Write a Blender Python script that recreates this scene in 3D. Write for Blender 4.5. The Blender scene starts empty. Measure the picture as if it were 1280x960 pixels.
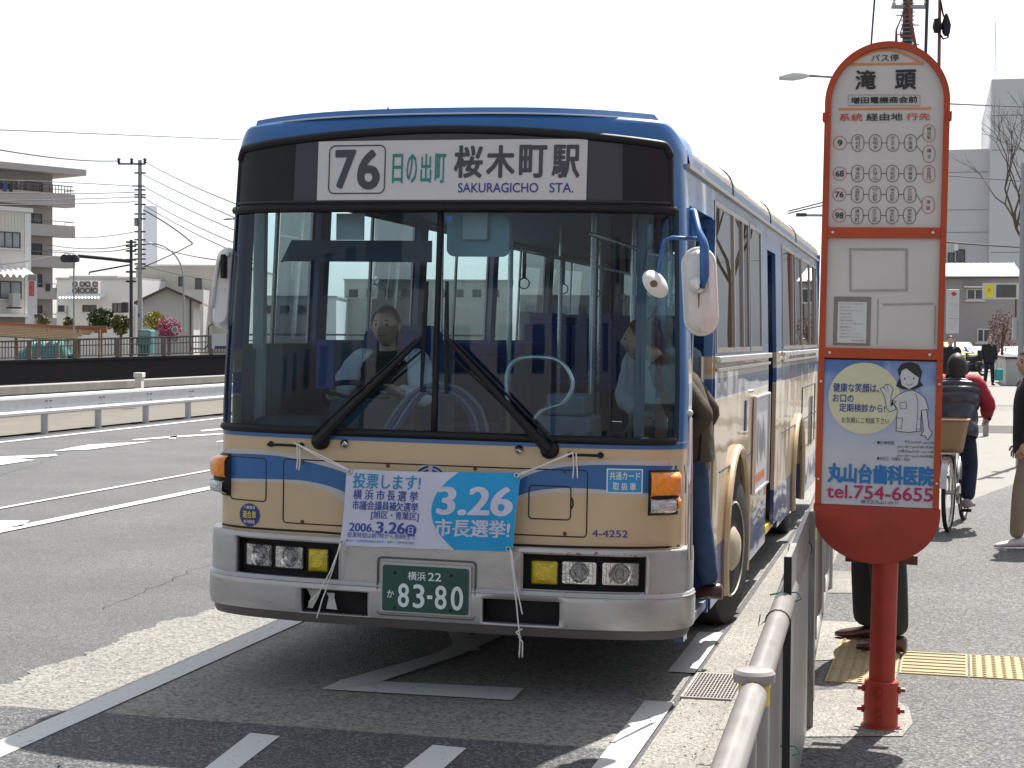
import bpy, bmesh, math, random
from mathutils import Vector, Matrix, noise
random.seed(7)
S = bpy.context.scene
COL = S.collection
R = math.radians
PI = math.pi

# ------------------------------------------------------------------ camera
CAM = Vector((0.0, 0.0, 1.78))
FPX = 2070.0                                   # focal length in pixels of the 1280 px wide photograph
YAW, PITCH, ROLL = R(14.1), R(1.58), 0.006
_f = Vector((-math.sin(YAW)*math.cos(PITCH), math.cos(YAW)*math.cos(PITCH), -math.sin(PITCH)))
_r0 = Vector((math.cos(YAW), math.sin(YAW), 0.0))
_u0 = _r0.cross(_f)
_r = _r0*math.cos(ROLL) + _u0*math.sin(ROLL)
_u = _u0*math.cos(ROLL) - _r0*math.sin(ROLL)
cd = bpy.data.cameras.new('camera')
cam = bpy.data.objects.new('camera', cd); COL.objects.link(cam)
M = Matrix((( _r.x, _u.x, -_f.x, CAM.x), (_r.y, _u.y, -_f.y, CAM.y), (_r.z, _u.z, -_f.z, CAM.z), (0, 0, 0, 1)))
cam.matrix_world = M
cd.sensor_width = 36.0; cd.lens = FPX/1280*36.0
cd.clip_start = 0.05; cd.clip_end = 9000
S.camera = cam

# ------------------------------------------------------------------ light
SUN_DIR = Vector((0.25, 1.0, 1.70)).normalized()      # towards the sun
w = bpy.data.worlds.new('World'); S.world = w; w.use_nodes = True
nt = w.node_tree; nt.nodes.clear()
wo = nt.nodes.new('ShaderNodeOutputWorld'); bg = nt.nodes.new('ShaderNodeBackground')
sky = nt.nodes.new('ShaderNodeTexSky'); sky.sky_type = 'NISHITA'; sky.sun_disc = False
sky.sun_elevation = math.asin(SUN_DIR.z); sky.sun_rotation = math.atan2(SUN_DIR.x, SUN_DIR.y)
sky.air_density = 1.0; sky.dust_density = 1.5; sky.ozone_density = 1.0; sky.altitude = 0
hs = nt.nodes.new('ShaderNodeHueSaturation'); hs.inputs['Saturation'].default_value = 0.38
nt.links.new(sky.outputs[0], hs.inputs['Color']); nt.links.new(hs.outputs[0], bg.inputs['Color'])
nt.links.new(bg.outputs[0], wo.inputs['Surface'])
bg.inputs['Strength'].default_value = 0.105
sl = bpy.data.lights.new('sun', 'SUN'); sl.energy = 4.9; sl.angle = R(0.6); sl.color = (1.0, 0.96, 0.90)
so = bpy.data.objects.new('sun', sl); COL.objects.link(so)
so.rotation_euler = SUN_DIR.to_track_quat('Z', 'Y').to_euler(); so.location = (0, 0, 30)
S.view_settings.view_transform = 'Standard'; S.view_settings.look = 'None'
S.view_settings.gamma = 1.0; S.view_settings.exposure = 1.0
S.render.engine = 'CYCLES'
S.cycles.max_bounces = 8; S.cycles.transparent_max_bounces = 24; S.cycles.glossy_bounces = 3; S.cycles.diffuse_bounces = 3
S.cycles.caustics_reflective = False; S.cycles.caustics_refractive = False

# ------------------------------------------------------------------ measuring the photograph: pixel -> point of the real place
def ray(px, py): return _f + _r*((px-640.0)/FPX) + _u*((480.0-py)/FPX)
def G(px, py, z=0.0):                          # point at height z
    d = ray(px, py); t = (z-CAM.z)/d.z; return CAM + d*t
def D(px, py, Z): return CAM + ray(px, py)*Z   # point at depth Z
def onY(px, py, y): d = ray(px, py); return CAM + d*((y-CAM.y)/d.y)
def onX(px, py, x): d = ray(px, py); return CAM + d*((x-CAM.x)/d.x)
def HZ(px): return 422.9 + 0.006*(px-640)      # horizon row

# ------------------------------------------------------------------ objects
def link(name, data, parent=None):
    o = bpy.data.objects.new(name, data); COL.objects.link(o)
    if parent is not None: o.parent = parent
    return o
def tag(o, label=None, cat=None, group=None, kind=None):
    if label: o['label'] = label
    if cat: o['category'] = cat
    if group: o['group'] = group
    if kind: o['kind'] = kind
    return o
def empty(name, loc, rz=0.0, label=None, cat=None, group=None):
    o = link(name, None); o.location = loc; o.rotation_euler = (0, 0, rz); o.empty_display_size = 0.2
    return tag(o, label, cat, group)
def kids(o): return [c for c in bpy.data.objects if c.parent == o]
def copy_tree(o, loc=None, rz=None, label=None):
    def rec(a, p):
        c = a.copy(); COL.objects.link(c); c.parent = p
        for ch in list(a.children): rec(ch, c)
        return c
    c = rec(o, None)
    if loc is not None: c.location = loc
    if rz is not None: c.rotation_euler = (0, 0, rz)
    if label: c['label'] = label
    return c

class MB:
    def __init__(s): s.v = []; s.f = []; s.m = []
    def add(s, vs, fs, mi=0):
        n = len(s.v); s.v += [tuple(p) for p in vs]; s.f += [tuple(i+n for i in f) for f in fs]; s.m += [mi]*len(fs); return s
    def box(s, x0, x1, y0, y1, z0, z1, mi=0, rot=None, c=None):
        vs = [(x, y, z) for z in (z0, z1) for y in (y0, y1) for x in (x0, x1)]
        if rot is not None:
            c = Vector(c if c is not None else ((x0+x1)/2, (y0+y1)/2, (z0+z1)/2))
            vs = [tuple(rot @ (Vector(p)-c) + c) for p in vs]
        return s.add(vs, [(0,2,3,1), (4,5,7,6), (0,1,5,4), (2,6,7,3), (0,4,6,2), (1,3,7,5)], mi)
    def quad(s, a, b, c, d, mi=0): return s.add([a, b, c, d], [(0, 1, 2, 3)], mi)
    def tube(s, pts, r, n=8, mi=0, cap=True, closed=False):
        P = [Vector(p) for p in pts]; rs = r if isinstance(r, (list, tuple)) else [r]*len(P)
        m = len(P); vs = []; prev = None
        for i in range(m):
            if closed: t = P[(i+1) % m]-P[i-1]
            else: t = P[min(i+1, m-1)]-P[max(i-1, 0)]
            t.normalize()
            if prev is None:
                a = Vector((0, 0, 1)) if abs(t.z) < 0.9 else Vector((1, 0, 0)); u = t.cross(a).normalized()
            else:
                u = (prev - t*prev.dot(t)); u = u.normalized() if u.length > 1e-6 else t.orthogonal().normalized()
            prev = u; v = t.cross(u)
            vs += [P[i] + (u*math.cos(2*PI*k/n) + v*math.sin(2*PI*k/n))*rs[i] for k in range(n)]
        fs = []
        for i in range(m if closed else m-1):
            j = (i+1) % m
            fs += [(i*n+k, i*n+(k+1) % n, j*n+(k+1) % n, j*n+k) for k in range(n)]
        if cap and not closed: fs += [tuple(range(n-1, -1, -1)), tuple((m-1)*n+k for k in range(n))]
        return s.add(vs, fs, mi)
    def cyl(s, a, b, r, n=16, mi=0): return s.tube([a, b], r, n, mi)
    def lathe(s, prof, c=(0, 0, 0), axis='z', n=20, mi=0):
        vs = []; fs = []
        for (r, h) in prof:
            for k in range(n):
                a = 2*PI*k/n; p = (r*math.cos(a), r*math.sin(a), h)
                if axis == 'y': p = (p[0], p[2], p[1])
                if axis == 'x': p = (p[2], p[0], p[1])
                vs.append((p[0]+c[0], p[1]+c[1], p[2]+c[2]))
        m = len(prof)
        for i in range(m-1):
            for k in range(n):
                q = (i*n+k, i*n+(k+1) % n, (i+1)*n+(k+1) % n, (i+1)*n+k)
                fs.append(q if axis != 'y' else q[::-1])
        fs.append(tuple(range(n))[::-1]); fs.append(tuple((m-1)*n+k for k in range(n)))
        return s.add(vs, fs, mi)
    def grid(s, fn, nu, nv, mi=0, flip=False):
        vs = [fn(i/nu, j/nv) for j in range(nv+1) for i in range(nu+1)]
        fs = []
        for j in range(nv):
            for i in range(nu):
                a = j*(nu+1)+i; q = (a, a+1, a+nu+2, a+nu+1); fs.append(q[::-1] if flip else q)
        return s.add(vs, fs, mi)
    def poly(s, pts, mp, th=None, mi=0):
        """flat outline (2D list) through mp(x, z, off); th: extruded by that much"""
        n = len(pts); a = [mp(x, z, 0.0) for x, z in pts]
        if th is None: return s.add(a, [tuple(range(n))], mi)
        b = [mp(x, z, th) for x, z in pts]
        return s.add(a+b, [tuple(range(n))[::-1], tuple(range(n, 2*n))] + [(i, (i+1) % n, (i+1) % n+n, i+n) for i in range(n)], mi)
    def build(s, name, mats, parent=None, smooth=False, bevel=None, tri=False):
        me = bpy.data.meshes.new(name); me.from_pydata(s.v, [], s.f)
        for m in (mats if isinstance(mats, (list, tuple)) else [mats]): me.materials.append(m)
        me.polygons.foreach_set('material_index', s.m)
        bm = bmesh.new(); bm.from_mesh(me)
        if tri: bmesh.ops.triangulate(bm, faces=[f for f in bm.faces if len(f.verts) > 4])
        bmesh.ops.recalc_face_normals(bm, faces=bm.faces); bm.to_mesh(me); bm.free()
        if smooth:
            me.polygons.foreach_set('use_smooth', [True]*len(me.polygons))
            if smooth != 'all': me.set_sharp_from_angle(angle=R(38))
        o = link(name, me, parent)
        if bevel:
            b = o.modifiers.new('bevel', 'BEVEL'); b.width = bevel; b.segments = 2; b.limit_method = 'ANGLE'; b.angle_limit = R(40)
            b.harden_normals = False
        return o

def rr(x0, x1, z0, z1, r, n=5):               # rounded rectangle outline
    pts = []
    for cx, cz, a0 in ((x1-r, z0+r, -90), (x1-r, z1-r, 0), (x0+r, z1-r, 90), (x0+r, z0+r, 180)):
        for k in range(n+1):
            a = R(a0+90*k/n); pts.append((cx+r*math.cos(a), cz+r*math.sin(a)))
    return pts
def ell(cx, cz, rx, rz, n=28, a0=0, a1=360):
    m = n if a1-a0 >= 360 else n+1
    return [(cx+rx*math.cos(R(a0+(a1-a0)*k/n)), cz+rz*math.sin(R(a0+(a1-a0)*k/n))) for k in range(m)]
def smooth(pts, n=6, closed=False):
    P_ = [Vector(p) for p in pts]; m = len(P_); out = []
    for i in range(m if closed else m-1):
        p0, p1, p2, p3 = (P_[(i-1) % m], P_[i], P_[(i+1) % m], P_[(i+2) % m]) if closed else (P_[max(i-1, 0)], P_[i], P_[i+1], P_[min(i+2, m-1)])
        for k in range(n): t = k/n; out.append(0.5*((2*p1)+(p2-p0)*t+(2*p0-5*p1+4*p2-p3)*t*t+(3*p1-p0-3*p2+p3)*t**3))
    if not closed: out.append(P_[-1])
    return out
def arc_pts(c, r, a0, a1, n, plane='xz', y=0):
    return [(c[0]+r*math.cos(R(a0+(a1-a0)*k/n)), y, c[1]+r*math.sin(R(a0+(a1-a0)*k/n))) for k in range(n+1)]

# ------------------------------------------------------------------ materials (all procedural)
def newmat(name):
    m = bpy.data.materials.new(name); m.use_nodes = True
    n = m.node_tree; b = n.nodes['Principled BSDF']; return m, n, b
def N(n, t, **kw):
    x = n.nodes.new('ShaderNode'+t)
    for k, v in kw.items(): setattr(x, k, v)
    return x
def mat(name, col, rough=0.6, metal=0.0, var=0.08, scale=8.0, bump=0.0, bscale=60.0, coat=0.0, dirt=0.0, dirtcol=(0.12, 0.10, 0.08), spec=0.5, stretch=None):
    m, n, b = newmat(name)
    tc = N(n, 'TexCoord'); src = tc.outputs['Object']
    if stretch:
        mp = N(n, 'Mapping'); mp.inputs['Scale'].default_value = stretch; n.links.new(src, mp.inputs[0]); src = mp.outputs[0]
    nz = N(n, 'TexNoise'); nz.inputs['Scale'].default_value = scale; nz.inputs['Detail'].default_value = 5; nz.inputs['Roughness'].default_value = 0.6
    n.links.new(src, nz.inputs['Vector'])
    mr = N(n, 'MapRange'); mr.inputs[1].default_value = 0.25; mr.inputs[2].default_value = 0.75
    mr.inputs[3].default_value = 1-var; mr.inputs[4].default_value = 1+var; n.links.new(nz.outputs[0], mr.inputs[0])
    vm = N(n, 'VectorMath', operation='SCALE'); vm.inputs[0].default_value = col[:3]; n.links.new(mr.outputs[0], vm.inputs['Scale'])
    out = vm.outputs[0]
    if dirt > 0:
        d2 = N(n, 'TexNoise'); d2.inputs['Scale'].default_value = scale*0.45; d2.inputs['Detail'].default_value = 8; d2.inputs['Roughness'].default_value = 0.72
        n.links.new(src, d2.inputs['Vector'])
        m2 = N(n, 'MapRange'); m2.inputs[1].default_value = 0.5; m2.inputs[2].default_value = 0.75; m2.inputs[3].default_value = 0; m2.inputs[4].default_value = dirt
        n.links.new(d2.outputs[0], m2.inputs[0])
        mx = N(n, 'MixRGB'); n.links.new(m2.outputs[0], mx.inputs[0]); n.links.new(out, mx.inputs[1]); mx.inputs[2].default_value = (*dirtcol, 1)
        out = mx.outputs[0]
    n.links.new(out, b.inputs['Base Color'])
    b.inputs['Metallic'].default_value = metal; b.inputs['Coat Weight'].default_value = coat; b.inputs['Coat Roughness'].default_value = 0.08
    b.inputs['Specular IOR Level'].default_value = spec
    r2 = N(n, 'MapRange'); r2.inputs[1].default_value = 0.3; r2.inputs[2].default_value = 0.7
    r2.inputs[3].default_value = max(0.02, rough-0.07); r2.inputs[4].default_value = min(1, rough+0.07)
    n.links.new(nz.outputs[0], r2.inputs[0]); n.links.new(r2.outputs[0], b.inputs['Roughness'])
    if bump > 0:
        bn = N(n, 'TexNoise'); bn.inputs['Scale'].default_value = bscale; bn.inputs['Detail'].default_value = 4; n.links.new(src, bn.inputs['Vector'])
        bp = N(n, 'Bump'); bp.inputs['Strength'].default_value = bump; bp.inputs['Distance'].default_value = 0.01
        n.links.new(bn.outputs[0], bp.inputs['Height']); n.links.new(bp.outputs[0], b.inputs['Normal'])
    return m
def glass(name, tint=(0.75, 0.85, 0.85), refl=1.0, rough=0.0, ior=1.5):
    m = bpy.data.materials.new(name); m.use_nodes = True; n = m.node_tree; n.nodes.clear()
    o = N(n, 'OutputMaterial'); mx = N(n, 'MixShader'); tr = N(n, 'BsdfTransparent'); gl = N(n, 'BsdfGlossy'); fr = N(n, 'Fresnel')
    tr.inputs[0].default_value = (*tint, 1); gl.inputs['Roughness'].default_value = rough; fr.inputs[0].default_value = ior
    ml = N(n, 'Math', operation='MULTIPLY'); ml.inputs[1].default_value = refl; ml.use_clamp = True
    n.links.new(fr.outputs[0], ml.inputs[0]); n.links.new(ml.outputs[0], mx.inputs[0])
    n.links.new(tr.outputs[0], mx.inputs[1]); n.links.new(gl.outputs[0], mx.inputs[2]); n.links.new(mx.outputs[0], o.inputs[0])
    return m

MT = {}
def mm(k, *a, **kw): MT[k] = mat(k, *a, **kw)
mm('mask_grey', (0.050, 0.048, 0.062), 0.4, spec=0.35)
mm('bus_blue', (0.018, 0.115, 0.33), 0.36, coat=0.2, var=0.06, scale=3, dirt=0.10)
mm('bus_deep_blue', (0.018, 0.05, 0.22), 0.30, coat=0.5, var=0.06, scale=3)
mm('bus_beige', (0.56, 0.415, 0.25), 0.36, coat=0.4, var=0.07, scale=3, dirt=0.24, dirtcol=(0.3, 0.22, 0.14))
mm('bus_white_stripe', (0.50, 0.48, 0.46), 0.4, var=0.04)
mm('bumper_silver', (0.43, 0.425, 0.42), 0.33, metal=0.5, var=0.07, scale=4, dirt=0.45, dirtcol=(0.22, 0.20, 0.18), stretch=(1.6, 1, 5))
mm('bumper_lip', (0.12, 0.11, 0.105), 0.55, metal=0.2, var=0.12, scale=6, dirt=0.4)
mm('black_rubber', (0.009, 0.009, 0.011), 0.5, var=0.1, spec=0.3)
mm('black_matte', (0.008, 0.008, 0.009), 0.75, var=0.1)
mm('dark_grey', (0.030, 0.030, 0.040), 0.35, var=0.1, spec=0.35)
mm('grey_plastic', (0.16, 0.17, 0.18), 0.5, var=0.1)
mm('seam', (0.02, 0.015, 0.012), 0.7)
mm('chrome', (0.62, 0.62, 0.63), 0.14, metal=1.0, var=0.03)
mm('aluminium', (0.60, 0.58, 0.56), 0.32, metal=0.85, var=0.08, scale=5)
mm('window_frame', (0.30, 0.28, 0.26), 0.4, metal=0.6, var=0.1)
mm('mirror_white', (0.74, 0.73, 0.71), 0.4, var=0.03, dirt=0.30, dirtcol=(0.36, 0.20, 0.08), scale=14)
mm('rust', (0.22, 0.11, 0.05), 0.8, var=0.3, scale=40)
mm('tyre', (0.018, 0.017, 0.017), 0.85, bump=0.3)
mm('hub_beige', (0.50, 0.42, 0.30), 0.5, dirt=0.4)
mm('amber', (0.90, 0.27, 0.004), 0.18, coat=0.6, var=0.25, scale=55, bump=0.5, bscale=130)
mm('fog_yellow', (0.62, 0.47, 0.015), 0.22, coat=0.6, var=0.3, scale=40, bump=0.6, bscale=90)
mm('lamp_clear', (0.50, 0.50, 0.50), 0.12, metal=0.75, var=0.3, scale=22, bump=0.8, bscale=45, stretch=(1, 1, 3))
mm('reflector', (0.75, 0.75, 0.75), 0.12, metal=1.0, var=0.1, bump=0.3, bscale=50)
mm('sign_white', (0.60, 0.58, 0.58), 0.55, var=0.04, scale=3)
mm('ink_grey', (0.060, 0.058, 0.075), 0.6)
mm('ink_black', (0.018, 0.018, 0.02), 0.6)
mm('ink_teal', (0.025, 0.22, 0.19), 0.6)
mm('ink_navy', (0.035, 0.05, 0.26), 0.6)
mm('ink_red', (0.50, 0.045, 0.035), 0.6)
mm('ink_magenta', (0.42, 0.015, 0.10), 0.6)
mm('ink_blue', (0.015, 0.16, 0.42), 0.6)
mm('ink_orange', (0.70, 0.22, 0.04), 0.6)
mm('ink_soft', (0.25, 0.24, 0.26), 0.6)
mm('plate_green', (0.008, 0.065, 0.048), 0.4, var=0.1)
mm('plate_white', (0.72, 0.78, 0.80), 0.5)
mm('banner_white', (0.60, 0.61, 0.74), 0.7, var=0.03, bump=0.15, bscale=90)
mm('banner_blue', (0.012, 0.33, 0.66), 0.65, var=0.05, bump=0.15, bscale=90)
mm('banner_ink_blue', (0.02, 0.27, 0.52), 0.65)
mm('banner_ink_navy', (0.04, 0.075, 0.33), 0.65)
mm('rope_white', (0.72, 0.71, 0.68), 0.8)
mm('sticker_blue', (0.03, 0.27, 0.55), 0.45)
mm('sticker_navy', (0.02, 0.035, 0.16), 0.45)
mm('sticker_yellow', (0.70, 0.55, 0.04), 0.45)
mm('cabin_dark', (0.035, 0.05, 0.075), 0.7, var=0.2)
mm('cabin_grey', (0.17, 0.20, 0.25), 0.6, var=0.15)
mm('cabin_light', (0.50, 0.52, 0.52), 0.55, var=0.1)
mm('cabin_teal', (0.26, 0.38, 0.40), 0.5, var=0.2)
mm('seat_blue', (0.02, 0.06, 0.22), 0.85, var=0.2, scale=30)
mm('handle_pipe', (0.55, 0.60, 0.62), 0.25, metal=0.7)
mm('skin', (0.50, 0.31, 0.22), 0.5, var=0.06, scale=12)
mm('hair', (0.015, 0.012, 0.010), 0.55, var=0.3, scale=80, stretch=(1, 1, 0.2))
mm('shirt_white', (0.62, 0.66, 0.72), 0.8, var=0.06, bump=0.4, bscale=18)
mm('jacket_brown', (0.055, 0.040, 0.024), 0.75, var=0.25, scale=6, bump=0.7, bscale=14)
mm('jeans', (0.035, 0.075, 0.16), 0.85, var=0.3, scale=12, bump=0.6, bscale=20)
mm('jeans_dark', (0.012, 0.022, 0.050), 0.85, var=0.3, scale=12, bump=0.5, bscale=20)
mm('cloth_black', (0.012, 0.012, 0.015), 0.85, var=0.3, scale=9, bump=0.5, bscale=20)
mm('cloth_dark', (0.020, 0.022, 0.03), 0.8, var=0.2, bump=0.4, bscale=16)
mm('cloth_red', (0.32, 0.010, 0.022), 0.75, var=0.15, bump=0.5, bscale=16)
mm('cloth_khaki', (0.28, 0.21, 0.15), 0.85, var=0.15, bump=0.4, bscale=20)
mm('vest_puffer', (0.030, 0.026, 0.042), 0.38, var=0.2, scale=8, coat=0.3, bump=0.4, bscale=22)
mm('shoe_brown', (0.055, 0.016, 0.012), 0.35, coat=0.3)
mm('shoe_grey', (0.30, 0.26, 0.25), 0.7)
mm('shoe_white', (0.55, 0.50, 0.50), 0.6)
mm('sign_orange', (0.44, 0.062, 0.019), 0.42, var=0.12, scale=7, dirt=0.35, dirtcol=(0.12, 0.02, 0.015), coat=0.0, spec=0.3)
mm('sign_post_red', (0.37, 0.032, 0.013), 0.45, var=0.18, scale=9, dirt=0.5, dirtcol=(0.10, 0.02, 0.018))
mm('board_white', (0.58, 0.545, 0.515), 0.5, var=0.06, scale=4, dirt=0.3, dirtcol=(0.44, 0.40, 0.36))
mm('board_grime', (0.24, 0.20, 0.19), 0.8, var=0.25, scale=40)
mm('paper', (0.62, 0.61, 0.58), 0.8, var=0.04)
mm('ad_white', (0.56, 0.55, 0.57), 0.35, var=0.04)
mm('ad_disc', (0.60, 0.58, 0.38), 0.4, var=0.06, scale=6)
mm('dark_wood', (0.10, 0.045, 0.03), 0.7, var=0.25)
mm('fence_pipe', (0.26, 0.238, 0.222), 0.38, metal=0.15, var=0.07, scale=7, dirt=0.18, dirtcol=(0.2, 0.13, 0.1), coat=0.2)
mm('reflect_yellow', (0.75, 0.50, 0.02), 0.4)
mm('ply_grey', (0.24, 0.23, 0.215), 0.38, var=0.45, scale=5, bump=0.6, bscale=12, stretch=(6, 6, 0.7), dirt=0.55, dirtcol=(0.11, 0.075, 0.05))
mm('wire_green', (0.02, 0.13, 0.10), 0.5)
mm('steel_grate', (0.30, 0.28, 0.26), 0.5, metal=0.5, var=0.2, scale=20)
mm('tactile', (0.31, 0.25, 0.13), 0.75, var=0.16, scale=9, dirt=0.4, dirtcol=(0.26, 0.215, 0.13), bump=0.4, bscale=90)
mm('guard_white', (0.60, 0.60, 0.61), 0.42, var=0.10, dirt=0.35, dirtcol=(0.35, 0.33, 0.3))
mm('guard_post', (0.45, 0.45, 0.45), 0.6, metal=0.2, var=0.12, dirt=0.3)
mm('concrete', (0.26, 0.25, 0.225), 0.85, var=0.2, scale=3, bump=0.5, bscale=30, dirt=0.35, dirtcol=(0.13, 0.12, 0.10))
mm('concrete_pale', (0.215, 0.205, 0.185), 0.9, var=0.12, scale=3, bump=0.5, bscale=80, dirt=0.3, dirtcol=(0.15, 0.14, 0.12))
mm('girder', (0.016, 0.010, 0.010), 0.6, var=0.4, scale=1, dirt=0.5, dirtcol=(0.05, 0.02, 0.015))
mm('rail_brown', (0.17, 0.14, 0.12), 0.6, metal=0.3, var=0.2)
mm('rail_orange', (0.30, 0.09, 0.04), 0.6)
mm('wall_taupe', (0.33, 0.305, 0.295), 0.85, var=0.05, scale=0.5, dirt=0.2, dirtcol=(0.2, 0.18, 0.17))
mm('wall_cream', (0.58, 0.56, 0.51), 0.8, var=0.05, scale=0.7, dirt=0.2, dirtcol=(0.35, 0.33, 0.28))
mm('wall_white', (0.66, 0.655, 0.64), 0.8, var=0.06, scale=0.5, dirt=0.2, dirtcol=(0.38, 0.37, 0.35))
mm('wall_grey', (0.42, 0.415, 0.405), 0.8, var=0.05, scale=0.5, dirt=0.2, dirtcol=(0.24, 0.23, 0.22))
mm('wall_pale', (0.62, 0.62, 0.625), 0.8, var=0.06, scale=0.25, dirt=0.25, dirtcol=(0.36, 0.35, 0.34), stretch=(1, 1, 0.3))
mm('wall_sand', (0.46, 0.44, 0.385), 0.8, var=0.05, scale=0.5, stretch=(6, 6, 0.2))
mm('wall_mauve', (0.31, 0.285, 0.285), 0.85, var=0.08, scale=0.6, dirt=0.25, dirtcol=(0.15, 0.13, 0.13))
mm('tower_haze_pale', (0.80, 0.84, 0.93), 0.5, var=0.02, scale=0.02)  # haze over the far tower is put into this pale bluish colour
mm('roof_white', (0.80, 0.81, 0.83), 0.45, var=0.03)
mm('roof_brown', (0.20, 0.15, 0.12), 0.8, var=0.2)
mm('window_dark', (0.035, 0.045, 0.05), 0.12, var=0.3, scale=1.5, spec=0.8)
mm('window_pale', (0.25, 0.29, 0.30), 0.2, var=0.25, scale=1.5)
mm('frame_dark', (0.06, 0.045, 0.045), 0.6)
mm('frame_white', (0.55, 0.55, 0.55), 0.6)
mm('pole_concrete', (0.36, 0.345, 0.33), 0.85, var=0.08, scale=4)
mm('pole_dark', (0.05, 0.045, 0.05), 0.6, var=0.15)
mm('pole_steel', (0.30, 0.31, 0.32), 0.5, metal=0.4)
mm('pole_redbrown', (0.20, 0.055, 0.04), 0.6)
mm('wire', (0.03, 0.03, 0.035), 0.7)
mm('tarp_teal', (0.04, 0.17, 0.165), 0.6, var=0.25, scale=2, bump=0.6, bscale=5)
mm('cone_orange', (0.50, 0.10, 0.03), 0.6)
mm('lumber', (0.28, 0.21, 0.13), 0.8, var=0.3, scale=3, stretch=(0.3, 6, 6))
mm('lumber_red', (0.26, 0.11, 0.055), 0.8, var=0.2)
mm('bark', (0.10, 0.075, 0.055), 0.9, var=0.3, bump=0.6, bscale=20)
mm('leaf_dark', (0.040, 0.060, 0.014), 0.7, var=0.5, scale=2.5)
mm('leaf_olive', (0.10, 0.105, 0.03), 0.7, var=0.45, scale=2.5)
mm('leaf_yellow', (0.30, 0.27, 0.06), 0.7, var=0.35, scale=3)
mm('blossom_pink', (0.32, 0.06, 0.13), 0.7, var=0.35, scale=3)
mm('leaf_russet', (0.16, 0.065, 0.045), 0.8, var=0.4, scale=3)
mm('verge_soil', (0.13, 0.115, 0.095), 0.95, var=0.25, scale=1.5, dirt=0.5, dirtcol=(0.08, 0.065, 0.05))
mm('oil', (0.022, 0.021, 0.020), 0.55, var=0.3)
mm('water', (0.02, 0.03, 0.028), 0.08, var=0.2, scale=0.6, bump=0.3, bscale=2)
mm('taxi_yellow', (0.66, 0.60, 0.16), 0.25, coat=0.8, var=0.03)
mm('car_blue', (0.03, 0.10, 0.36), 0.25, coat=0.8)
mm('car_white', (0.7, 0.7, 0.7), 0.25, coat=0.8)
mm('bag_teal', (0.02, 0.30, 0.30), 0.6)
mm('basket', (0.50, 0.33, 0.17), 0.6, var=0.15, scale=4, stretch=(40, 40, 2), bump=0.8, bscale=30)
mm('sign_yellow', (0.68, 0.58, 0.03), 0.5)
mm('white_cloth', (0.70, 0.70, 0.74), 0.8)
MT['windscreen'] = glass('windscreen', (0.60, 0.79, 0.88), 0.6)
MT['side_glass'] = glass('side_glass', (0.40, 0.44, 0.45), 1.2)
MT['side_glass_clear'] = glass('side_glass_clear', (0.85, 0.90, 0.90), 0.8)
MT['lens'] = glass('lens', (0.9, 0.9, 0.9), 1.3)
MT['car_glass'] = glass('car_glass', (0.25, 0.3, 0.3), 1.3)

def asphalt(name, base, stone, amount, scale, patch=0.12, rough=0.85):
    m, n, b = newmat(name); tc = N(n, 'TexCoord')
    v = N(n, 'TexVoronoi'); v.inputs['Scale'].default_value = scale; n.links.new(tc.outputs['Object'], v.inputs['Vector'])
    sp = N(n, 'SeparateColor'); n.links.new(v.outputs['Color'], sp.inputs[0])
    rp = N(n, 'ValToRGB'); e = rp.color_ramp.elements
    e[0].position = 0; e[0].color = (*[c*0.45 for c in base], 1); e[1].position = 1; e[1].color = (*stone, 1)
    k = rp.color_ramp.elements.new(max(0.02, 1-amount)); k.color = (*base, 1)
    n.links.new(sp.outputs[0], rp.inputs[0])
    nz = N(n, 'TexNoise'); nz.inputs['Scale'].default_value = 0.7; nz.inputs['Detail'].default_value = 7; nz.inputs['Roughness'].default_value = 0.65
    n.links.new(tc.outputs['Object'], nz.inputs['Vector'])
    mr = N(n, 'MapRange'); mr.inputs[1].default_value = 0.3; mr.inputs[2].default_value = 0.7; mr.inputs[3].default_value = 1-patch; mr.inputs[4].default_value = 1+patch
    n.links.new(nz.outputs[0], mr.inputs[0])
    n2 = N(n, 'TexNoise'); n2.inputs['Scale'].default_value = 22; n2.inputs['Detail'].default_value = 5; n.links.new(tc.outputs['Object'], n2.inputs['Vector'])
    m2 = N(n, 'MapRange'); m2.inputs[1].default_value = 0.3; m2.inputs[2].default_value = 0.7; m2.inputs[3].default_value = 0.88; m2.inputs[4].default_value = 1.12
    n.links.new(n2.outputs[0], m2.inputs[0]); ml = N(n, 'Math', operation='MULTIPLY'); n.links.new(mr.outputs[0], ml.inputs[0]); n.links.new(m2.outputs[0], ml.inputs[1])
    sc = N(n, 'VectorMath', operation='SCALE'); n.links.new(rp.outputs[0], sc.inputs[0]); n.links.new(ml.outputs[0], sc.inputs['Scale'])
    n.links.new(sc.outputs[0], b.inputs['Base Color']); b.inputs['Roughness'].default_value = rough
    bp = N(n, 'Bump'); bp.inputs['Strength'].default_value = 0.55; bp.inputs['Distance'].default_value = 0.006
    n.links.new(v.outputs['Distance'], bp.inputs['Height']); n.links.new(bp.outputs[0], b.inputs['Normal'])
    MT[name] = m
asphalt('asphalt', (0.086, 0.086, 0.088), (0.125, 0.125, 0.124), 0.35, 120, 0.2)
asphalt('concrete_rough', (0.24, 0.226, 0.20), (0.32, 0.30, 0.265), 0.45, 130, 0.26)
mm('kerb_shade', (0.08, 0.075, 0.07), 0.9)  # pavement step: shade on its face put into a darker colour
asphalt('asphalt_new', (0.062, 0.063, 0.066), (0.17, 0.17, 0.17), 0.40, 100, 0.2)
asphalt('asphalt_worn', (0.18, 0.174, 0.156), (0.26, 0.252, 0.226), 0.6, 70, 0.12)
asphalt('asphalt_walk', (0.088, 0.085, 0.083), (0.18, 0.175, 0.17), 0.42, 90, 0.16)
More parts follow.
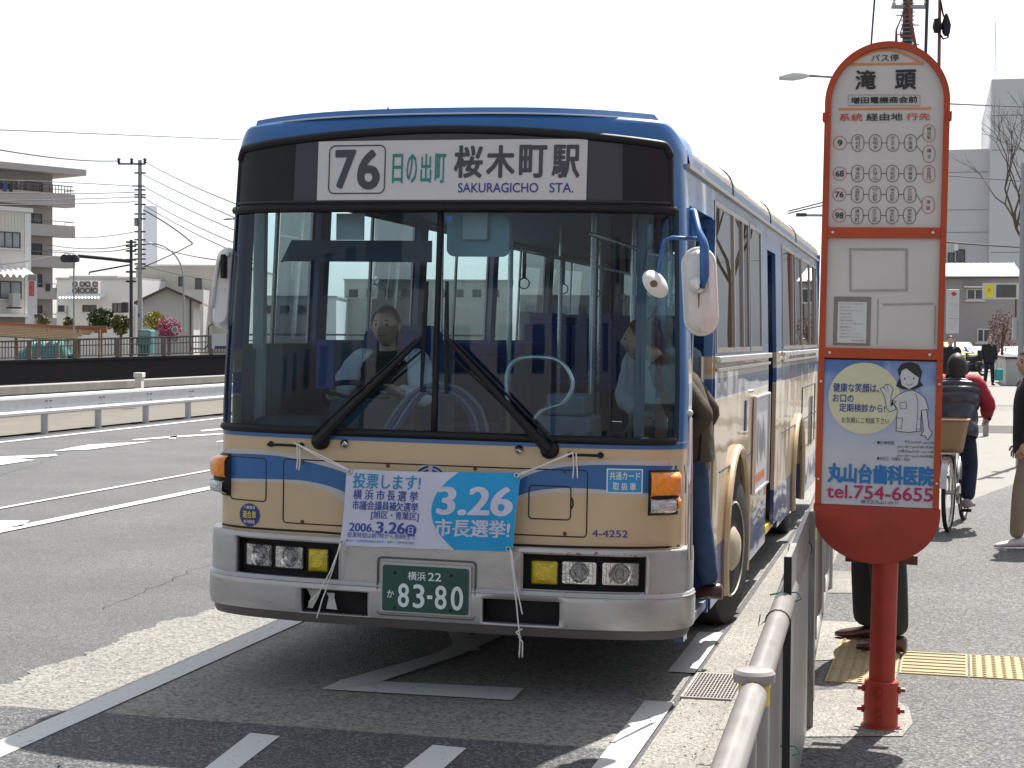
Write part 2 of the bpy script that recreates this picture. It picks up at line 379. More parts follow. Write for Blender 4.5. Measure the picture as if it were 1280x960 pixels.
def paint(name, col, wear):
    m, n, b = newmat(name); tc = N(n, 'TexCoord'); nz = N(n, 'TexNoise'); nz.inputs['Scale'].default_value = 26; nz.inputs['Detail'].default_value = 9; nz.inputs['Roughness'].default_value = 0.75
    n.links.new(tc.outputs['Object'], nz.inputs['Vector'])
    rp = N(n, 'ValToRGB'); e = rp.color_ramp.elements; e[0].position = 0.5-0.16+wear; e[0].color = (0.12, 0.12, 0.12, 1); e[1].position = 0.5-0.10+wear; e[1].color = (*col, 1)
    n.links.new(nz.outputs[0], rp.inputs[0]); n.links.new(rp.outputs[0], b.inputs['Base Color']); b.inputs['Roughness'].default_value = 0.7
    MT[name] = m
paint('road_paint', (0.50, 0.50, 0.49), 0.0)
paint('road_paint_worn', (0.52, 0.52, 0.51), 0.02)

# ------------------------------------------------------------------ lettering (flat print as thin meshes)
_tc = {}
def text_2d(s, bold=0.0):
    k = s
    if k in _tc: return _tc[k]
    c = bpy.data.curves.new('t', 'FONT'); c.body = s; c.resolution_u = 6 if s.isascii() else 2
    o = bpy.data.objects.new('t', c); COL.objects.link(o)
    me = bpy.data.meshes.new_from_object(o.evaluated_get(bpy.context.evaluated_depsgraph_get()))
    vs = [(v.co.x, v.co.y) for v in me.vertices]; fs = [tuple(p.vertices) for p in me.polygons]
    bpy.data.objects.remove(o); bpy.data.curves.remove(c); bpy.data.meshes.remove(me)
    x0 = min(v[0] for v in vs); x1 = max(v[0] for v in vs); y0 = min(v[1] for v in vs); y1 = max(v[1] for v in vs)
    vs = [((x-x0)/(x1-x0), (y-y0)/(y1-y0)) for x, y in vs]
    _tc[k] = (vs, fs); return _tc[k]
def letters(mb, s, mp, x0, x1, z0, z1, bold=0.0, off=0.002, mi=0, spaced=False, shear=0.0):
    """the words s fitted into the box x0..x1, z0..z1 of the surface mp(x, z, off)"""
    if spaced:
        n = len(s); wd = (x1-x0)/n*(1.0/(1.0+0.0))
        for i, ch in enumerate(s):
            if ch == ' ': continue
            letters(mb, ch, mp, x0+wd*i+wd*0.12, x0+wd*(i+1)-wd*0.12, z0, z1, bold, off, mi)
        return
    vs, fs = text_2d(s, 0.0)
    nch = max(1, len(s)); wch = (x1-x0)/nch; hz = z1-z0
    r_ = bold*min(hz, abs(wch)*1.1)*0.95
    if bold <= 0: cps = [(0, 0)]
    else: cps = [(r_*math.cos(2*PI*k/7), r_*math.sin(2*PI*k/7)) for k in range(7)]
    xa, xb, za, zb_ = x0+r_, x1-r_, z0+r_, z1-r_
    for i, (dx, dz_) in enumerate(cps):
        mb.add([mp(xa+u*(xb-xa)+dx, za+v*(zb_-za)+dz_, off+2.5e-5*i) for u, v in vs], fs, mi)
def write(parent, s, mp, x0, x1, z0, z1, m, bold=0.0, off=0.002, spaced=False, name='lettering', shear=0.0):
    mb = MB(); letters(mb, s, mp, x0, x1, z0, z1, bold, off, 0, spaced, shear)
    return mb.build(name, MT[m], parent)
# ------------------------------------------------------------------ the setting: ground, road, kerb
WALK = 0.12
XE = -19.4                                         # river edge
def sheet(name, pts, z, m, kind='structure', label=None):
    mb = MB(); mb.add([(x, y, z) for x, y in pts], [tuple(range(len(pts)))])
    o = mb.build(name, MT[m]); o['kind'] = kind
    for p in o.data.polygons:
        if p.normal.z < 0: p.flip()
    return o
def slab(name, x0, x1, y0, y1, z0, z1, m, bevel=None):
    o = MB().box(x0, x1, y0, y1, z0, z1).build(name, MT[m], bevel=bevel); o['kind'] = 'structure'; return o
sheet('ground', [(XE, -60), (900, -60), (900, 3000), (-60, 3000), (XE, 108)], -0.10, 'asphalt')
far_a, far_b = D(-900, 430, 96), D(600, 430, 96)
sheet('far_ground', [(far_a.x, far_a.y), (far_b.x, far_b.y), (-70, 3000), (-2500, 3000), (-900, 600)], 0.05, 'concrete_pale')
sheet('river_water', [(-400, 0), (XE, 0), (XE, 120), (-400, 200)], -2.4, 'water')
# far bank wall
mb = MB(); a, b = far_a, far_b
mb.add([(a.x, a.y, -2.4), (b.x, b.y, -2.4), (b.x, b.y, 0.05), (a.x, a.y, 0.05)], [(0, 1, 2, 3)])
mb.build('river_bank', MT['concrete'])['kind'] = 'structure'
sheet('road', [(XE, -2), (-1.16, -2), (-1.16, 120), (XE, 120)], -0.006, 'asphalt')
# the worn pale strip of surfacing under the bus lane, with a ragged edge
rnd = random.Random(3)
edge_px = [(275, 753), (262, 760), (240, 768), (205, 775), (185, 785), (160, 792), (135, 806), (110, 814), (80, 826), (50, 834), (30, 846), (0, 858), (-60, 880)]
left = []; jx = 0.0
for i in range(len(edge_px)-1):
    p, q = G(*edge_px[i]), G(*edge_px[i+1])
    for k in range(14):
        t = k/14; jx += rnd.uniform(-0.022, 0.022)-jx*0.25; left.append((p.x+(q.x-p.x)*t+jx+rnd.uniform(-0.008, 0.008), p.y+(q.y-p.y)*t))
seam = [G(-60, 876), G(165, 897), G(440, 910), G(700, 927), G(812, 938)]
p0 = G(275, 753)
yb_ = seam[-1].y-0.03; mb = MB(); nL = len(left)
pts = []
for i, (x, y) in enumerate(left):
    t = i/(nL-1); yr = 10.6+(yb_-10.6)*t; pts.append(((x, y), (-1.20, yr)))
pts = [((p0.x-0.1, 26), (-1.20, 26))]+pts
last = pts[-1][0]; sm_l = seam[1]
vs = []; NC = 8
for (a_, b_) in pts:
    for k in range(NC+1): t = k/NC; vs.append((a_[0]+(b_[0]-a_[0])*t, a_[1]+(b_[1]-a_[1])*t, -0.002))
mb.add(vs, [(i*(NC+1)+k, (i+1)*(NC+1)+k, (i+1)*(NC+1)+k+1, i*(NC+1)+k+1) for i in range(len(pts)-1) for k in range(NC)])
o = mb.build('worn_surface', MT['asphalt_worn']); o['kind'] = 'structure'
q0, q1 = last, (-1.20, yb_)
sheet('patched_surface', [(q0[0], q0[1]+0.004), (q1[0], q1[1]+0.004), (-1.20, 0.5), (q0[0], 0.5)], 0.0005, 'asphalt_new')
# markings, each a sheet 4 mm above
def marking(pts, m='road_paint', z=0.004, name='road_marking'):
    return sheet(name, pts, z, m)
def mark_px(px, m='road_paint', z=0.004): return marking([(G(x, y).x, G(x, y).y) for x, y in px], m, z)
marking([(-3.93, -5), (-3.77, -5), (-3.77, 15), (-3.93, 15)], 'road_paint_worn')
marking([(-8.24, 0), (-8.08, 0), (-8.08, 120), (-8.24, 120)])
marking([(-9.28, 14), (-9.20, 14), (-9.20, 120), (-9.28, 120)], 'road_paint_worn')
marking([(-15.02, 0), (-14.86, 0), (-14.86, 120), (-15.02, 120)])
marking([(-1.33, 1.0), (-1.185, 1.0), (-1.185, 8.02), (-1.33, 8.02)])
marking([(-1.33, 8.75), (-1.185, 8.75), (-1.185, 10.0), (-1.33, 10.0)], 'road_paint_worn')
for k in range(6):
    marking([(-4.02+0.0, 20+10*k), (-3.86, 20+10*k), (-3.86, 25+10*k), (-4.02, 25+10*k)])
mark_px([(402, 862), (428, 850), (655, 861), (640, 876)], 'road_paint_worn')
mark_px([(402, 862), (432, 850), (545, 818), (600, 790), (632, 794), (575, 820), (480, 852), (470, 856)], 'road_paint_worn', 0.0065)
mark_px([(555, 780), (580, 782), (600, 815), (570, 816)], 'road_paint_worn', 0.009)
mark_px([(255, 962), (313, 917), (350, 921), (292, 966)])
mark_px([(498, 966), (541, 932), (583, 936), (545, 970)])
# far lane arrows and dashes
for px in ([(-30, 577), (0, 571), (70, 568), (72, 570), (20, 574), (44, 575), (-30, 586)],
           [(66, 564), (110, 556), (190, 552), (160, 556), (112, 562)],
           [(165, 549.5), (212, 545.5), (280, 541.5), (280, 543), (212, 547.5), (168, 550.5)],
           [(211, 549), (213, 545), (222, 545), (219, 549)],
           [(250, 538), (282, 535), (282, 537), (252, 539.5)],
           [(270, 552), (282, 550.5), (282, 552), (272, 553)]):
    mark_px(px)
mark_px([(-20, 651), (37, 651), (28, 658), (-20, 664)], 'road_paint_worn')
# gutter, kerb, pavement
o = slab('gutter', -1.16, -0.86, 1.0, 90, -0.2, 0.004, 'concrete_rough')
for k in range(44):
    y0 = 1.0+k*0.6 if k < 40 else 25+ (k-40)*16.0
    y1 = y0+0.592 if k < 40 else y0+15.99
    o = MB().box(-0.86, -0.66, y0, y1, -0.1, WALK+0.006).build('kerb_stone', MT['concrete_rough'], bevel=0.012)
    o['kind'] = 'structure'
def walk_sheet(): return sheet('pavement', [(-0.66, 1), (7, 1), (7, 33), (4.2, 33), (-0.66, 13.5)], WALK, 'asphalt_walk')
walk_sheet()
sheet('pale_pavement', [(-0.66, 12), (6.9, 12), (6.9, 33), (-0.66, 31)], WALK-0.004, 'concrete_pale')
sheet('far_pavement', [(-0.66, 31.6), (14, 33), (14, 130), (-0.66, 130)], WALK+0.10, 'concrete_pale')
mb = MB(); mb.add([(-0.66, 31.0, 0), (14, 32.4, 0), (14, 33, 0), (-0.66, 31.6, 0), (-0.66, 31.0, .12), (14, 32.4, .12), (14, 33, .225), (-0.66, 31.6, .225)], [(0,1,5,4), (4,5,6,7), (0,4,7,3), (1,2,6,5)])
mb.build('pavement_step', MT['kerb_shade'])['kind'] = 'structure'
# concrete pads: under the fence posts and the stop sign
sheet('sign_pad', [(G(x, y, WALK).x, G(x, y, WALK).y) for x, y in ((985, 922), (1128, 921), (1141, 905), (1136, 885), (1105, 868), (1060, 862), (985, 866))], WALK+0.004, 'concrete_rough')
sheet('post_pad', [(-0.64, 8.6), (-0.28, 8.8), (-0.22, 9.4), (-0.30, 9.9), (-0.64, 9.9)], WALK+0.004, 'concrete_rough')
sheet('post_pad', [(-0.64, 11.0), (-0.28, 11.1), (-0.24, 12.0), (-0.64, 12.1)], WALK+0.004, 'concrete_rough')
# tactile paving: yellow blocks with raised dots or bars
t0 = empty('tactile_paving', (0, 0, 0)); t0['kind'] = 'structure'
def tile(x0, y0, w_, bars, h_=None):
    h_ = h_ or w_; ny = max(3, round(7*h_/w_))
    c = Vector((x0+w_/2, y0+w_/2, 0)); rot = Matrix.Rotation(TA, 3, 'Z')
    mb = MB(); mb.box(x0+0.002, x0+w_-0.002, y0+0.002, y0+h_-0.002, WALK-0.02, WALK+0.006)
    if bars:
        for k in range(7):
            yy = y0+h_*(k+0.5)/7; mb.box(x0+0.012, x0+w_-0.012, yy-0.009, yy+0.009, WALK+0.006, WALK+0.011)
    else:
        for i in range(7):
            for j in range(ny):
                mb.lathe([(0.013, WALK+0.005), (0.009, WALK+0.011)], (x0+w_*(i+.5)/7, y0+h_*(j+.5)/ny, 0), n=6)
    pv = Vector((TP.x, TP.y, 0))
    mb.v = [tuple(pv + rot @ (Vector(v)-pv)) for v in mb.v]
    return mb.build('tile', MT['tactile'], t0)
TP = G(1025, 852, WALK); TA = R(-1.0)
for j in range(4): tile(TP.x+0.02, TP.y+0.31*j, 0.335, False, 0.303)
tile(TP.x+0.362, TP.y+0.31, 0.335, True, 0.60); tile(TP.x+0.704, TP.y+0.31, 0.335, False, 0.60)
# drain grate
g0 = empty('drain_grate', (-1.01, 8.42, 0), 0, 'rectangular steel drain grating set in the gutter near the road', 'drain grating')
MB().box(-0.145, 0.145, -0.30, 0.30, -0.03, 0.0055).build('pit', MT['black_matte'], g0)
f = MB(); f.box(-0.16, 0.16, -0.31, -0.295, -0.02, 0.014); f.box(-0.16, 0.16, 0.295, 0.31, -0.02, 0.014); f.box(-0.16, -0.145, -0.295, 0.295, -0.02, 0.0135); f.box(0.145, 0.16, -0.295, 0.295, -0.02, 0.0135)
f.build('frame', MT['steel_grate'], g0)
bar = None
for k in range(17):
    x = -0.137+0.0171*k
    if bar is None: bar = MB().box(-0.0028, 0.0028, -0.295, 0.295, -0.02, 0.013).build('bar', MT['steel_grate'], g0); bar.location = (x, 0, 0)
    else: c = bar.copy(); COL.objects.link(c); c.location = (x, 0, 0)
mb = MB()
for k in range(13): mb.box(-0.144, 0.144, -0.28+0.0467*k-0.003, -0.28+0.0467*k+0.003, -0.015, 0.010)
mb.build('cross_bars', MT['steel_grate'], g0)

sheet('bank_verge', [(XE+0.3, -2), (-15.62, -2), (-15.62, 120), (XE+0.3, 120)], 0.03, 'verge_soil')

# cracks in the old surfacing, litter of grit along the kerb
rnd = random.Random(17)
mb = MB()
def crack(x, y, dx, dy, n):
    pts = [(x, y)]
    for k in range(n): x += dx+rnd.gauss(0, 0.018); y += dy+rnd.gauss(0, 0.03); pts.append((x, y))
    for i in range(len(pts)-1):
        (a, b), (c, d) = pts[i], pts[i+1]; w_ = rnd.uniform(0.002, 0.005); L_ = math.hypot(c-a, d-b); nx, ny = -(d-b)/L_*w_, (c-a)/L_*w_
        mb.add([(a-nx, b-ny, 0.0135), (a+nx, b+ny, 0.0135), (c+nx, d+ny, 0.0135), (c-nx, d-ny, 0.0135)], [(0, 1, 2, 3)])
crack(-5.2, 9.8, -0.01, 0.11, 60); crack(-6.9, 8.4, -0.05, 0.07, 50); crack(-3.5, 6.2, 0.03, -0.06, 18); crack(-10.5, 16, -0.05, 0.16, 60); crack(-6.1, 14, 0.0, 0.2, 60)
o = mb.build('surface_cracks', MT['oil']); tag(o, 'fine dark cracks in the road surface', 'cracks', kind='stuff')
mb = MB()
for k in range(520):
    x = -0.875-abs(rnd.gauss(0, 0.05)); y = rnd.uniform(3.5, 15); r_ = rnd.uniform(0.002, 0.007); z = 0.004
    if rnd.random() < 0.25: x = rnd.uniform(-1.5, -0.9)
    mb.add([(x-r_, y-r_, z), (x+r_, y-r_*.6, z), (x+r_*.4, y+r_, z), (x, y, z+r_*1.3)], [(0, 1, 3), (1, 2, 3), (2, 0, 3)])
o = mb.build('grit', MT['concrete']); tag(o, 'loose grit lying along the gutter', 'grit', kind='stuff')
# ------------------------------------------------------------------ the bus
BX, BY, BROLL = -2.40, 7.85, 0.013
HW, BL = 1.225, 10.45
ND, DD = 3.2, 0.35
bus = empty('city_bus', (BX, BY, 0), 0, 'blue and beige city bus with route board 76 stopped at the kerb', 'bus')
bus.rotation_euler = (0, BROLL, 0)
BM = Matrix.Translation((BX, BY, 0)) @ Matrix.Rotation(BROLL, 4, 'Y'); BMI = BM.inverted()
def wz(z): return HW if z < 1.55 else HW-0.042*min(1.0, (z-1.55)/1.2)
def rake(z): return 0.0 if z < 1.25 else 0.075*((z-1.25)/1.6)
def front(x, z, off=0.0):
    wd = wz(z); q = max(-0.9999, min(0.9999, x/wd)); a = abs(q)**ND
    b = DD*(1-(1-a)**(1/ND))
    db = DD/wd*(abs(q)**(ND-1))*(1-a)**(1/ND-1); n = Vector((math.copysign(db, q), -1, 0)).normalized()
    return Vector((x, b+rake(z), z)) + n*off
def fth(th, z, off=0.0, ht=0.0):                # by angle: sweeps the whole front round to both sides
    wd = wz(z)+off; c = math.cos(th); s = math.sin(th)
    x = -wd*math.copysign(abs(c)**(2/ND), c); y = DD-(DD+off)*abs(s)**(2/ND)
    return Vector((x, y+rake(z), z))
def B(px, py, yl=0.0):                           # pixel -> (x, z) on the bus front
    o = BMI @ CAM; d = (BMI.to_3x3() @ ray(px, py)); t = (yl-o.y)/d.y; p = o+d*t; return p.x, p.z
def BF(px, py):
    x, z = B(px, py, 0.0)
    for _ in range(3): x, z = B(px, py, front(x, z).y)
    return x, z
def side(y, z, off=0.0, sgn=1): return Vector((sgn*(wz(z)+off), y, z))
def BS(px, py):                                  # pixel -> (y, z) on the kerb side
    o = BMI @ CAM; d = (BMI.to_3x3() @ ray(px, py)); t = (HW-o.x)/d.x; p = o+d*t; return p.y, p.z

# livery for walls: colour by height on the body (paint bands)
def livery():
    m, n, b = newmat('livery_side'); tc = N(n, 'TexCoord'); sp = N(n, 'SeparateXYZ'); n.links.new(tc.outputs['Object'], sp.inputs[0])
    rp = N(n, 'ValToRGB'); rp.color_ramp.interpolation = 'CONSTANT'
    mr = N(n, 'MapRange'); mr.inputs[1].default_value = 0; mr.inputs[2].default_value = 3.2; n.links.new(sp.outputs[2], mr.inputs[0]); n.links.new(mr.outputs[0], rp.inputs[0])
    bands = [(0, (0.018, 0.065, 0.24)), (0.61, (0.52, 0.385, 0.235)), (1.445, (0.55, 0.53, 0.50)), (1.462, (0.03, 0.105, 0.30)), (1.575, (0.55, 0.53, 0.50)), (1.59, (0.52, 0.385, 0.235)), (1.70, (0.03, 0.105, 0.30)), (2.72, (0.52, 0.41, 0.28))]
    e = rp.color_ramp.elements; e[0].position = 0; e[0].color = (*bands[0][1], 1); e[1].position = bands[-1][0]/3.2; e[1].color = (*bands[-1][1], 1)
    for z, c in bands[1:-1]: k = e.new(z/3.2); k.color = (*c, 1)
    nz = N(n, 'TexNoise'); nz.inputs['Scale'].default_value = 4; nz.inputs['Detail'].default_value = 6; n.links.new(tc.outputs['Object'], nz.inputs[0])
    m2 = N(n, 'MapRange'); m2.inputs[3].default_value = 0.85; m2.inputs[4].default_value = 1.1; n.links.new(nz.outputs[0], m2.inputs[0])
    sc = N(n, 'VectorMath', operation='SCALE'); n.links.new(rp.outputs[0], sc.inputs[0]); n.links.new(m2.outputs[0], sc.inputs['Scale']); n.links.new(sc.outputs[0], b.inputs['Base Color'])
    b.inputs['Roughness'].default_value = 0.35; b.inputs['Coat Weight'].default_value = 0.75; b.inputs['Coat Roughness'].default_value = 0.05
    n3 = N(n, 'TexNoise'); n3.inputs['Scale'].default_value = 1.6; n3.inputs['Detail'].default_value = 1; n.links.new(tc.outputs['Object'], n3.inputs[0])
    bp = N(n, 'Bump'); bp.inputs['Strength'].default_value = 0.35; bp.inputs['Distance'].default_value = 0.02; n.links.new(n3.outputs[0], bp.inputs['Height']); n.links.new(bp.outputs[0], b.inputs['Coat Normal'])
    MT['livery_side'] = m
livery()

def wall(name, sgn, y0, y1, z0, z1, holes, m='livery_side', th=0.05):
    """side wall panel with rectangular openings (ya, yb, za, zb)"""
    ys = sorted({y0, y1, *[v for h in holes for v in h[:2]]}); zs = sorted({z0, z1, 1.55, 1.55, *[v for h in holes for v in h[2:]]})
    zs = [z for z in zs if z0 <= z <= z1]; ys = [y for y in ys if y0 <= y <= y1]
    bm = bmesh.new(); vd = {}
    def V(i, j):
        if (i, j) not in vd: vd[(i, j)] = bm.verts.new(side(ys[i], zs[j], 0, sgn))
        return vd[(i, j)]
    for i in range(len(ys)-1):
        for j in range(len(zs)-1):
            cy = (ys[i]+ys[i+1])/2; cz = (zs[j]+zs[j+1])/2
            if any(a < cy < b and c < cz < d for a, b, c, d in holes): continue
            q = [V(i, j), V(i+1, j), V(i+1, j+1), V(i, j+1)]; bm.faces.new(q if sgn > 0 else q[::-1])
    me = bpy.data.meshes.new(name); bm.to_mesh(me); bm.free(); me.materials.append(MT[m]); me.materials.append(MT['cabin_grey'])
    o = link(name, me, bus); s = o.modifiers.new('th', 'SOLIDIFY'); s.thickness = th; s.offset = -1; s.material_offset = 1; s.material_offset_rim = 0; return o
def arch_panel(name, sgn, y0, y1, z0, z1, yc, r, zc, m='livery_side'):
    pts = [(y0, z1), (y0, z0)] + [(yc-r, z0)]
    a0 = math.degrees(math.asin(max(-1, min(1, (z0-zc)/r))))
    pts = [(y0, z1), (y0, z0)] + [(yc-r*math.cos(R(a)), zc+r*math.sin(R(a))) for a in [a0+(180-2*a0)*k/20 for k in range(21)]] + [(y1, z0), (y1, z1)]
    mb = MB(); mb.poly(pts, lambda y, z, off: tuple(side(y, z, off, sgn)), -0.05)
    o = mb.build(name, MT[m], bus, tri=True)
    lip = MB(); lp = [tuple(side(yc-(r+0.005)*math.cos(R(a)), zc+(r+0.005)*math.sin(R(a)), 0.012, sgn)) for a in [a0+(180-2*a0)*k/24 for k in range(25)]]
    lip.tube(lp, 0.028, 8); lip.build('arch_trim', MT['bus_beige'], o, smooth=True); return o

ZS, ZH = 1.70, 2.60                                  # window sill and head
DOOR1 = (0.62, 1.66, 0.34, 2.48)
WIN = [(1.72, 3.50)]
MIDD = (4.72, 5.86, 0.36, 2.50)
# kerb side
T2 = 2.665
wall('door_post', 1, 0.37, 0.48, 0.28, T2, [])
wall('door_header', 1, 0.48, 1.42, 2.47, T2, [])
arch_panel('side_panel', 1, 1.42, 3.45, 0.28, 1.41, 2.56, 0.59, 0.52)
wall('side_panel', 1, 3.45, 4.62, 0.28, 1.41, [])
wall('belt_panel', 1, 1.42, 4.62, 1.41, 1.66, [])
wall('window_wall', 1, 1.42, 4.62, 1.66, T2, [(1.48, 3.28, 1.72, 2.58), (3.34, 4.12, 1.72, 2.58)])
wall('door_header', 1, 4.62, 5.62, 2.47, T2, [])
wall('window_wall', 1, 5.62, BL, 1.41, T2, [(5.90, 7.95, 1.72, 2.58), (8.02, 10.1, 1.72, 2.58)])
arch_panel('side_panel', 1, 5.62, 8.55, 0.28, 1.41, 7.62, 0.57, 0.52)
wall('side_panel', 1, 8.55, BL, 0.28, 1.41, [(9.0, 9.62, 0.72, 1.22)])
MB().box(1.15, 1.215, 9.0, 9.62, 0.72, 1.22).build('side_grille', MT['dark_grey'], bus)
# road side
wall('side_panel', -1, 0.37, 1.9, 0.28, 1.66, []); arch_panel('side_panel', -1, 1.9, 3.55, 0.28, 1.41, 2.56, 0.59, 0.52)
wall('belt_panel', -1, 1.9, 3.55, 1.41, 1.66, []); wall('side_panel', -1, 3.55, BL, 0.28, 1.66, [])
wall('window_wall', -1, 0.37, BL, 1.66, T2, [(0.45, 1.45, 1.70, 2.58), (1.62, 3.45, 1.72, 2.58), (3.62, 5.5, 1.72, 2.58), (5.66, 7.6, 1.72, 2.58), (7.76, 9.9, 1.72, 2.58)])
# rear
mb = MB(); mb.box(-1.24, 1.24, BL, BL+0.05, 0.30, 1.6); mb.box(-1.21, -0.95, BL, BL+0.05, 1.6, 2.72); mb.box(0.95, 1.21, BL, BL+0.05, 1.6, 2.72); mb.box(-0.95, 0.95, BL, BL+0.05, 2.5, 2.72)
mb.build('rear_wall', MT['livery_side'], bus)
MB().box(-0.95, 0.95, BL+0.02, BL+0.03, 1.6, 2.5).build('rear_window', MT['side_glass'], bus)
def cap_lo(th): q = abs(math.cos(th))**(2/ND); return 2.822-0.085*q**1.7-0.05*max(0, (q-0.94)/0.06)**2
def cap_hi(th): q = abs(math.cos(th))**(2/ND); return 2.896-0.040*q**2.0-0.115*max(0, (q-0.90)/0.10)**2.4
# roof: cross-section swept front to back; eases down to the front
ZT = 2.925
def roof_sec(t, w_, zt):                              # t 0..1 left to right
    a = PI*(1-t); c, s = math.cos(a), math.sin(a)
    return (w_*math.copysign(abs(c)**0.38, c), 2.662+(zt-2.662)*abs(s)**0.62)
def roofp(u, v):
    y = 0.61+v*(BL+0.05-0.61); x, z = roof_sec(u, 1.187, ZT); return (x, y, z)
MB().grid(roofp, 40, 30).build('roof', MT['livery_side'], bus, smooth='all')
mb = MB()
def cap(u, v):                                       # front cap: upright band over the mask, rolled back into the roof
    th = PI*u
    if v < 0.4: k = v/0.4; p = fth(th, cap_lo(th)+(cap_hi(th)-cap_lo(th))*k, 0.0); p.y += 0.035*k*k; return p
    k = (v-0.4)/0.6; lo = fth(th, cap_hi(th), 0.0); lo.y += 0.035; xr, zr = roof_sec(u, 1.187, ZT)
    hi = Vector((xr, 0.62, zr+0.001)); p = lo.lerp(hi, k**1.3); p.z = lo.z+(hi.z-lo.z)*(1-(1-k)**2.0); return p
mb.grid(cap, 64, 20); mb.build('front_cap', MT['bus_blue'], bus, smooth='all')
# rain ledge on top of the cap, with the bright joint below it
def ledge(u, v): x = -1.06+2.10*u; z = 2.900-0.032*abs(x/1.06)**2.2; return (x, 0.10+0.26*abs(x/1.22)**4+0.02*v, z+0.030*v)
mb = MB(); mb.grid(ledge, 30, 1); mb.grid(lambda u, v: (ledge(u, 1)[0], ledge(u, 1)[1]+0.16*v, ledge(u, 1)[2]-0.01*v), 30, 1); mb.build('roof_ledge', MT['bus_blue'], bus)
mb = MB(); mb.tube([(ledge(k/24, 0)[0], ledge(k/24, 0)[1]-0.004, ledge(k/24, 0)[2]-0.003) for k in range(25)], 0.0045, 6); mb.build('trim_strip', MT['sign_white'], bus, smooth=True)
MB().tube([(-0.42, 0.5, 2.88), (-0.42, 0.5, 2.99)], [0.012, 0.004], 8).build('roof_aerial', MT['black_rubber'], bus)
for s_ in (1, -1):
    mb = MB(); mb.box(s_*1.186-0.012, s_*1.186+0.022, 0.36, BL, 2.645, 2.668); mb.build('rain_gutter', MT['window_frame'], bus)
mb = MB()                                                        # pale soot and roof panels
for y in (2.4, 4.9, 7.4):
    mb.tube([tuple(Vector((roof_sec(k/20, 1.189, ZT+0.002)[0], y, roof_sec(k/20, 1.189, ZT+0.002)[1]))) for k in range(21)], 0.006, 5)
mb.build('roof_joint', MT['seam'], bus)
MB().box(-0.55, 0.55, 5.2, 6.6, 2.90, 2.96).build('roof_vent', MT['bus_beige'], bus, bevel=0.03)

# --- front skin
TH0, TH1 = 0.0, PI
def skin(name, z0, z1, m, off=0.0, nz_=4, holes=None, th0=0.0, th1=PI, n=64):
    mb = MB(); mb.grid(lambda u, v: fth(th0+(th1-th0)*u, z0+(z1-z0)*v, off), n, nz_)
    return mb.build(name, MT[m], bus, smooth='all')
skin('front_panel', 0.75, 1.295, 'bus_beige')
skin('waist_stripe', 1.258, 1.286, 'bus_blue', 0.0015, 1)
# pillars beside the windscreen and destination board
for s_, a, b in ((0, 0.0, 0.335), (1, PI-0.335, PI)):
    mb = MB(); mb.grid(lambda u, v: fth((0.335 if s_ == 0 else PI-0.48)+0.145*u, 2.42+(cap_lo((0.335 if s_ == 0 else PI-0.48)+0.145*u)+0.004-2.42)*v, -0.0005), 4, 3); mb.build('pillar', MT['bus_blue'], bus, smooth='all'); mb = MB(); mb.grid(lambda u, v: fth(a+(b-a)*u, 1.290+(cap_lo(a+(b-a)*u)+0.004-1.290)*v, 0.0), 14, 10); mb.build('pillar', MT['bus_blue'], bus, smooth='all')
def fpatch(name, pts, m, off, parent=bus, ext=0.6):
    """a patch in (x, z), fine enough to follow the bowed front: convex outline cut to strips"""
    mb = MB(); mb.poly(pts, front, None)
    me_o = mb.build(name, MT[m], parent, tri=True)
    bm = bmesh.new(); bm.from_mesh(me_o.data)
    # rebuild from 2D so that cuts follow the curve
    bm.clear(); vs = [bm.verts.new((x, 0, z)) for x, z in pts]; bm.faces.new(vs)
    xs = [p[0] for p in pts]; x = math.ceil(min(xs)/0.04)*0.04
    while x < max(xs):
        bmesh.ops.bisect_plane(bm, geom=bm.verts[:]+bm.edges[:]+bm.faces[:], plane_co=(x, 0, 0), plane_no=(1, 0, 0)); x += 0.04
    for v in bm.verts: v.co = front(v.co.x, v.co.z, off)
    bmesh.ops.triangulate(bm, faces=bm.faces[:]); bm.normal_update()
    for f_ in bm.faces:
        if f_.normal.y > 0: f_.normal_flip()
    bm.to_mesh(me_o.data); bm.free(); return me_o
def P(lst): return [BF(x, y) for x, y in lst]
def fline(mb, px, r=0.0028, closed=False, off=0.0005):
    pts = P(px); out = []
    for i in range(len(pts) if closed else len(pts)-1):
        a, b = pts[i], pts[(i+1) % len(pts)]; n = max(1, int(abs(b[0]-a[0])/0.05))
        for k in range(n): out.append(tuple(front(a[0]+(b[0]-a[0])*k/n, a[1]+(b[1]-a[1])*k/n, off)))
    if not closed: out.append(tuple(front(*pts[-1], off)))
    mb.tube(out, r, 6, closed=closed)
# sweeping blue bands with pale edges
def band(name, top, bot, m, off, n=30):
    def sm(l, u):
        # catmull-rom through l (x sorted)
        xs = [p[0] for p in l]; t = u*(len(l)-1); i = min(int(t), len(l)-2); f_ = t-i
        p0, p1, p2, p3 = l[max(i-1, 0)], l[i], l[i+1], l[min(i+2, len(l)-1)]
        return tuple(0.5*((2*p1[k])+(-p0[k]+p2[k])*f_+(2*p0[k]-5*p1[k]+4*p2[k]-p3[k])*f_*f_+(-p0[k]+3*p1[k]-3*p2[k]+p3[k])*f_**3) for k in (0, 1))
    T, Bq = P(top), P(bot)
    mb = MB(); mb.grid(lambda u, v: front(sm(Bq, u)[0]+(sm(T, u)[0]-sm(Bq, u)[0])*v, sm(Bq, u)[1]+(sm(T, u)[1]-sm(Bq, u)[1])*v, off), n, 2)
    return mb.build(name, MT[m], bus, smooth='all')
band('pale_band', [(281, 559), (340, 563), (395, 573), (440, 586), (470, 606)], [(281, 602), (345, 603), (385, 607), (420, 620), (440, 640)], 'bus_white_stripe', 0.0012)
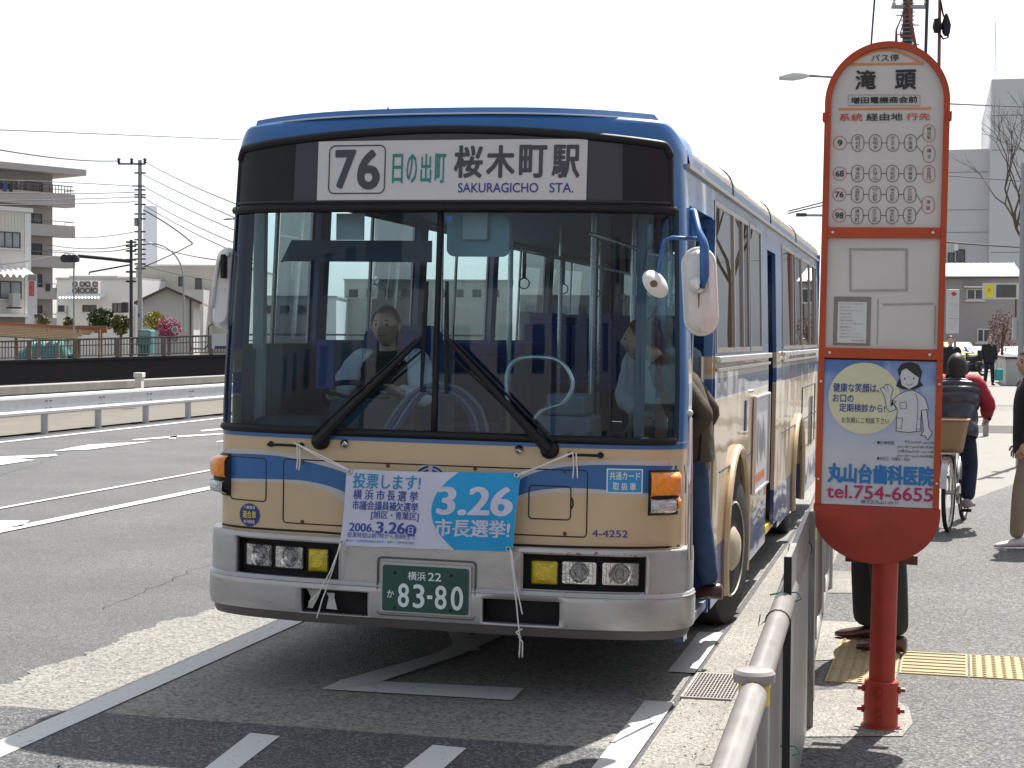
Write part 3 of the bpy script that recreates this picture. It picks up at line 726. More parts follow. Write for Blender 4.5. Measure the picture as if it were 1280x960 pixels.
band('blue_band', [(281, 566), (340, 569), (392, 579), (436, 593), (462, 612)], [(281, 597), (345, 599), (388, 602), (428, 614), (450, 634)], 'bus_blue', 0.0024)
band('pale_band', [(630, 608), (655, 588), (700, 578), (760, 575), (855, 573)], [(628, 640), (650, 625), (685, 617), (740, 617), (856, 621)], 'bus_white_stripe', 0.0012)
band('blue_band', [(634, 612), (660, 594), (702, 584), (760, 581), (857, 580)], [(632, 632), (652, 618), (688, 611), (740, 611), (857, 616)], 'bus_blue', 0.0024)
# shut lines of the hatches
def hatch(x0, x1, y0, y1, r=0.0036, cr=0.018):
    (a, d), (b, c) = BF(x0, y0), BF(x1, y1); mb = MB(); out = []
    path = rr(a, b, c, d, cr, 4)
    for i in range(len(path)):
        p, q = path[i], path[(i+1) % len(path)]; n = max(1, int(math.hypot(q[0]-p[0], q[1]-p[1])/0.05))
        out += [front(p[0]+(q[0]-p[0])*k/n, p[1]+(q[1]-p[1])*k/n, 0.0006) for k in range(n)]
    mb.tube(out, r, 6, closed=True); return mb.build('hatch_seam', MT['seam'], bus)
hatch(289, 332.5, 570, 627)
hatch(355, 733, 573.5, 671.5)
hatch(661.5, 713, 606.5, 650)
sm_ = MB(); fline(sm_, [(714, 622), (716, 626), (716, 632), (714, 636)], 0.005); sm_.build('hatch_seam', MT['seam'], bus)
sm_ = MB(); fline(sm_, [(278, 655), (400, 665), (560, 677), (700, 683), (850, 681)], 0.006, off=0.0); sm_.build('bumper_gap', MT['black_matte'], bus)
for px in ((379, 578), (378, 652), (485, 582), (594, 586), (706, 589), (706, 667)):
    x, z = BF(*px); p = front(x, z, 0.001); MB().lathe([(0.010, 0.0), (0.009, -0.004), (0.004, -0.006)], tuple(p), 'y', 12).build('hatch_lock', MT['dark_wood'], bus)
# round city emblem peeping out over the banner
ex, ez = BF(538, 604); er = 0.098
em = MB(); em.poly(ell(ex, ez, er, er, 32), lambda x, z, o: front(x, z, 0.003)); eo = em.build('emblem', MT['bus_white_stripe'], bus, tri=True)
mb = MB()
for r_ in (0.088, 0.070, 0.050, 0.030):
    for a0, a1 in ((8, 82), (98, 172), (188, 262), (278, 352)):
        o_ = [(ex+r_*math.cos(R(a0+(a1-a0)*k/8)), ez+r_*math.sin(R(a0+(a1-a0)*k/8))) for k in range(9)]
        i_ = [(ex+(r_-0.011)*math.cos(R(a1-(a1-a0)*k/8)), ez+(r_-0.011)*math.sin(R(a1-(a1-a0)*k/8))) for k in range(9)]
        mb.poly(o_+i_, lambda x, z, o: front(x, z, 0.0045))
mb.build('emblem_print', MT['sticker_navy'], eo, tri=True)
# compliance sticker, card sticker, fleet number
x0, z1 = BF(300, 628); x1, z0 = BF(325, 659); cx, cz = (x0+x1)/2, (z0+z1)/2
so_ = fpatch('round_sticker', ell(cx, cz, (x1-x0)/2, (z1-z0)/2), 'sticker_navy', 0.0022)
write(so_, '適合車', front, cx-0.042, cx+0.042, cz-0.018, cz+0.022, 'sticker_yellow', 0.02, 0.0042)
write(so_, '八都県市', front, cx-0.036, cx+0.036, cz+0.030, cz+0.048, 'plate_white', 0.01, 0.0042)
write(so_, '粒子状物質', front, cx-0.034, cx+0.034, cz-0.044, cz-0.026, 'plate_white', 0.01, 0.0042)
(x0, z1), (x1, z0) = BF(758.5, 585.5), BF(803, 617)
so_ = fpatch('card_sticker', [(x0, z0), (x1, z0), (x1, z1), (x0, z1)], 'plate_white', 0.0035)
b_ = fpatch('sticker_field', [(x0+.006, z0+.006), (x1-.006, z0+.006), (x1-.006, z1-.006), (x0+.006, z1-.006)], 'sticker_blue', 0.0043, so_)
w_ = x1-x0; h_ = z1-z0
write(so_, '共通カード', front, x0+w_*.08, x1-w_*.08, z0+h_*.54, z1-h_*.12, 'plate_white', 0.015, 0.0055)
write(so_, '取扱車', front, x0+w_*.15, x1-w_*.15, z0+h_*.12, z0+h_*.44, 'plate_white', 0.015, 0.0055, spaced=True)
(x0, z0), (x1, z1) = BF(740, 671), BF(785, 663)
write(bus, '4-4252', front, x0, x1, z0, z1, 'ink_navy', 0.02, 0.002, name='fleet_number')
# grab rails and washer nozzles under the windscreen
for (xa, xb, yy) in ((339, 377, 555), (713, 751, 568)):
    (x0, z0), (x1, _) = BF(xa, yy), BF(xb, yy)
    mb = MB(); pts = [front(x0, z0, 0.0), front(x0+0.005, z0, 0.04), front((x0+x1)/2, z0+0.002, 0.046), front(x1-0.005, z0, 0.04), front(x1, z0, 0.0)]
    mb.tube(pts, 0.007, 8); mb.lathe([(0.016, -0.004), (0.014, -0.012)], tuple(front(x0, z0)), 'y', 12); mb.lathe([(0.016, -0.004), (0.014, -0.012)], tuple(front(x1, z0)), 'y', 12)
    mb.build('grab_rail', MT['black_rubber'], bus, smooth=True)
for px in ((431, 555), (649, 562)):
    x, z = BF(*px); p = front(x, z); mb = MB(); mb.lathe([(0.024, -0.002), (0.022, -0.012), (0.012, -0.022), (0.004, -0.03)], tuple(p), 'y', 14); mb.tube([p+Vector((0, -0.02, 0)), p+Vector((0.012, -0.035, 0.012))], 0.006, 6)
    mb.build('washer_nozzle', MT['chrome'], bus, smooth=True)
# --- bumper
def bump(th, z, extra=0.0):
    k = (z-0.37)/(0.765-0.37); o = 0.016+0.012*(z < 0.545)-0.004*max(0, (k-0.92)/0.08)-0.008*max(0, (0.12-k)/0.12); return fth(th, z, o+extra)
def th_of(x): q = max(-1, min(1, -x/(HW+0.02))); return math.acos(math.copysign(abs(q)**(ND/2), q))
def bumper_mesh(holes, zl, name):
    ths = sorted({0, PI, *[PI*k/70 for k in range(71)], *[t for h in holes for t in (th_of(h[0]), th_of(h[1]))]})
    zs = sorted({*zl, *[v for h in holes for v in h[2:]]})
    bm = bmesh.new(); vd = {}
    def V(i, j):
        if (i, j) not in vd: vd[(i, j)] = bm.verts.new(bump(ths[i], zs[j]))
        return vd[(i, j)]
    for i in range(len(ths)-1):
        for j in range(len(zs)-1):
            ct = (ths[i]+ths[i+1])/2; cz = (zs[j]+zs[j+1])/2
            if any(th_of(a) < ct < th_of(b) and c < cz < d for a, b, c, d in holes): continue
            bm.faces.new([V(i, j), V(i+1, j), V(i+1, j+1), V(i, j+1)])
    for f_ in bm.faces: f_.smooth = True
    me = bpy.data.meshes.new(name); bm.to_mesh(me); bm.free(); me.materials.append(MT['bumper_silver'])
    o = link(name, me, bus); s = o.modifiers.new('th', 'SOLIDIFY'); s.thickness = 0.045; s.offset = 0 if False else 1
    return o
def rect(pa, pb):
    (x0, z1), (x1, z0) = B(*pa, -0.03), B(*pb, -0.03); return [x0, x1, z0, z1]
HL = rect((289, 674), (424, 717)); HRr = rect((652, 691), (802, 737))
HL = [HL[0], HL[1], 0.553, 0.742]; HRr = [HRr[0], HRr[1], 0.560, 0.742]
s1 = rect((378, 733), (462, 764)); s2 = rect((604, 745), (698, 775))
s1 = [s1[0], s1[1], 0.388, 0.506]; s2 = [s2[0], s2[1], 0.395, 0.512]
bo = bumper_mesh([HL, HRr, s1, s2], [0.385, 0.43, 0.50, 0.540, 0.5451, 0.5452, 0.60, 0.66, 0.70, 0.745, 0.757, 0.768], 'bumper')
bo.modifiers['th'].offset = -1
bo.modifiers['th'].thickness = -0.03
mb = MB(); mb.grid(lambda u, v: fth(PI*u, 0.384-0.052*v, 0.034-0.012*v*v), 70, 4); mb.grid(lambda u, v: fth(PI*u, 0.332, 0.022-0.09*v), 70, 1); mb.build('bumper_lip', MT['bumper_lip'], bus, smooth='all')
mb = MB(); mb.grid(lambda u, v: fth(PI*u, 0.768, 0.040-0.06*v), 70, 1); mb.build('bumper_top', MT['bumper_silver'], bus, smooth='all')
# raised crease of the bumper between lamps and lower part
mb = MB(); mb.tube([bump(PI*k/80, 0.540, 0.027) for k in range(81)], 0.005, 6); mb.build('bumper_crease', MT['bumper_silver'], bus, smooth='all')
for (a, b, c, d), side_ in ((HL, -1), (HRr, 1)):
    xm = (a+b)/2
    yb = 0.03 if True else 0
    mb = MB(); mb.grid(lambda u, v: front(a-0.01+(b-a+0.02)*u, c-0.01+(d-c+0.02)*v, -0.022), 12, 1); box_ = mb.build('lamp_panel', MT['black_matte'], bus)
    # raised silver rim round the recess
    mb = MB(); path = [(x, z) for x, z in rr(a, b, c, d, 0.008, 4)]; out = []
    for i in range(len(path)):
        p, q = path[i], path[(i+1) % len(path)]; n = max(1, int(abs(q[0]-p[0])/0.06))
        for k in range(n): xx = p[0]+(q[0]-p[0])*k/n; zz = p[1]+(q[1]-p[1])*k/n; out.append(front(xx, zz, 0.024))
    mb.tube(out, 0.006, 6, closed=True); mb.build('lamp_rim', MT['bumper_silver'], bus, smooth='all')
    lamps = [(301, 337), (341, 378), (384, 410)] if side_ < 0 else [(664, 697), (702, 744), (751, 795)]
    for i, (pa, pb) in enumerate(lamps):
        x0 = B(pa, 700, 0.0)[0]; x1 = B(pb, 700, 0.0)[0]; yellow = (i == 2) if side_ < 0 else (i == 0)
        z0, z1 = (0.595, 0.705)
        if yellow: z0, z1 = 0.588, 0.704
        lt = 'lamp_clear'
        def lens(u, v, bulge=0.02):
            x = x0+(x1-x0)*u; z = z0+(z1-z0)*v; k = (1-(2*u-1)**4)*(1-(2*v-1)**4); return front(x, z, 0.0+bulge*k)
        nm = 'fog_lamp' if yellow else 'headlamp'
        if yellow:
            mb = MB(); mb.grid(lens, 12, 10); lo_ = mb.build(nm, MT['fog_yellow'], bus, smooth='all')
            mb = MB(); mb.tube([front(x0+(x1-x0)*(.5+.3*math.cos(t)), z0+(z1-z0)*(.5+.3*math.sin(t)), 0.018) for t in [2*PI*k/20 for k in range(20)]], 0.004, 5, closed=True); mb.build('lens_ring', MT['fog_yellow'], lo_, smooth='all')
        else:
            mb = MB()
            def bowl(u, v):
                x = x0+(x1-x0)*u; z = z0+(z1-z0)*v; dx = (u-.5)*(x1-x0)/.045; dz = (v-.5)*(z1-z0)/.045; rr_ = min(1, math.hypot(dx, dz)); return front(x, z, -0.018+0.022*rr_**2)
            mb.grid(bowl, 18, 14); lo_ = mb.build(nm, MT['reflector'], bus, smooth='all')
            mb = MB(); mb.lathe([(0.017, 0.0), (0.017, -0.012), (0.010, -0.018)], tuple(front((x0+x1)/2, (z0+z1)/2, -0.014)), 'y', 14); mb.build('bulb', MT['lamp_clear'], lo_, smooth=True)
            mb = MB()
            for k in range(1, 9):
                xx = x0+(x1-x0)*k/9; mb.tube([front(xx, z0+.004, 0.012), front(xx, z1-.004, 0.012)], 0.0012, 4)
            mb.build('lens_ribs', MT['lens'], lo_)
            mb = MB(); mb.grid(lambda u, v: lens(u, v, 0.010)+Vector((0, -0.006, 0)), 10, 8); mb.build('lens', MT['lens'], lo_, smooth='all')
        mb = MB(); fr_ = [front(x, z, 0.006) for x, z in rr(x0-.003, x1+.003, z0-.003, z1+.003, 0.012, 4)]; mb.tube(fr_, 0.005, 6, closed=True); mb.build('lamp_bezel', MT['black_rubber'], lo_, smooth='all')
for (a, b, c, d), nm in ((s1, 'step_slot'), (s2, 'step_slot')):
    mb = MB(); mb.grid(lambda u, v: front(a-.01+(b-a+.02)*u, c-.01+(d-c+.02)*v, -0.05), 8, 1)
    so_ = mb.build(nm, MT['black_matte'], bus)
    mb = MB(); mb.tube([front(x, z, 0.024) for x, z in rr(a, b, c, d, 0.012, 4)], 0.004, 6, closed=True); mb.build('slot_edge', MT['black_rubber'], so_, smooth='all')
a, b, c, d = s1
mb = MB(); mb.poly([(a+.005, d-.005), (a+.06, d-.004), (a+.085, d-.02), (a+.07, d-.05), (a+.04, c+.01), (a+.012, c+.012), (a+.03, d-.05)], lambda x, z, o: front(x, z, 0.0)); mb.poly([(a+.115, d-.024), (a+.16, d-.022), (a+.158, d-.045), (a+.175, c+.012), (a+.115, c+.014), (a+.128, d-.045)], lambda x, z, o: front(x, z, 0.0))
mb.build('torn_sticker', MT['paper'], bus, tri=True)
# number plate
(x0, _), (x1, _) = B(479, 733, -0.05), B(587, 733, -0.05); pz0, pz1 = 0.424, 0.652
pc = (x0+x1)/2; x0, x1 = pc-0.222, pc+0.222
def plate_map(x, z, off): return (x, -0.062-off, z)
mb = MB(); mb.poly(rr(x0, x1, pz0, pz1, 0.014), plate_map, 0.004); plate = mb.build('number_plate', MT['plate_green'], bus, tri=True)
for k, (a, b) in enumerate(((0.185, 0.315), (0.36, 0.495), (0.615, 0.75), (0.80, 0.94))):
    write(plate, '8380'[k], plate_map, x0+.444*a, x0+.444*b, pz0+.022, pz0+.140, 'plate_white', 0.035, 0.0055)
write(plate, '-', plate_map, x0+.444*.525, x0+.444*.585, pz0+.070, pz0+.088, 'plate_white', 0.02, 0.0055)
write(plate, '横浜', plate_map, x0+.132, x0+.224, pz1-.070, pz1-.026, 'plate_white', 0.01, 0.0055)
write(plate, '22', plate_map, x0+.236, x0+.304, pz1-.068, pz1-.028, 'plate_white', 0.015, 0.0055)
write(plate, 'か', plate_map, x0+.025, x0+.062, pz0+.066, pz0+.104, 'plate_white', 0.01, 0.0055)
for xx in (x0+.065, x1-.09):
    for zz in (pz0+.018, pz1-.038): MB().lathe([(0.008, -0.0665), (0.006, -0.070)], (xx, 0, zz), 'y', 10).build('plate_screw', MT['black_rubber'], plate)
mb = MB(); mb.tube([(x, -0.052, z) for x, z in rr(x0-.030, x1+.030, pz0-.022, pz1+.034, 0.02, 4)], 0.005, 6, closed=True); mb.build('plate_recess', MT['bumper_lip'], bus)
MB().box(x0-.012, x1+.012, -0.0615, -0.035, pz0-.012, pz1+.014).build('plate_holder', MT['bumper_silver'], bus, bevel=0.004)
# corner indicators
def indicator(px0, px1, py0, py1, sgn):
    x0, z1 = BF(px0, py0); x1, z0 = BF(px1, py1)
    z0, z1 = 0.945, 1.150
    if sgn > 0: x0, x1 = 1.075, 1.205
    else: x0, x1 = -1.219, -1.115
    h = z1-z0; zm = z0+h*0.40
    def bl(u, v, za, zb, bg_, o0=0.012): bg_ = bg_*(1.0 if sgn > 0 else 1.6); k = (1-(2*u-1)**6)*(1-(2*v-1)**6); return front(x0+(x1-x0)*u, za+(zb-za)*v, o0+bg_*k)
    mb = MB(); mb.grid(lambda u, v: bl(u, v, z0-.008, z1+.008, 0.03, 0.002), 14, 10); base = mb.build('indicator', MT['black_rubber'], bus, smooth='all')
    mb = MB(); mb.grid(lambda u, v: bl(u*0.9+0.05, v, zm, z1-.002, 0.034, 0.016), 12, 8); mb.build('amber_lens', MT['amber'], base, smooth='all')
    mb = MB(); mb.grid(lambda u, v: bl(u*0.72+(0.05 if sgn > 0 else 0.2), v, z0+.004, zm-.003, 0.034, 0.016), 10, 6); mb.build('clear_lens', MT['lamp_clear'], base, smooth='all')
    mb = MB(); mb.grid(lambda u, v: bl(u*0.16+(0.80 if sgn > 0 else 0.02), v, z0+.012, zm-.002, 0.034, 0.016), 4, 6); mb.build('amber_side', MT['amber'], base, smooth='all')
indicator(827, 857, 592, 645, 1); indicator(263, 283, 570, 622, -1)
# the left one stands proud of the corner
# --- windscreen, mask, destination board
zb, zt = 1.302, 2.400
def strip(name, zf, m, off, th0, th1, r=0.018, n=60):
    mb = MB(); mb.tube([fth(th0+(th1-th0)*k/n, zf(k/n), off) for k in range(n+1)], r, 8); return mb.build(name, MT[m], bus, smooth='all')
ta, tb = 0.33, PI-0.33
mb = MB(); mb.grid(lambda u, v: fth(ta+(tb-ta)*u, zb+(zt-zb)*v, -0.006), 60, 6); wsc = mb.build('windscreen', MT['windscreen'], bus, smooth='all')
strip('windscreen_seal', lambda u: 1.298, 'black_rubber', 0.002, ta-0.005, tb+0.005, 0.021)
strip('windscreen_seal', lambda u: 2.425, 'black_rubber', 0.004, ta-0.005, tb+0.005, 0.022)
strip('windscreen_trim', lambda u: 2.458, 'dark_grey', 0.006, ta+0.06, tb-0.06, 0.008)
for th_, nm in ((ta-0.03, 'windscreen_seal'), (tb+0.03, 'windscreen_seal')):
    mb = MB(); mb.grid(lambda u, v: fth(th_-0.03+0.07*u, 1.30+1.13*v, 0.004), 6, 8); mb.build(nm, MT['black_rubber'], bus, smooth='all')
mb = MB(); mb.tube([front(0.012, 1.30+1.11*k/8, -0.002) for k in range(9)], 0.016, 8); mb.build('windscreen_bar', MT['black_rubber'], bus, smooth='all')
def zm(th):                                          # crown of the mask's upper edge
    q = abs(math.cos(th))**(2/ND); return 2.822-0.085*q**1.7
mt0 = 0.40
mb = MB(); mb.grid(lambda u, v: fth(mt0+(PI-2*mt0)*u, 2.44+(zm(mt0+(PI-2*mt0)*u)-0.012-2.44)*v, 0.003), 60, 4); mask = mb.build('destination_glass', MT['mask_grey'], bus, smooth='all')
def mz(u, th): return zm(th)-0.006-0.055*max(0, (abs(2*u-1)-0.93)/0.07)**2
mb = MB(); mb.tube([fth(mt0+(PI-2*mt0)*k/80, mz(k/80, mt0+(PI-2*mt0)*k/80), 0.002) for k in range(81)], 0.022, 8); mb.build('mask_edge', MT['black_rubber'], bus, smooth='all')
for t_ in (mt0-0.01, PI-mt0+0.01): mb = MB(); mb.tube([fth(t_, 2.42+0.30*k/6, 0.0) for k in range(7)], 0.016, 8); mb.build('mask_edge', MT['black_rubber'], bus, smooth='all')
for a, b in ((mt0+0.02, 1.04), (PI-0.86, PI-mt0-0.02)):
    mb = MB(); mb.grid(lambda u, v: fth(a+(b-a)*u, 2.465+(zm(a+(b-a)*u)-0.03-2.465)*v, 0.006), 16, 2); mb.build('dark_panel', MT['black_rubber'], mask, smooth='all')
(x0, z0), (x1, z1) = BF(397, 250), BF(735, 176); z0, z1 = (BF(566, 250.5)[1]), (BF(566, 175)[1])
def dm(x, z, off=0.0): return front(x, z, 0.007+off)
board = fpatch('destination_board', [(x0, z0), (x1, z0), (x1, z1), (x0, z1)], 'sign_white', 0.009, mask)
def dpx(px): return BF(px, 212)[0]
def dz(py): return z1+(z0-z1)*(py-175)/(75.5)
def dwrite(s, xa, xb, ya, yb, m, bold, **k): write(board, s, dm, dpx(xa), dpx(xb), dz(yb), dz(ya), m, bold, 0.0045, **k)
dwrite('7', 419.5, 446, 186, 236, 'ink_grey', 0.06); dwrite('6', 447.5, 476, 186, 237, 'ink_grey', 0.06)
dwrite('日の出町', 489, 560, 192, 229, 'ink_teal', 0.028, spaced=True)
for ch, xa, xb in (('桜', 568, 604), ('木', 608, 644), ('町', 649, 684), ('駅', 690, 725)): dwrite(ch, xa, xb, 182, 223, 'ink_grey', 0.030)
dwrite('SAKURAGICHO', 574, 674, 229, 241, 'ink_navy', 0.018); dwrite('STA.', 688, 718, 229, 241, 'ink_navy', 0.018)
mb = MB(); out = [dm(x, z, 0.004) for x, z in rr(dpx(412.5), dpx(482), dz(241.5), dz(181), 0.03, 5)]; mb.tube(out, 0.0032, 5, closed=True); mb.build('number_frame', MT['ink_grey'], board)

# wipers
def wiper(piv, tip, btop, bbot, off0):
    ro = MB(); P3 = lambda px, o: front(*BF(*px), o)
    ro.lathe([(0.045, 0), (0.045, -0.03), (0.03, -0.05), (0.012, -0.055)], tuple(P3(piv, 0.0)), 'y', 16)
    ro.tube([P3(piv, 0.05), P3(((piv[0]*.7+tip[0]*.3), (piv[1]*.7+tip[1]*.3)), 0.06), P3(tip, 0.055)], [0.030, 0.020, 0.011], 8)
    w_ = ro.build('wiper', MT['black_rubber'], bus, smooth=True)
    dx = 7 if tip[0] < 545 else -7
    q = MB(); q.tube([P3((piv[0]-dx*0.8, piv[1]-10), 0.045), P3((tip[0]-dx*1.3, tip[1]+4), 0.05)], 0.007, 6); q.tube([P3((piv[0]+dx*1.8, piv[1]-14), 0.045), P3((tip[0]-dx*0.2, tip[1]+18), 0.05)], 0.006, 6)
    q.build('link_rod', MT['black_rubber'], w_)
    q = MB(); q.tube([P3(btop, 0.03), P3(((btop[0]+bbot[0])/2, (btop[1]+bbot[1])/2), 0.026), P3(bbot, 0.02)], [0.009, 0.013, 0.008], 6)
    q.tube([P3(((btop[0]+bbot[0])/2-0.2, (btop[1]+bbot[1])/2-30), 0.036), P3(tip, 0.055), P3(((btop[0]+bbot[0])/2, (btop[1]+bbot[1])/2+34), 0.036)], 0.008, 6)
    q.build('blade', MT['black_rubber'], w_)
wiper((402, 551), (532, 421), (536, 352), (528, 490), 0)
wiper((688, 562), (562, 422), (561, 352), (559, 492), 0)

# --- mirrors
pm = lambda px, py, yl: (BMI @ onY(px, py, BY+yl))
mr_ = MB()
a1 = pm(868, 266, 0.10); a2 = pm(880, 302, 0.05); a3 = pm(880.5, 345, 0.03)
mr_.tube([pm(866, 300, 0.2), pm(866, 262, 0.2), pm(868, 266, 0.10), pm(873, 288, 0.02), pm(879, 302, -0.02), pm(880.5, 310, -0.03), pm(880.5, 345, -0.035), pm(878, 360, -0.02)], [0.018, 0.016, 0.016, 0.016, 0.020, 0.023, 0.023, 0.012], 10)
mir = mr_.build('kerb_mirror_arm', MT['bus_blue'], bus, smooth='all')
mr_ = MB(); mr_.tube([pm(879, 299, 0.05), pm(840, 297, 0.02), pm(831, 301, 0.01), pm(826, 318, -0.02), pm(822, 352, -0.05)], 0.010, 8); mr_.build('mirror_bracket', MT['bus_blue'], mir, smooth='all')
cxm, czm = pm(873.5, 364, 0.02).x, pm(873.5, 364, 0.02).z
def mirror_back(c, w_, h_, y, tilt, name, parent, depth=0.05, corner=None):
    rot = Matrix.Rotation(tilt, 3, 'Y'); mb = MB(); rings = []
    base = rr(-w_/2, w_/2, -h_/2, h_/2, (corner or w_/2)*0.98, 8); nb = len(base)
    for k_, (sc_, yy) in enumerate(((1.0, 0.012), (1.03, 0.0), (1.0, -0.010), (0.90, -0.014), (0.86, -0.022), (0.62, -depth*0.8), (0.0, -depth*0.8))):
        rings.append([(x - math.copysign(min(abs(x), (1-sc_)*w_/2), x) if sc_ < 1 else x*sc_, yy, z - math.copysign(min(abs(z), (1-sc_)*w_/2), z) if sc_ < 1 else z*sc_) for x, z in base])
    vs = [v for r_ in rings for v in r_]; fs = []
    for i in range(len(rings)-1):
        for k in range(nb): fs.append((i*nb+k, i*nb+(k+1) % nb, (i+1)*nb+(k+1) % nb, (i+1)*nb+k))
    fs.append(tuple(range(nb))); vs = [tuple(rot @ Vector(v)+Vector((c[0], y, c[1]))) for v in vs]
    mb.add(vs, fs); return mb.build(name, MT['mirror_white'], parent, smooth=True)
mh = mirror_back((cxm, czm), 0.165, 0.415, 0.06, R(-4), 'mirror', mir)
mb = MB(); mb.lathe([(0.042, 0.01), (0.040, -0.008), (0.02, -0.014), (0.0, -0.014)], (cxm, 0.0, czm+0.03), 'y', 18); mb.lathe([(0.014, 0), (0.012, -0.03)], (cxm, -0.01, czm+0.02), 'y', 8); mb.build('mirror_boss', MT['aluminium'], mh, smooth=True)
c2 = pm(819, 355, -0.08)
def disc(mb, c, rx, rz, n_, tilt, ny):
    pass
mb = MB(); prof = [(0.060, 0.008), (0.064, 0.0), (0.058, -0.012), (0.035, -0.030), (0.012, -0.036)]
mb.lathe(prof, (0, 0, 0), 'y', 26); rt = Matrix.Rotation(R(38), 3, 'Y') @ Matrix.Rotation(R(38), 3, 'Z')
mb.v = [tuple(Matrix.Rotation(R(-38), 3, 'Y') @ Matrix.Diagonal((0.86, 1, 1.18)).to_3x3() @ Matrix.Rotation(R(34), 3, 'Z') @ Vector(v)+c2) for v in mb.v]
rm_ = mb.build('round_mirror', MT['mirror_white'], mir, smooth=True)
mb = MB(); mb.tube([c2+Vector((0, -0.045, 0)), c2+Vector((0.0, -0.02, 0))], 0.018, 8); mb.tube([c2+Vector((0.01, -0.04, 0)), pm(822, 352, -0.05)], 0.008, 6); mb.build('mirror_knuckle', MT['rust'], rm_)
# road-side mirror, seen edge on
mb = MB(); pL = lambda px, py: pm(px, py, 0.25)
mb.tube([pL(287, 318), pL(279, 318), pL(273, 326), pL(268, 355), pL(265, 385)], 0.012, 8); ml_ = mb.build('road_mirror_arm', MT['mirror_white'], bus, smooth='all')
cL = pL(276, 381)
mirror_back((pL(277, 360).x, pL(277, 360).z), 0.115, 0.42, 0.30, R(4), 'mirror', ml_, depth=0.05)
mb = MB(); mb.box(pL(285, 0).x-0.012, pL(285, 0).x+0.012, 0.22, 0.27, pL(0, 345).z, pL(0, 316).z); mb.build('mirror_clamp', MT['black_rubber'], ml_, bevel=0.006)
# marker rod at the kerb corner
mb = MB(); rx = B(862.5, 515, 0.10)[0]; p0_ = pm(862.5, 516, 0.12); p1_ = pm(861, 700, 0.12)
mb.tube([p1_, p0_], 0.008, 8); rod = mb.build('marker_rod', MT['chrome'], bus, smooth='all')
mb = MB(); mb.lathe([(0.001, 0.016), (0.012, 0.011), (0.016, 0), (0.012, -0.011), (0.001, -0.016)], tuple(p0_), 'z', 12); mb.build('rod_ball', MT['guard_white'], rod, smooth='all')
mb = MB(); mb.tube([pm(861, 700, 0.12)+Vector((0.012, 0.01, 0)), pm(864, 523, 0.12)+Vector((0.0, 0.01, 0))], 0.006, 6); mb.build('door_edge_bar', MT['aluminium'], rod)
# door leaves
def leaf(y0, y1, x, m='bus_deep_blue', parent=bus, z0=0.36, z1=2.46, name='door_leaf', ang=0):
    mb = MB(); fw = 0.055
    mb.box(x-.015, x+.015, y0, y0+fw, z0, z1); mb.box(x-.015, x+.015, y1-fw, y1, z0, z1); mb.box(x-.015, x+.015, y0+fw, y1-fw, z0, z0+.45); mb.box(x-.015, x+.015, y0+fw, y1-fw, z1-fw, z1)
    o = mb.build(name, MT[m], parent)
    MB().box(x-.004, x+.004, y0+fw, y1-fw, z0+.45, z1-fw).build('pane', MT['side_glass'], o); return o
# folded front door: leaves stand across the opening, at its front and rear edge
def leafx(x0, x1, y, m, z0=0.30, z1=2.46, solid=0.5):
    mb = MB(); fw = 0.05
    mb.box(x0, x0+fw, y-.016, y+.016, z0, z1); mb.box(x1-fw, x1, y-.016, y+.016, z0, z1); mb.box(x0+fw, x1-fw, y-.016, y+.016, z0, z0+solid); mb.box(x0+fw, x1-fw, y-.016, y+.016, z1-fw, z1)
    o = mb.build('door_leaf', MT[m], bus); MB().box(x0+fw, x1-fw, y-.004, y+.004, z0+solid, z1-fw).build('pane', MT['side_glass_clear'], o); return o
leafx(0.93, 1.222, 0.50, 'cabin_grey', 0.27); leafx(0.90, 1.215, 1.37, 'livery_side', 0.27, solid=1.1)
MB().box(0.75, 1.21, 0.50, 1.40, 0.30, 0.345).build('door_step', MT['cabin_grey'], bus)
mb = MB(); mb.tube([(1.16, 1.32, 0.62), (1.16, 1.32, 1.7)], 0.016, 8); mb.build('door_rail', MT['handle_pipe'], bus)
# middle door slid open behind the panel: recess with its lining
MB().box(0.93, 1.20, 4.64, 5.60, 0.30, 0.36).build('door_step', MT['reflect_yellow'], bus)
mb = MB(); mb.box(1.08, 1.17, 5.54, 5.62, 0.36, 2.47); mb.build('door_lining', MT['bus_deep_blue'], bus)
wall('door_leaf', 1, 5.30, 5.62, 0.34, 2.47, [], th=0.03)
MB().box(0.6, 0.62, 4.62, 5.62, 0.3, 2.5).build('door_partition', MT['bus_deep_blue'], bus)
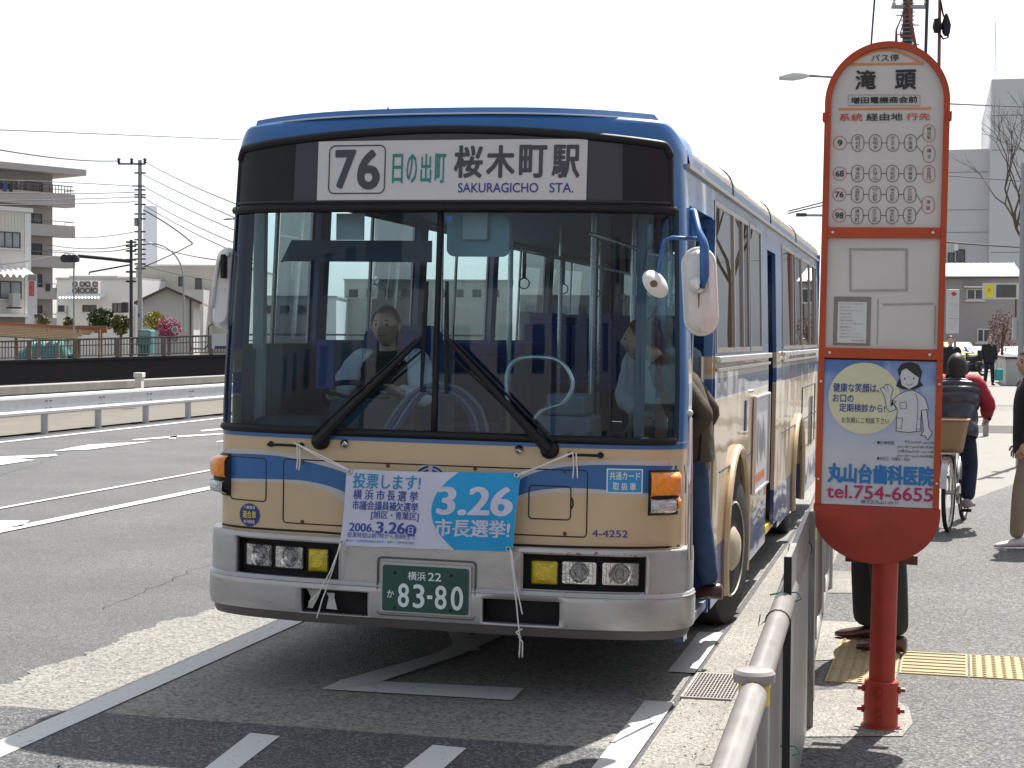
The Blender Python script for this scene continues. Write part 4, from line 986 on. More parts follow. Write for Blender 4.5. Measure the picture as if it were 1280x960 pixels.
# sills and windows of the kerb side
for (a, b, n_) in ((1.44, 4.60, 0), (5.80, 10.2, 0)):
    mb = MB(); mb.box(1.224, 1.252, a, b, 1.665, 1.70); mb.box(1.226, 1.242, a, b, 1.615, 1.635); mb.build('window_sill', MT['aluminium'], bus, bevel=0.004)
def window(sgn, a, b, split, z0=1.72, z1=2.58, gl='side_glass', frame='window_frame'):
    mb = MB(); t = 0.028; q = lambda y0, y1, zz0, zz1, o=0.0, th=0.03: mb.add([side(y, z, o_+o, sgn) for o_ in (0.005, -0.008) for z in (zz0, zz1) for y in (y0, y1)], [(0, 1, 3, 2), (4, 6, 7, 5), (0, 4, 5, 1), (2, 3, 7, 6), (0, 2, 6, 4), (1, 5, 7, 3)])
    q(a, b, z0, z0+t); q(a, b, z1-t, z1); q(a, a+t, z0+t, z1-t); q(b-t, b, z0+t, z1-t)
    for s_ in split: q(a+(b-a)*s_-.02, a+(b-a)*s_+.02, z0+t, z1-t, 0.004)
    f_ = mb.build('window', MT[frame], bus)
    e = [a+t]+[a+(b-a)*s_ for s_ in split]+[b-t]
    for i in range(len(e)-1):
        mb = MB(); y0, y1 = e[i]+.022*(i > 0), e[i+1]-.022; o_ = -0.002-0.003*(i % 2)
        mb.add([side(y0, z0+t, o_, sgn), side(y1, z0+t, o_, sgn), side(y1, z1-t, o_, sgn), side(y0, z1-t, o_, sgn)], [(0, 1, 2, 3)]); mb.build('pane', MT[gl], f_)
    return f_
window(1, 1.48, 3.28, (0.5, 0.78)); window(1, 3.34, 4.12, ()); window(1, 5.90, 7.95, (0.5, 0.62)); window(1, 8.02, 10.1, (0.5, 0.85))
window(-1, 0.45, 1.45, (0.45,), 1.70, gl='side_glass_clear')
for a, b in ((1.62, 3.45), (3.62, 5.5), (5.66, 7.6), (7.76, 9.9)): window(-1, a, b, (0.5,), gl='side_glass_clear')
# framed advertisement and flaps on the kerb side
sidem = lambda y, z, off=0.0: tuple(side(y, z, off))
(ya, zt_), (yb, zb_) = BS(942, 492), BS(964, 600); ya, yb, za, zb2 = 3.52, 4.56, 0.74, 1.40
mb = MB(); mb.poly([(ya, za), (yb, za), (yb, zb2), (ya, zb2)], sidem, 0.012); ad = mb.build('side_advert', MT['ad_white'], bus)
mb = MB(); mb.tube([sidem(y, z, 0.014) for y, z in ((ya, za), (yb, za), (yb, zb2), (ya, zb2))], 0.014, 6, closed=True); mb.build('advert_frame', MT['aluminium'], ad)
rnd = random.Random(5); mb = MB()
for k in range(9):
    yy = ya+0.15+0.08*k+rnd.uniform(-.02, .02); mb.poly(ell(yy, za+0.33+rnd.uniform(-.03, .05), 0.028, 0.14+rnd.uniform(-.03, .03), 8), lambda y, z, o: sidem(y, z, 0.0135))
mb.build('advert_print', MT['ink_soft'], ad, tri=True)
mb = MB()
for k in range(7): yy = ya+0.14+0.1*k; mb.poly([(yy, za+.06), (yy+.07, za+.06), (yy+.07, za+.12), (yy, za+.12)], lambda y, z, o: sidem(y, z, 0.0135))
mb.build('advert_print', MT['ink_orange'], ad)
mb = MB(); mb.tube([sidem(y, 1.03+0.0*y, 0.002) for y in (1.70, 3.58)], 0.005, 5); mb.tube([sidem(y, 1.03, 0.002) for y in (5.9, 10.3)], 0.005, 5)
mb.tube([sidem(y, z, 0.002) for y, z in ((8.1, 0.75), (9.9, 0.75), (9.9, 1.34), (8.1, 1.34))], 0.005, 5, closed=True)
mb.build('panel_joint', MT['seam'], bus)
write(bus, '中 扉', sidem, 2.95, 3.22, 1.20, 1.30, 'ink_navy', 0.02, 0.003) if False else None
mb = MB(); mb.poly([(3.0, 1.20), (3.10, 1.20), (3.10, 1.40), (3.0, 1.40)], sidem, 0.006); vs_ = mb.build('side_plate', MT['sticker_navy'], bus)
mb = MB()
for y in (3.30, 3.38, 3.46): mb.lathe([(0.008, 0), (0.008, 0.01)], (wz(1.45), y, 1.45), 'x', 8)
mb.build('rivet', MT['aluminium'], bus)
# wheels
def wheel(x, y, steer, sgn):
    mb = MB(); prof = [(0.30, -0.13), (0.42, -0.135), (0.468, -0.115), (0.482, -0.06), (0.484, 0.0), (0.482, 0.06), (0.468, 0.115), (0.42, 0.135), (0.30, 0.13)]
    mb.lathe([(r_, h*1.0) for r_, h in prof], (0, 0, 0), 'x', 40)
    rot = Matrix.Rotation(steer, 3, 'Z'); c = Vector((x, y, 0.484)); fx = lambda m_: setattr(m_, 'v', [tuple(rot @ Vector(v)+c) for v in m_.v])
    fx(mb); o = mb.build('wheel', MT['tyre'], bus, smooth=True); o['name_note'] = 0; del o['name_note']
    rm = MB(); rm.lathe([(0.305, 0.128*sgn), (0.29, 0.138*sgn), (0.25, 0.06*sgn), (0.16, 0.05*sgn), (0.14, 0.13*sgn), (0.10, 0.16*sgn), (0.04, 0.165*sgn)], (0, 0, 0), 'x', 28); fx(rm); rm.build('rim', MT['hub_beige'], o, smooth=True)
    nb = MB()
    for k in range(8): a = 2*PI*k/8; nb.cyl((0.05*sgn, 0.20*math.cos(a), 0.20*math.sin(a)), (0.095*sgn, 0.20*math.cos(a), 0.20*math.sin(a)), 0.022, 6)
    fx(nb); nb.build('wheel_nuts', MT['hub_beige'], o)
wheel(1.09, 2.56, R(-7), 1); wheel(-1.06, 2.56, R(-7), -1); wheel(1.04, 7.62, 0, 1); wheel(-1.04, 7.62, 0, -1)
for s_ in (1, -1):
    for yc in (2.56, 7.62):
        mb = MB(); mb.grid(lambda u, v: (s_*(0.70+0.49*v), yc-0.585*math.cos(R(-15+210*u)), 0.52+0.585*math.sin(R(-15+210*u))), 16, 1); mb.grid(lambda u, v: (s_*0.70, yc-0.56+1.12*u, 0.3+0.76*v), 1, 1); mb.build('wheel_well', MT['black_matte'], bus)
mb = MB(); mb.box(1.0, 1.20, 3.17, 3.20, 0.12, 0.42); mb.build('mud_flap', MT['black_rubber'], bus)
# chassis belly
mb = MB(); mb.box(-1.10, 1.10, 0.35, 1.9, 0.30, 0.34); mb.box(-0.68, 0.68, 1.9, 3.2, 0.30, 0.34); mb.box(-1.15, 1.15, 3.2, 6.7, 0.28, 0.33); mb.box(-0.68, 0.68, 6.7, 8.1, 0.30, 0.34); mb.box(-1.15, 1.15, 8.1, BL-.05, 0.28, 0.33)
mb.build('underbody', MT['black_matte'], bus)

# --- interior
mb = MB(); mb.box(-0.68, 0.68, 0.45, BL-.1, 0.60, 0.64); mb.box(-1.19, 1.19, 3.1, 4.7, 0.60, 0.64); mb.box(-1.19, 0.6, 4.7, 5.9, 0.60, 0.64); mb.box(-1.19, 0.74, 0.45, 1.9, 0.601, 0.641); mb.box(-1.19, 1.19, 5.9, 6.8, 0.601, 0.641)
mb.build('floor', MT['cabin_grey'], bus)
mb = MB(); mb.box(-1.19, -0.6, 1.9, 3.1, 0.64, 1.10); mb.box(0.6, 1.19, 1.9, 3.1, 0.64, 1.10); mb.box(-1.19, -0.6, 6.8, 8.0, 0.64, 1.1); mb.box(0.6, 1.19, 6.8, 8.0, 0.64, 1.1); mb.build('wheel_box', MT['cabin_grey'], bus)
mb = MB(); mb.grid(lambda u, v: (-1.15+2.3*u, 0.45+9.9*v, 2.60+0.16*math.sin(PI*u)), 10, 2); mb.build('ceiling', MT['cabin_grey'], bus, smooth='all')
MB().box(-1.0, 1.0, 0.24, 0.44, 2.46, 2.50).build('board_housing', MT['cabin_dark'], bus)
MB().box(-1.08, 1.08, 0.40, 0.44, 2.50, 2.66).build('board_back', MT['cabin_dark'], bus)
mb = MB(); mb.box(-1.16, 0.55, 0.32, 0.62, 0.64, 1.24); mb.box(0.55, 1.10, 0.32, 0.55, 0.60, 1.20); mb.build('dashboard', MT['cabin_dark'], bus, bevel=0.03)
mb = MB(); mb.box(-1.12, -0.72, 0.38, 0.75, 1.24, 1.34); mb.box(-0.72, -0.30, 0.45, 0.72, 1.24, 1.44); mb.build('instrument_panel', MT['cabin_dark'], bus, bevel=0.04)
mb = MB(); mb.box(0.30, 0.60, 1.00, 1.35, 0.64, 1.36); mb.box(0.34, 0.56, 1.04, 1.28, 1.36, 1.48); mb.build('fare_box', MT['cabin_grey'], bus, bevel=0.02)
MB().box(0.36, 0.54, 0.985, 0.998, 1.10, 1.26).build('fare_panel', MT['cabin_light'], bus)
# handle loop seen through the glass
lp = [pm(x, y, 0.62) for x, y in ((634, 505), (633, 475), (640, 455), (656, 447), (690, 448), (706, 458), (715, 475), (714, 490), (704, 504), (690, 509), (678, 514), (668, 525))]
mb = MB(); mb.tube(smooth(lp), 0.013, 8); mb.build('handle_loop', MT['handle_pipe'], bus, smooth='all')
# inner mirror and sun blind
a_, b_ = pm(559, 269, 0.20), pm(636, 321, 0.20)
mb = MB(); mb.poly(rr(a_.x, b_.x, b_.z, a_.z, 0.04), lambda x, z, o: (x, 0.20+o, z), 0.02); im_ = mb.build('inner_mirror', MT['cabin_teal'], bus, tri=True)
a_, b_ = pm(579, 265, 0.18), pm(610, 300, 0.18); MB().box(a_.x, b_.x, 0.165, 0.185, b_.z, a_.z).build('mirror_mount', MT['cabin_light'], im_, bevel=0.006)
a_, b_ = pm(351, 300, 0.25), pm(540, 328, 0.25)
mb = MB(); mb.add([(a_.x, .25, a_.z-.115), (a_.x+.06, .25, a_.z), (b_.x, .25, a_.z), (b_.x, .25, b_.z), (a_.x, .25, b_.z)], [(0, 1, 2, 3, 4)]); mb.build('sun_blind', MT['cabin_dark'], bus)
a_, b_ = pm(421, 267, 0.22), pm(455, 300, 0.22); MB().box(a_.x, b_.x, .215, .225, b_.z, a_.z).build('notice', MT['cabin_light'], bus)
a_, b_ = pm(557, 270, 0.05), pm(565, 277, 0.05); MB().box(a_.x, b_.x, .06, .065, b_.z, a_.z).build('glass_sticker', MT['sticker_blue'], bus)
# poles, straps, seats
for (x, y) in ((-0.45, 1.62), (0.42, 1.9), (-0.42, 3.2), (0.42, 3.3), (-0.42, 4.8), (0.45, 4.75), (0.45, 5.9), (-0.42, 6.4), (-0.42, 8.0), (0.42, 8.0)):
    MB().cyl((x, y, 0.64), (x, y, 2.66), 0.018, 10).build('stanchion', MT['handle_pipe'], bus, smooth=True)
for x in (-0.42, 0.44):
    mb = MB(); mb.tube([(x, 1.7, 2.40), (x, 9.8, 2.40)], 0.015, 8); mb.build('ceiling_rail', MT['handle_pipe'], bus, smooth='all')
strap = None
for x in (-0.42, 0.44):
    for k in range(5):
        y = 3.6+1.3*k
        if strap is None:
            mb = MB(); mb.box(-.012, .012, -.003, .003, -0.20, 0); mb.tube([(0.038*math.cos(t), 0, -0.235+0.038*math.sin(t)) for t in [2*PI*i/16 for i in range(16)]], 0.005, 6, closed=True)
            strap = mb.build('strap', MT['cabin_dark'], bus); strap.location = (x, y, 2.40)
        else: c = strap.copy(); COL.objects.link(c); c.location = (x, y, 2.40)
seat0 = None
def seat_mesh():
    mb = MB(); mb.box(-0.22, 0.22, -0.22, 0.22, 0.40, 0.50); mb.box(-0.22, 0.22, 0.18, 0.26, 0.46, 1.0); mb.box(-0.17, 0.17, 0.19, 0.27, 0.98, 1.10); mb.box(-0.03, 0.03, -0.05, 0.05, 0, 0.40); return mb
for (x, y, zf) in [(-0.93, 2.5, 1.10-0.35), (0.93, 2.5, 1.10-0.35), (-0.92, 3.9, 0.64), (0.92, 3.9, 0.64), (-0.92, 4.75, 0.64), (-0.92, 5.6, 0.64)] + [(s_*a, y, 0.9) for y in (6.6, 7.5, 8.4, 9.3) for s_, a in ((-1, 0.98), (-1, 0.53), (1, 0.53), (1, 0.98))]:
    if seat0 is None: seat0 = seat_mesh().build('passenger_seat', MT['seat_blue'], bus, bevel=0.03); c = seat0
    else: c = seat0.copy(); COL.objects.link(c)
    c.location = (x, y, zf)
mb = MB(); mb.box(-1.19, 1.19, 6.3, BL-.1, 0.64, 0.9); mb.build('raised_floor', MT['cabin_grey'], bus)
# driver seat, wheel, cab partition
mb = MB(); mb.box(-0.88, -0.36, 0.98, 1.44, 0.98, 1.10); mb.box(-0.86, -0.38, 1.40, 1.50, 1.05, 1.82); mb.box(-0.78, -0.46, 0.98, 1.4, 0.64, 0.98); mb.build('driver_seat', MT['seat_blue'], bus, bevel=0.04)
sw = Matrix.Translation((-0.62, 0.78, 1.42)) @ Matrix.Rotation(R(-28), 4, 'X')
mb = MB(); mb.tube([tuple(sw @ Vector((0.235*math.cos(t), 0.235*math.sin(t), 0))) for t in [2*PI*k/32 for k in range(32)]], 0.016, 8, closed=True)
for a in (90, 210, 330): mb.tube([sw @ Vector((0, 0, 0)), sw @ Vector((0.235*math.cos(R(a)), 0.235*math.sin(R(a)), 0))], 0.012, 6)
mb.tube([sw @ Vector((0, 0, 0)), sw @ Vector((0, 0, -0.35))], 0.03, 8); mb.build('steering_wheel', MT['cabin_dark'], bus, smooth='all')
mb = MB(); mb.box(-1.17, -0.35, 1.58, 1.61, 0.64, 1.75); mb.build('cab_partition', MT['cabin_grey'], bus)
mb = MB(); mb.box(-1.19, -1.13, 0.55, 0.60, 1.25, 2.45); mb.build('cab_pillar', MT['cabin_light'], bus)
for (a, b, c_, d_, m_) in ((415, 500, 448, 545, 'cabin_light'),):
    pass
mb = MB(); p = pm(408, 448, 0.5); mb.box(p.x-.05, p.x+.05, .48, .50, p.z-.16, p.z+.1); mb.build('pennant', MT['sticker_navy'], bus)
# dark blue piped cable coil lying behind the glass, bottom centre
for k_, (dx, m_) in enumerate(((0, 'cabin_grey'), (6, 'sticker_navy'), (12, 'cabin_grey'), (18, 'sticker_navy'))):
    mb = MB(); mb.tube(smooth([pm(480+dx, 538, 0.14), pm(496+dx, 512, 0.16), pm(515+dx*.8, 492, 0.20), pm(542, 480+dx*.7, 0.25), pm(575-dx*.4, 486+dx*.6, 0.25), pm(600-dx*.8, 510+dx*.4, 0.2), pm(610-dx, 540, 0.16)]), 0.010, 8); mb.build('hose', MT[m_], bus, smooth='all')

# rust specks on the bumper top, drips under the mirror boss, oily smear by the filler hatch
rnd = random.Random(31); mb = MB()
for k in range(16):
    x, z = rnd.uniform(0.62, 1.02), 0.752+rnd.uniform(-0.008, 0.006); r_ = rnd.uniform(0.002, 0.006); p = front(x, z, 0.0475)
    mb.add([p+Vector((r_*math.cos(a)*1.5, 0, r_*math.sin(a))) for a in [0, 1.1, 2.3, 3.3, 4.4, 5.3]], [(0, 1, 2, 3, 4, 5)])
mb.build('rust_specks', MT['rust'], bus)['kind'] = 'stuff'
mb = MB(); mb.poly([(cxm-.004, czm+.0), (cxm+.005, czm+.0), (cxm+.004, czm-.07), (cxm, czm-.085)], lambda x, z, o: (x, 0.016, z)); mb.build('rust_drip', MT['rust'], mh)
# ------------------------------------------------------------------ election banner tied to the bus front
TLc, TRc, BRc, BLc = [Vector(onY(x, y, BY-0.09)) for x, y in ((434, 586), (650.5, 590.5), (641, 690), (424, 682))]
def ban(u, v, off=0.0):                          # u left to right, v bottom to top, 0..1
    p = BLc.lerp(BRc, u).lerp(TLc.lerp(TRc, u), v)
    sag = 0.006*math.sin(PI*u)*(v) ; p.z -= sag
    p.y += 0.009*math.sin(u*9.0+v*1.5)*(0.4+0.6*abs(v-0.5)) + 0.006*math.sin(u*23+v*5) - off + 0.008*math.sin(v*4+u*3)
    return p
banner = empty('election_banner', tuple((BLc+BRc)/2), 0, 'white and light blue cloth election banner tied across the bus front', 'banner')
_bo = (BLc+BRc)/2
def banl(u, v, off=0.0): return tuple(ban(u, v, off)-_bo)
mb = MB(); mb.grid(lambda u, v: banl(u, v), 48, 20); mb.build('cloth', MT['banner_white'], banner, smooth='all')
def arc_u(v): return 0.545+0.28*(v-0.52)**2*1.6-0.06*(0.25-(v-0.5)**2)*2
mb = MB(); mb.grid(lambda u, v: banl(arc_u(v)+(0.999-arc_u(v))*u, v, 0.0012), 30, 22); mb.build('blue_field', MT['banner_blue'], banner, smooth='all')
bmap = lambda u, v, off: banl(u, v, off)
def bw(s, x0, x1, y0, y1, m, bold, **k):         # in the pixels of an enlarged view: left edge 45..., right 1220; top 35..., bottom 545
    # slant: left edge leans
    def U(x, y): l = 60-45*(y-35)/505; r_ = 1235-50*(y-60)/520; return (x-l)/(r_-l)
    def V(x, y): t = 35+25*(x-60)/1170; b = 540+40*(x-20)/1160; return 1-(y-t)/(b-t)
    ym, xm = (y0+y1)/2, (x0+x1)/2
    write(banner, s, bmap, U(x0, ym), U(x1, ym), V(xm, y1), V(xm, y0), m, bold, 0.0028, **k)
bw('投票します!', 103, 572, 64, 166, 'banner_ink_blue', 0.03)
bw('横浜市長選挙', 96, 566, 172, 240, 'banner_ink_navy', 0.02, spaced=True)
bw('市議会議員補欠選挙', 98, 558, 246, 308, 'banner_ink_navy', 0.022)
bw('[旭区・青葉区]', 228, 560, 312, 374, 'banner_ink_navy', 0.02)
bw('2006.', 76, 252, 392, 448, 'banner_ink_navy', 0.045)
bw('3.26', 262, 466, 384, 462, 'banner_ink_navy', 0.07)
bw('投票時間は朝7時から夜8時まで', 64, 538, 458, 494, 'banner_ink_navy', 0.0)
bw('横浜市・区選挙管理委員会 横浜市・区明るい選挙推進協議会', 56, 530, 506, 524, 'banner_ink_blue', 0.0)
bw('3.26', 680, 1192, 148, 340, 'banner_white', 0.085)
bw('市長選挙!', 664, 1172, 364, 484, 'banner_white', 0.04)
mb = MB(); cu, cv = (513-30)/1180, 1-(432-45)/505
mb.poly(ell(cu, cv, 0.034, 0.077, 20), lambda u, v, o: banl(u, v, 0.0024)); mb.build('date_disc', MT['banner_ink_navy'], banner, tri=True)
write(banner, '日', bmap, cu-0.015, cu+0.015, cv-0.045, cv+0.045, 'banner_white', 0.02, 0.0036)
mb = MB()
for u, v in ((0.02, 0.965), (0.98, 0.965), (0.975, 0.035), (0.015, 0.035)):
    c = Vector(banl(u, v, 0.004)); mb.tube([c+Vector((0.011*math.cos(t), 0, 0.011*math.sin(t))) for t in [2*PI*k/14 for k in range(14)]], 0.004, 6, closed=True)
mb.build('eyelet', MT['aluminium'], banner, smooth='all')
def rope(pts, y0=-0.125, r=0.0036):
    mb = MB(); P_ = [onY(x, y, BY+dy)-_bo for x, y, dy in pts]
    # smooth a little
    Q = []
    for i in range(len(P_)-1):
        for k in range(5): t = k/5; Q.append(P_[i].lerp(P_[i+1], t)+Vector((0, 0.002*math.sin(k), -0.004*math.sin(PI*t)*0)))
    Q.append(P_[-1]); mb.tube(Q, r, 6); return mb
for pts in ([(436, 588, -.13), (402, 573, -.09), (367, 553, -.05)], [(436, 587, -.12), (400, 569, -.09), (367, 553, -.045)], [(371, 555, -.05), (372, 570, -.05), (371, 587, -.04)], [(374, 555, -.05), (375, 572, -.05), (374, 588, -.04)],
            [(648, 593, -.13), (680, 581, -.10), (716, 566, -.05)], [(649, 595, -.12), (684, 579, -.09), (716, 565, -.05)], [(716, 566, -.05), (717, 584, -.04), (716, 598, -.03)], [(720, 566, -.05), (721, 582, -.04), (722, 598, -.03)],
            [(425, 680, -.12), (418, 705, -.12), (410, 730, -.10), (402, 752, -.10), (396, 773, -.10)], [(426, 680, -.12), (414, 712, -.12), (398, 742, -.10), (386, 753, -.08)],
            [(638, 687, -.12), (641, 715, -.12), (645, 750, -.11), (648, 780, -.11), (650, 800, -.11), (649, 822, -.11)], [(639, 688, -.12), (643, 720, -.12), (648, 745, -.11), (653, 768, -.11)],
            [(648, 796, -.11), (653, 802, -.11), (653, 822, -.11)], [(651, 797, -.12), (645, 790, -.12), (653, 786, -.12)]):
    rope(pts).build('rope', MT['rope_white'], banner, smooth='all')

# ------------------------------------------------------------------ bus stop sign
SY = 7.25
sb = onY(1100.5, 900, SY)
stop = empty('bus_stop_sign', (sb.x, SY, WALK), 0, 'tall orange framed bus stop sign with rounded top on a red post', 'bus stop sign')
LEAN = 0.014
stop.rotation_euler = (0, LEAN, 0)
SMI = (Matrix.Translation((sb.x, SY, WALK)) @ Matrix.Rotation(LEAN, 4, 'Y')).inverted()
def SG(px, py, dy=0.0):
    o = SMI @ CAM; d = SMI.to_3x3() @ ray(px, py); t = (dy-o.y)/d.y; p = o+d*t; return p.x, p.z
fm = lambda y: (lambda x, z, off=0.0: (x, y-off, z))
xl, xr = SG(1028, 300)[0], SG(1183, 300)[0]; xc = (xl+xr)/2; hw = (xr-xl)/2
ztop = SG(1108, 55)[1]; zmid = ztop-hw; zlow = SG(1100, 640)[1]; zbot = SG(1100, 703)[1]
YF = -0.06                                       # front plane of the frame
out = [(xc+hw*math.cos(R(a)), zmid+hw*math.sin(R(a))) for a in range(0, 181, 6)]
rb = (zlow-zbot)
low = [(xc-hw-0.006, zlow+0.03), (xc-hw-0.006, zlow-0.0)] + [(xc+(hw+0.006)*math.cos(R(a)), zlow-rb*math.sin(R(a))) for a in range(174, 3, -6)] + [(xc+hw+0.006, zlow), (xc+hw+0.006, zlow+0.03)]
mb = MB(); mb.poly(out+[(xc-hw, zlow+0.03), (xc+hw, zlow+0.03)], fm(YF+0.09), 0.05); mb.build('back_plate', MT['sign_orange'], stop, tri=True)
mb = MB(); mb.poly(low, fm(YF+0.045), 0.045); mb.build('lower_plate', MT['sign_post_red'], stop, tri=True, bevel=0.004)
tk = SG(1034.5, 300)[0]-SG(1028, 300)[0]+0.004
def arch_ring(r0, r1, y0, y1, a0=0, a1=180):
    mb = MB(); n = 40
    for k in range(n):
        aa, bb = R(a0+(a1-a0)*k/n), R(a0+(a1-a0)*(k+1)/n)
        q = [(xc+r*math.cos(a), y, zmid+r*math.sin(a)) for y in (y0, y1) for a, r in ((aa, r0), (aa, r1), (bb, r1), (bb, r0))]
        mb.add(q, [(0, 1, 2, 3), (7, 6, 5, 4), (0, 4, 5, 1), (1, 5, 6, 2), (2, 6, 7, 3), (3, 7, 4, 0)])
    return mb
fr = arch_ring(hw-tk, hw, YF-0.012, YF+0.06)
bmx = fr.build('top_frame', MT['sign_orange'], stop, smooth=True)
bmm = bmesh.new(); bmm.from_mesh(bmx.data); bmesh.ops.remove_doubles(bmm, verts=bmm.verts[:], dist=1e-5)
bmm.to_mesh(bmx.data); bmm.free()
zc1, zc2 = SG(1100, 292)[1], SG(1100, 442)[1]
ch = 0.022
for s_, nm in ((-1, 'side_frame'), (1, 'side_frame')):
    xo = xc+s_*hw; xi = xc+s_*(hw-tk); a, b = min(xo, xi), max(xo, xi)
    mb = MB(); mb.box(a, b, YF-0.0125, YF+0.06, zlow+0.03, zmid); mb.build(nm, MT['sign_orange'], stop, bevel=0.003)
    mb = MB(); cz_ = SG(1100, 148)[1]; mb.box(xo-0.008 if s_ < 0 else xo-0.012, xo+0.012 if s_ < 0 else xo+0.008, YF-0.02, YF+0.05, cz_-0.018, cz_+0.018); mb.build('hinge', MT['sign_post_red'], stop, bevel=0.003)
for zc_ in (zc1, zc2):
    mb = MB(); mb.box(xc-hw+0.002, xc+hw-0.002, YF-0.016, YF+0.055, zc_-ch, zc_+ch) if zc_ == zc2 else mb.box(xc-hw+tk, xc+hw-tk, YF-0.014, YF+0.055, zc_-ch, zc_+ch)
    cb = mb.build('cross_bar', MT['sign_orange'], stop, bevel=0.002)
    for px in (1042, 1166): x_ = SG(px, 300)[0]; MB().lathe([(0.007, YF-0.014), (0.006, YF-0.020), (0.002, YF-0.021)], (x_, 0, zc_), 'y', 10).build('bolt', MT['aluminium'], cb)
for py in (478, 600):
    for s_ in (-1, 1):
        MB().lathe([(0.006, YF-0.012), (0.005, YF-0.018), (0.002, YF-0.019)], (xc+s_*(hw-tk/2), 0, SG(1100, py)[1]), 'y', 10).build('bolt', MT['aluminium'], stop)
ri = hw-tk+0.002
# panels
pa = [(xc+ri*math.cos(R(a)), zmid+ri*math.sin(R(a))) for a in range(0, 181, 5)]
mb = MB(); mb.poly(pa+[(xc-ri, zc1), (xc+ri, zc1)], fm(YF+0.012), 0.004); top = mb.build('route_panel', MT['board_white'], stop, tri=True)
mb = MB(); mb.poly([(xc-ri, zc1), (xc-ri, zc2), (xc+ri, zc2), (xc+ri, zc1)], fm(YF+0.012), 0.004); mid = mb.build('notice_panel', MT['board_white'], stop)
def TX(px): return SG(px, 300)[0]
def tw(par, s, xa, xb, ya, yb, m, bold=0.0, off=0.009, yf=YF+0.012, mapf=None, **k):
    xa_ = SG(xa, (ya+yb)/2)[0]; xb_ = SG(xb, (ya+yb)/2)[0]; za_ = SG((xa+xb)/2, yb)[1]; zb_ = SG((xa+xb)/2, ya)[1]
    write(par, s, fm(yf), xa_, xb_, za_, zb_, m, bold, off, **k)
def S2(px, py): return SG(px, py)
def thick_line(mb, pts, wd, yf, off, closed=False):
    P_ = [S2(*p) for p in pts]; n = len(P_)
    for i in range(n if closed else n-1):
        a, b = Vector(P_[i]), Vector(P_[(i+1) % n]); d = (b-a); l = d.length
        if l < 1e-6: continue
        d /= l; nn = Vector((-d.y, d.x))*wd/2; e = d*wd*0.35
        q = [a-e+nn, a-e-nn, b+e-nn, b+e+nn]; mb.add([(p.x, yf-off-0.00001*(i % 2), p.y) for p in q], [(0, 1, 2, 3)])
tw(top, 'バス停', 1089.5, 1124, 70.5, 79.5, 'ink_black', 0.01)
tw(top, '滝', 1070, 1095.5, 90, 114.5, 'ink_black', 0.032); tw(top, '頭', 1119, 1145.5, 89.5, 114.5, 'ink_black', 0.032)
tw(top, '増田電機商会前', 1064, 1147, 123, 131.5, 'ink_black', 0.03)
tw(top, '系統', 1050, 1079, 144, 153.5, 'ink_red', 0.015); tw(top, '経由地', 1083.5, 1128.5, 143.5, 153, 'ink_black', 0.02); tw(top, '行先', 1133, 1163, 143.5, 152.5, 'ink_red', 0.015)
mb = MB(); thick_line(mb, [(1050, 138.5), (1163, 137.5)], 0.0085, YF+0.012, 0.007)
arc = [(1062.5+90*k/16, 82.5-17.5*max(0.0, math.sin(PI*k/16))**0.95) for k in range(17)]
thick_line(mb, [(1061, 83), (1153.5, 82)], 0.0085, YF+0.012, 0.007); thick_line(mb, arc, 0.0085, YF+0.012, 0.0073); mb.build('orange_rule', MT['ink_orange'], top)
mb = MB(); thick_line(mb, [(1061, 121), (1150, 121), (1150, 134), (1061, 134)], 0.002, YF+0.012, 0.007, True); mb.build('thin_rule', MT['ink_soft'], top)
def stadium(cx, cy, w_, h_, n=7):
    r_ = w_/2; return [(cx+r_*math.cos(R(a)), cy-(h_/2-r_)-r_*math.sin(R(a))) for a in [180*k/n for k in range(n+1)]]+[(cx-r_*math.cos(R(a)), cy+(h_/2-r_)+r_*math.sin(R(a))) for a in [180*k/n for k in range(n+1)]]
blk, red = MB(), MB(); tb_ = MB()
rows = [(180.5, '9', ['岡村町', '弘明寺', '井土ヶ谷', '水道道']), (218.5, '68', ['浦舟町', '久保山', '浜松町', '洪福寺']), (244.5, '76', ['吉野町駅', '日ノ出町駅', '桜木町駅', 'みなと病院']), (270.5, '98', ['浦舟町', 'みなと病院', '桜木町駅', '根岸駅前'])]
for ri_, (cy, num, stops) in enumerate(rows):
    x0 = 1050.8-0.3*ri_
    thick_line(red, [(x0+8.2*math.cos(2*PI*k/20), cy+8.2*math.sin(2*PI*k/20)) for k in range(20)], 0.0022, YF+0.012, 0.0075, True)
    w2 = 3.1 if len(num) == 1 else 5.2
    tw(top, num, x0-w2, x0+w2, cy-3.8, cy+3.8, 'ink_black', 0.03)
    for i, s in enumerate(stops):
        cx = 1073+21.7*i-0.3*ri_
        thick_line(blk, stadium(cx, cy, 15, 21), 0.0022, YF+0.012, 0.0075, True)
        thick_line(blk, [(cx-14.2 if i else x0+8.4, cy), (cx-7.7, cy)], 0.0024, YF+0.012, 0.0072)
        n = len(s); hh = 17.5/max(3, n)
        for k, c_ in enumerate(s):
            yy = cy-8.3+16.6*(k+0.5)/n; h2 = min(2.5, 7.2/n)
            (xa, zb_), (xb, za_) = S2(cx-2.6, yy-h2), S2(cx+2.6, yy+h2); letters(tb_, c_, fm(YF+0.012), xa, xb, za_, zb_, 0.0, 0.0085)
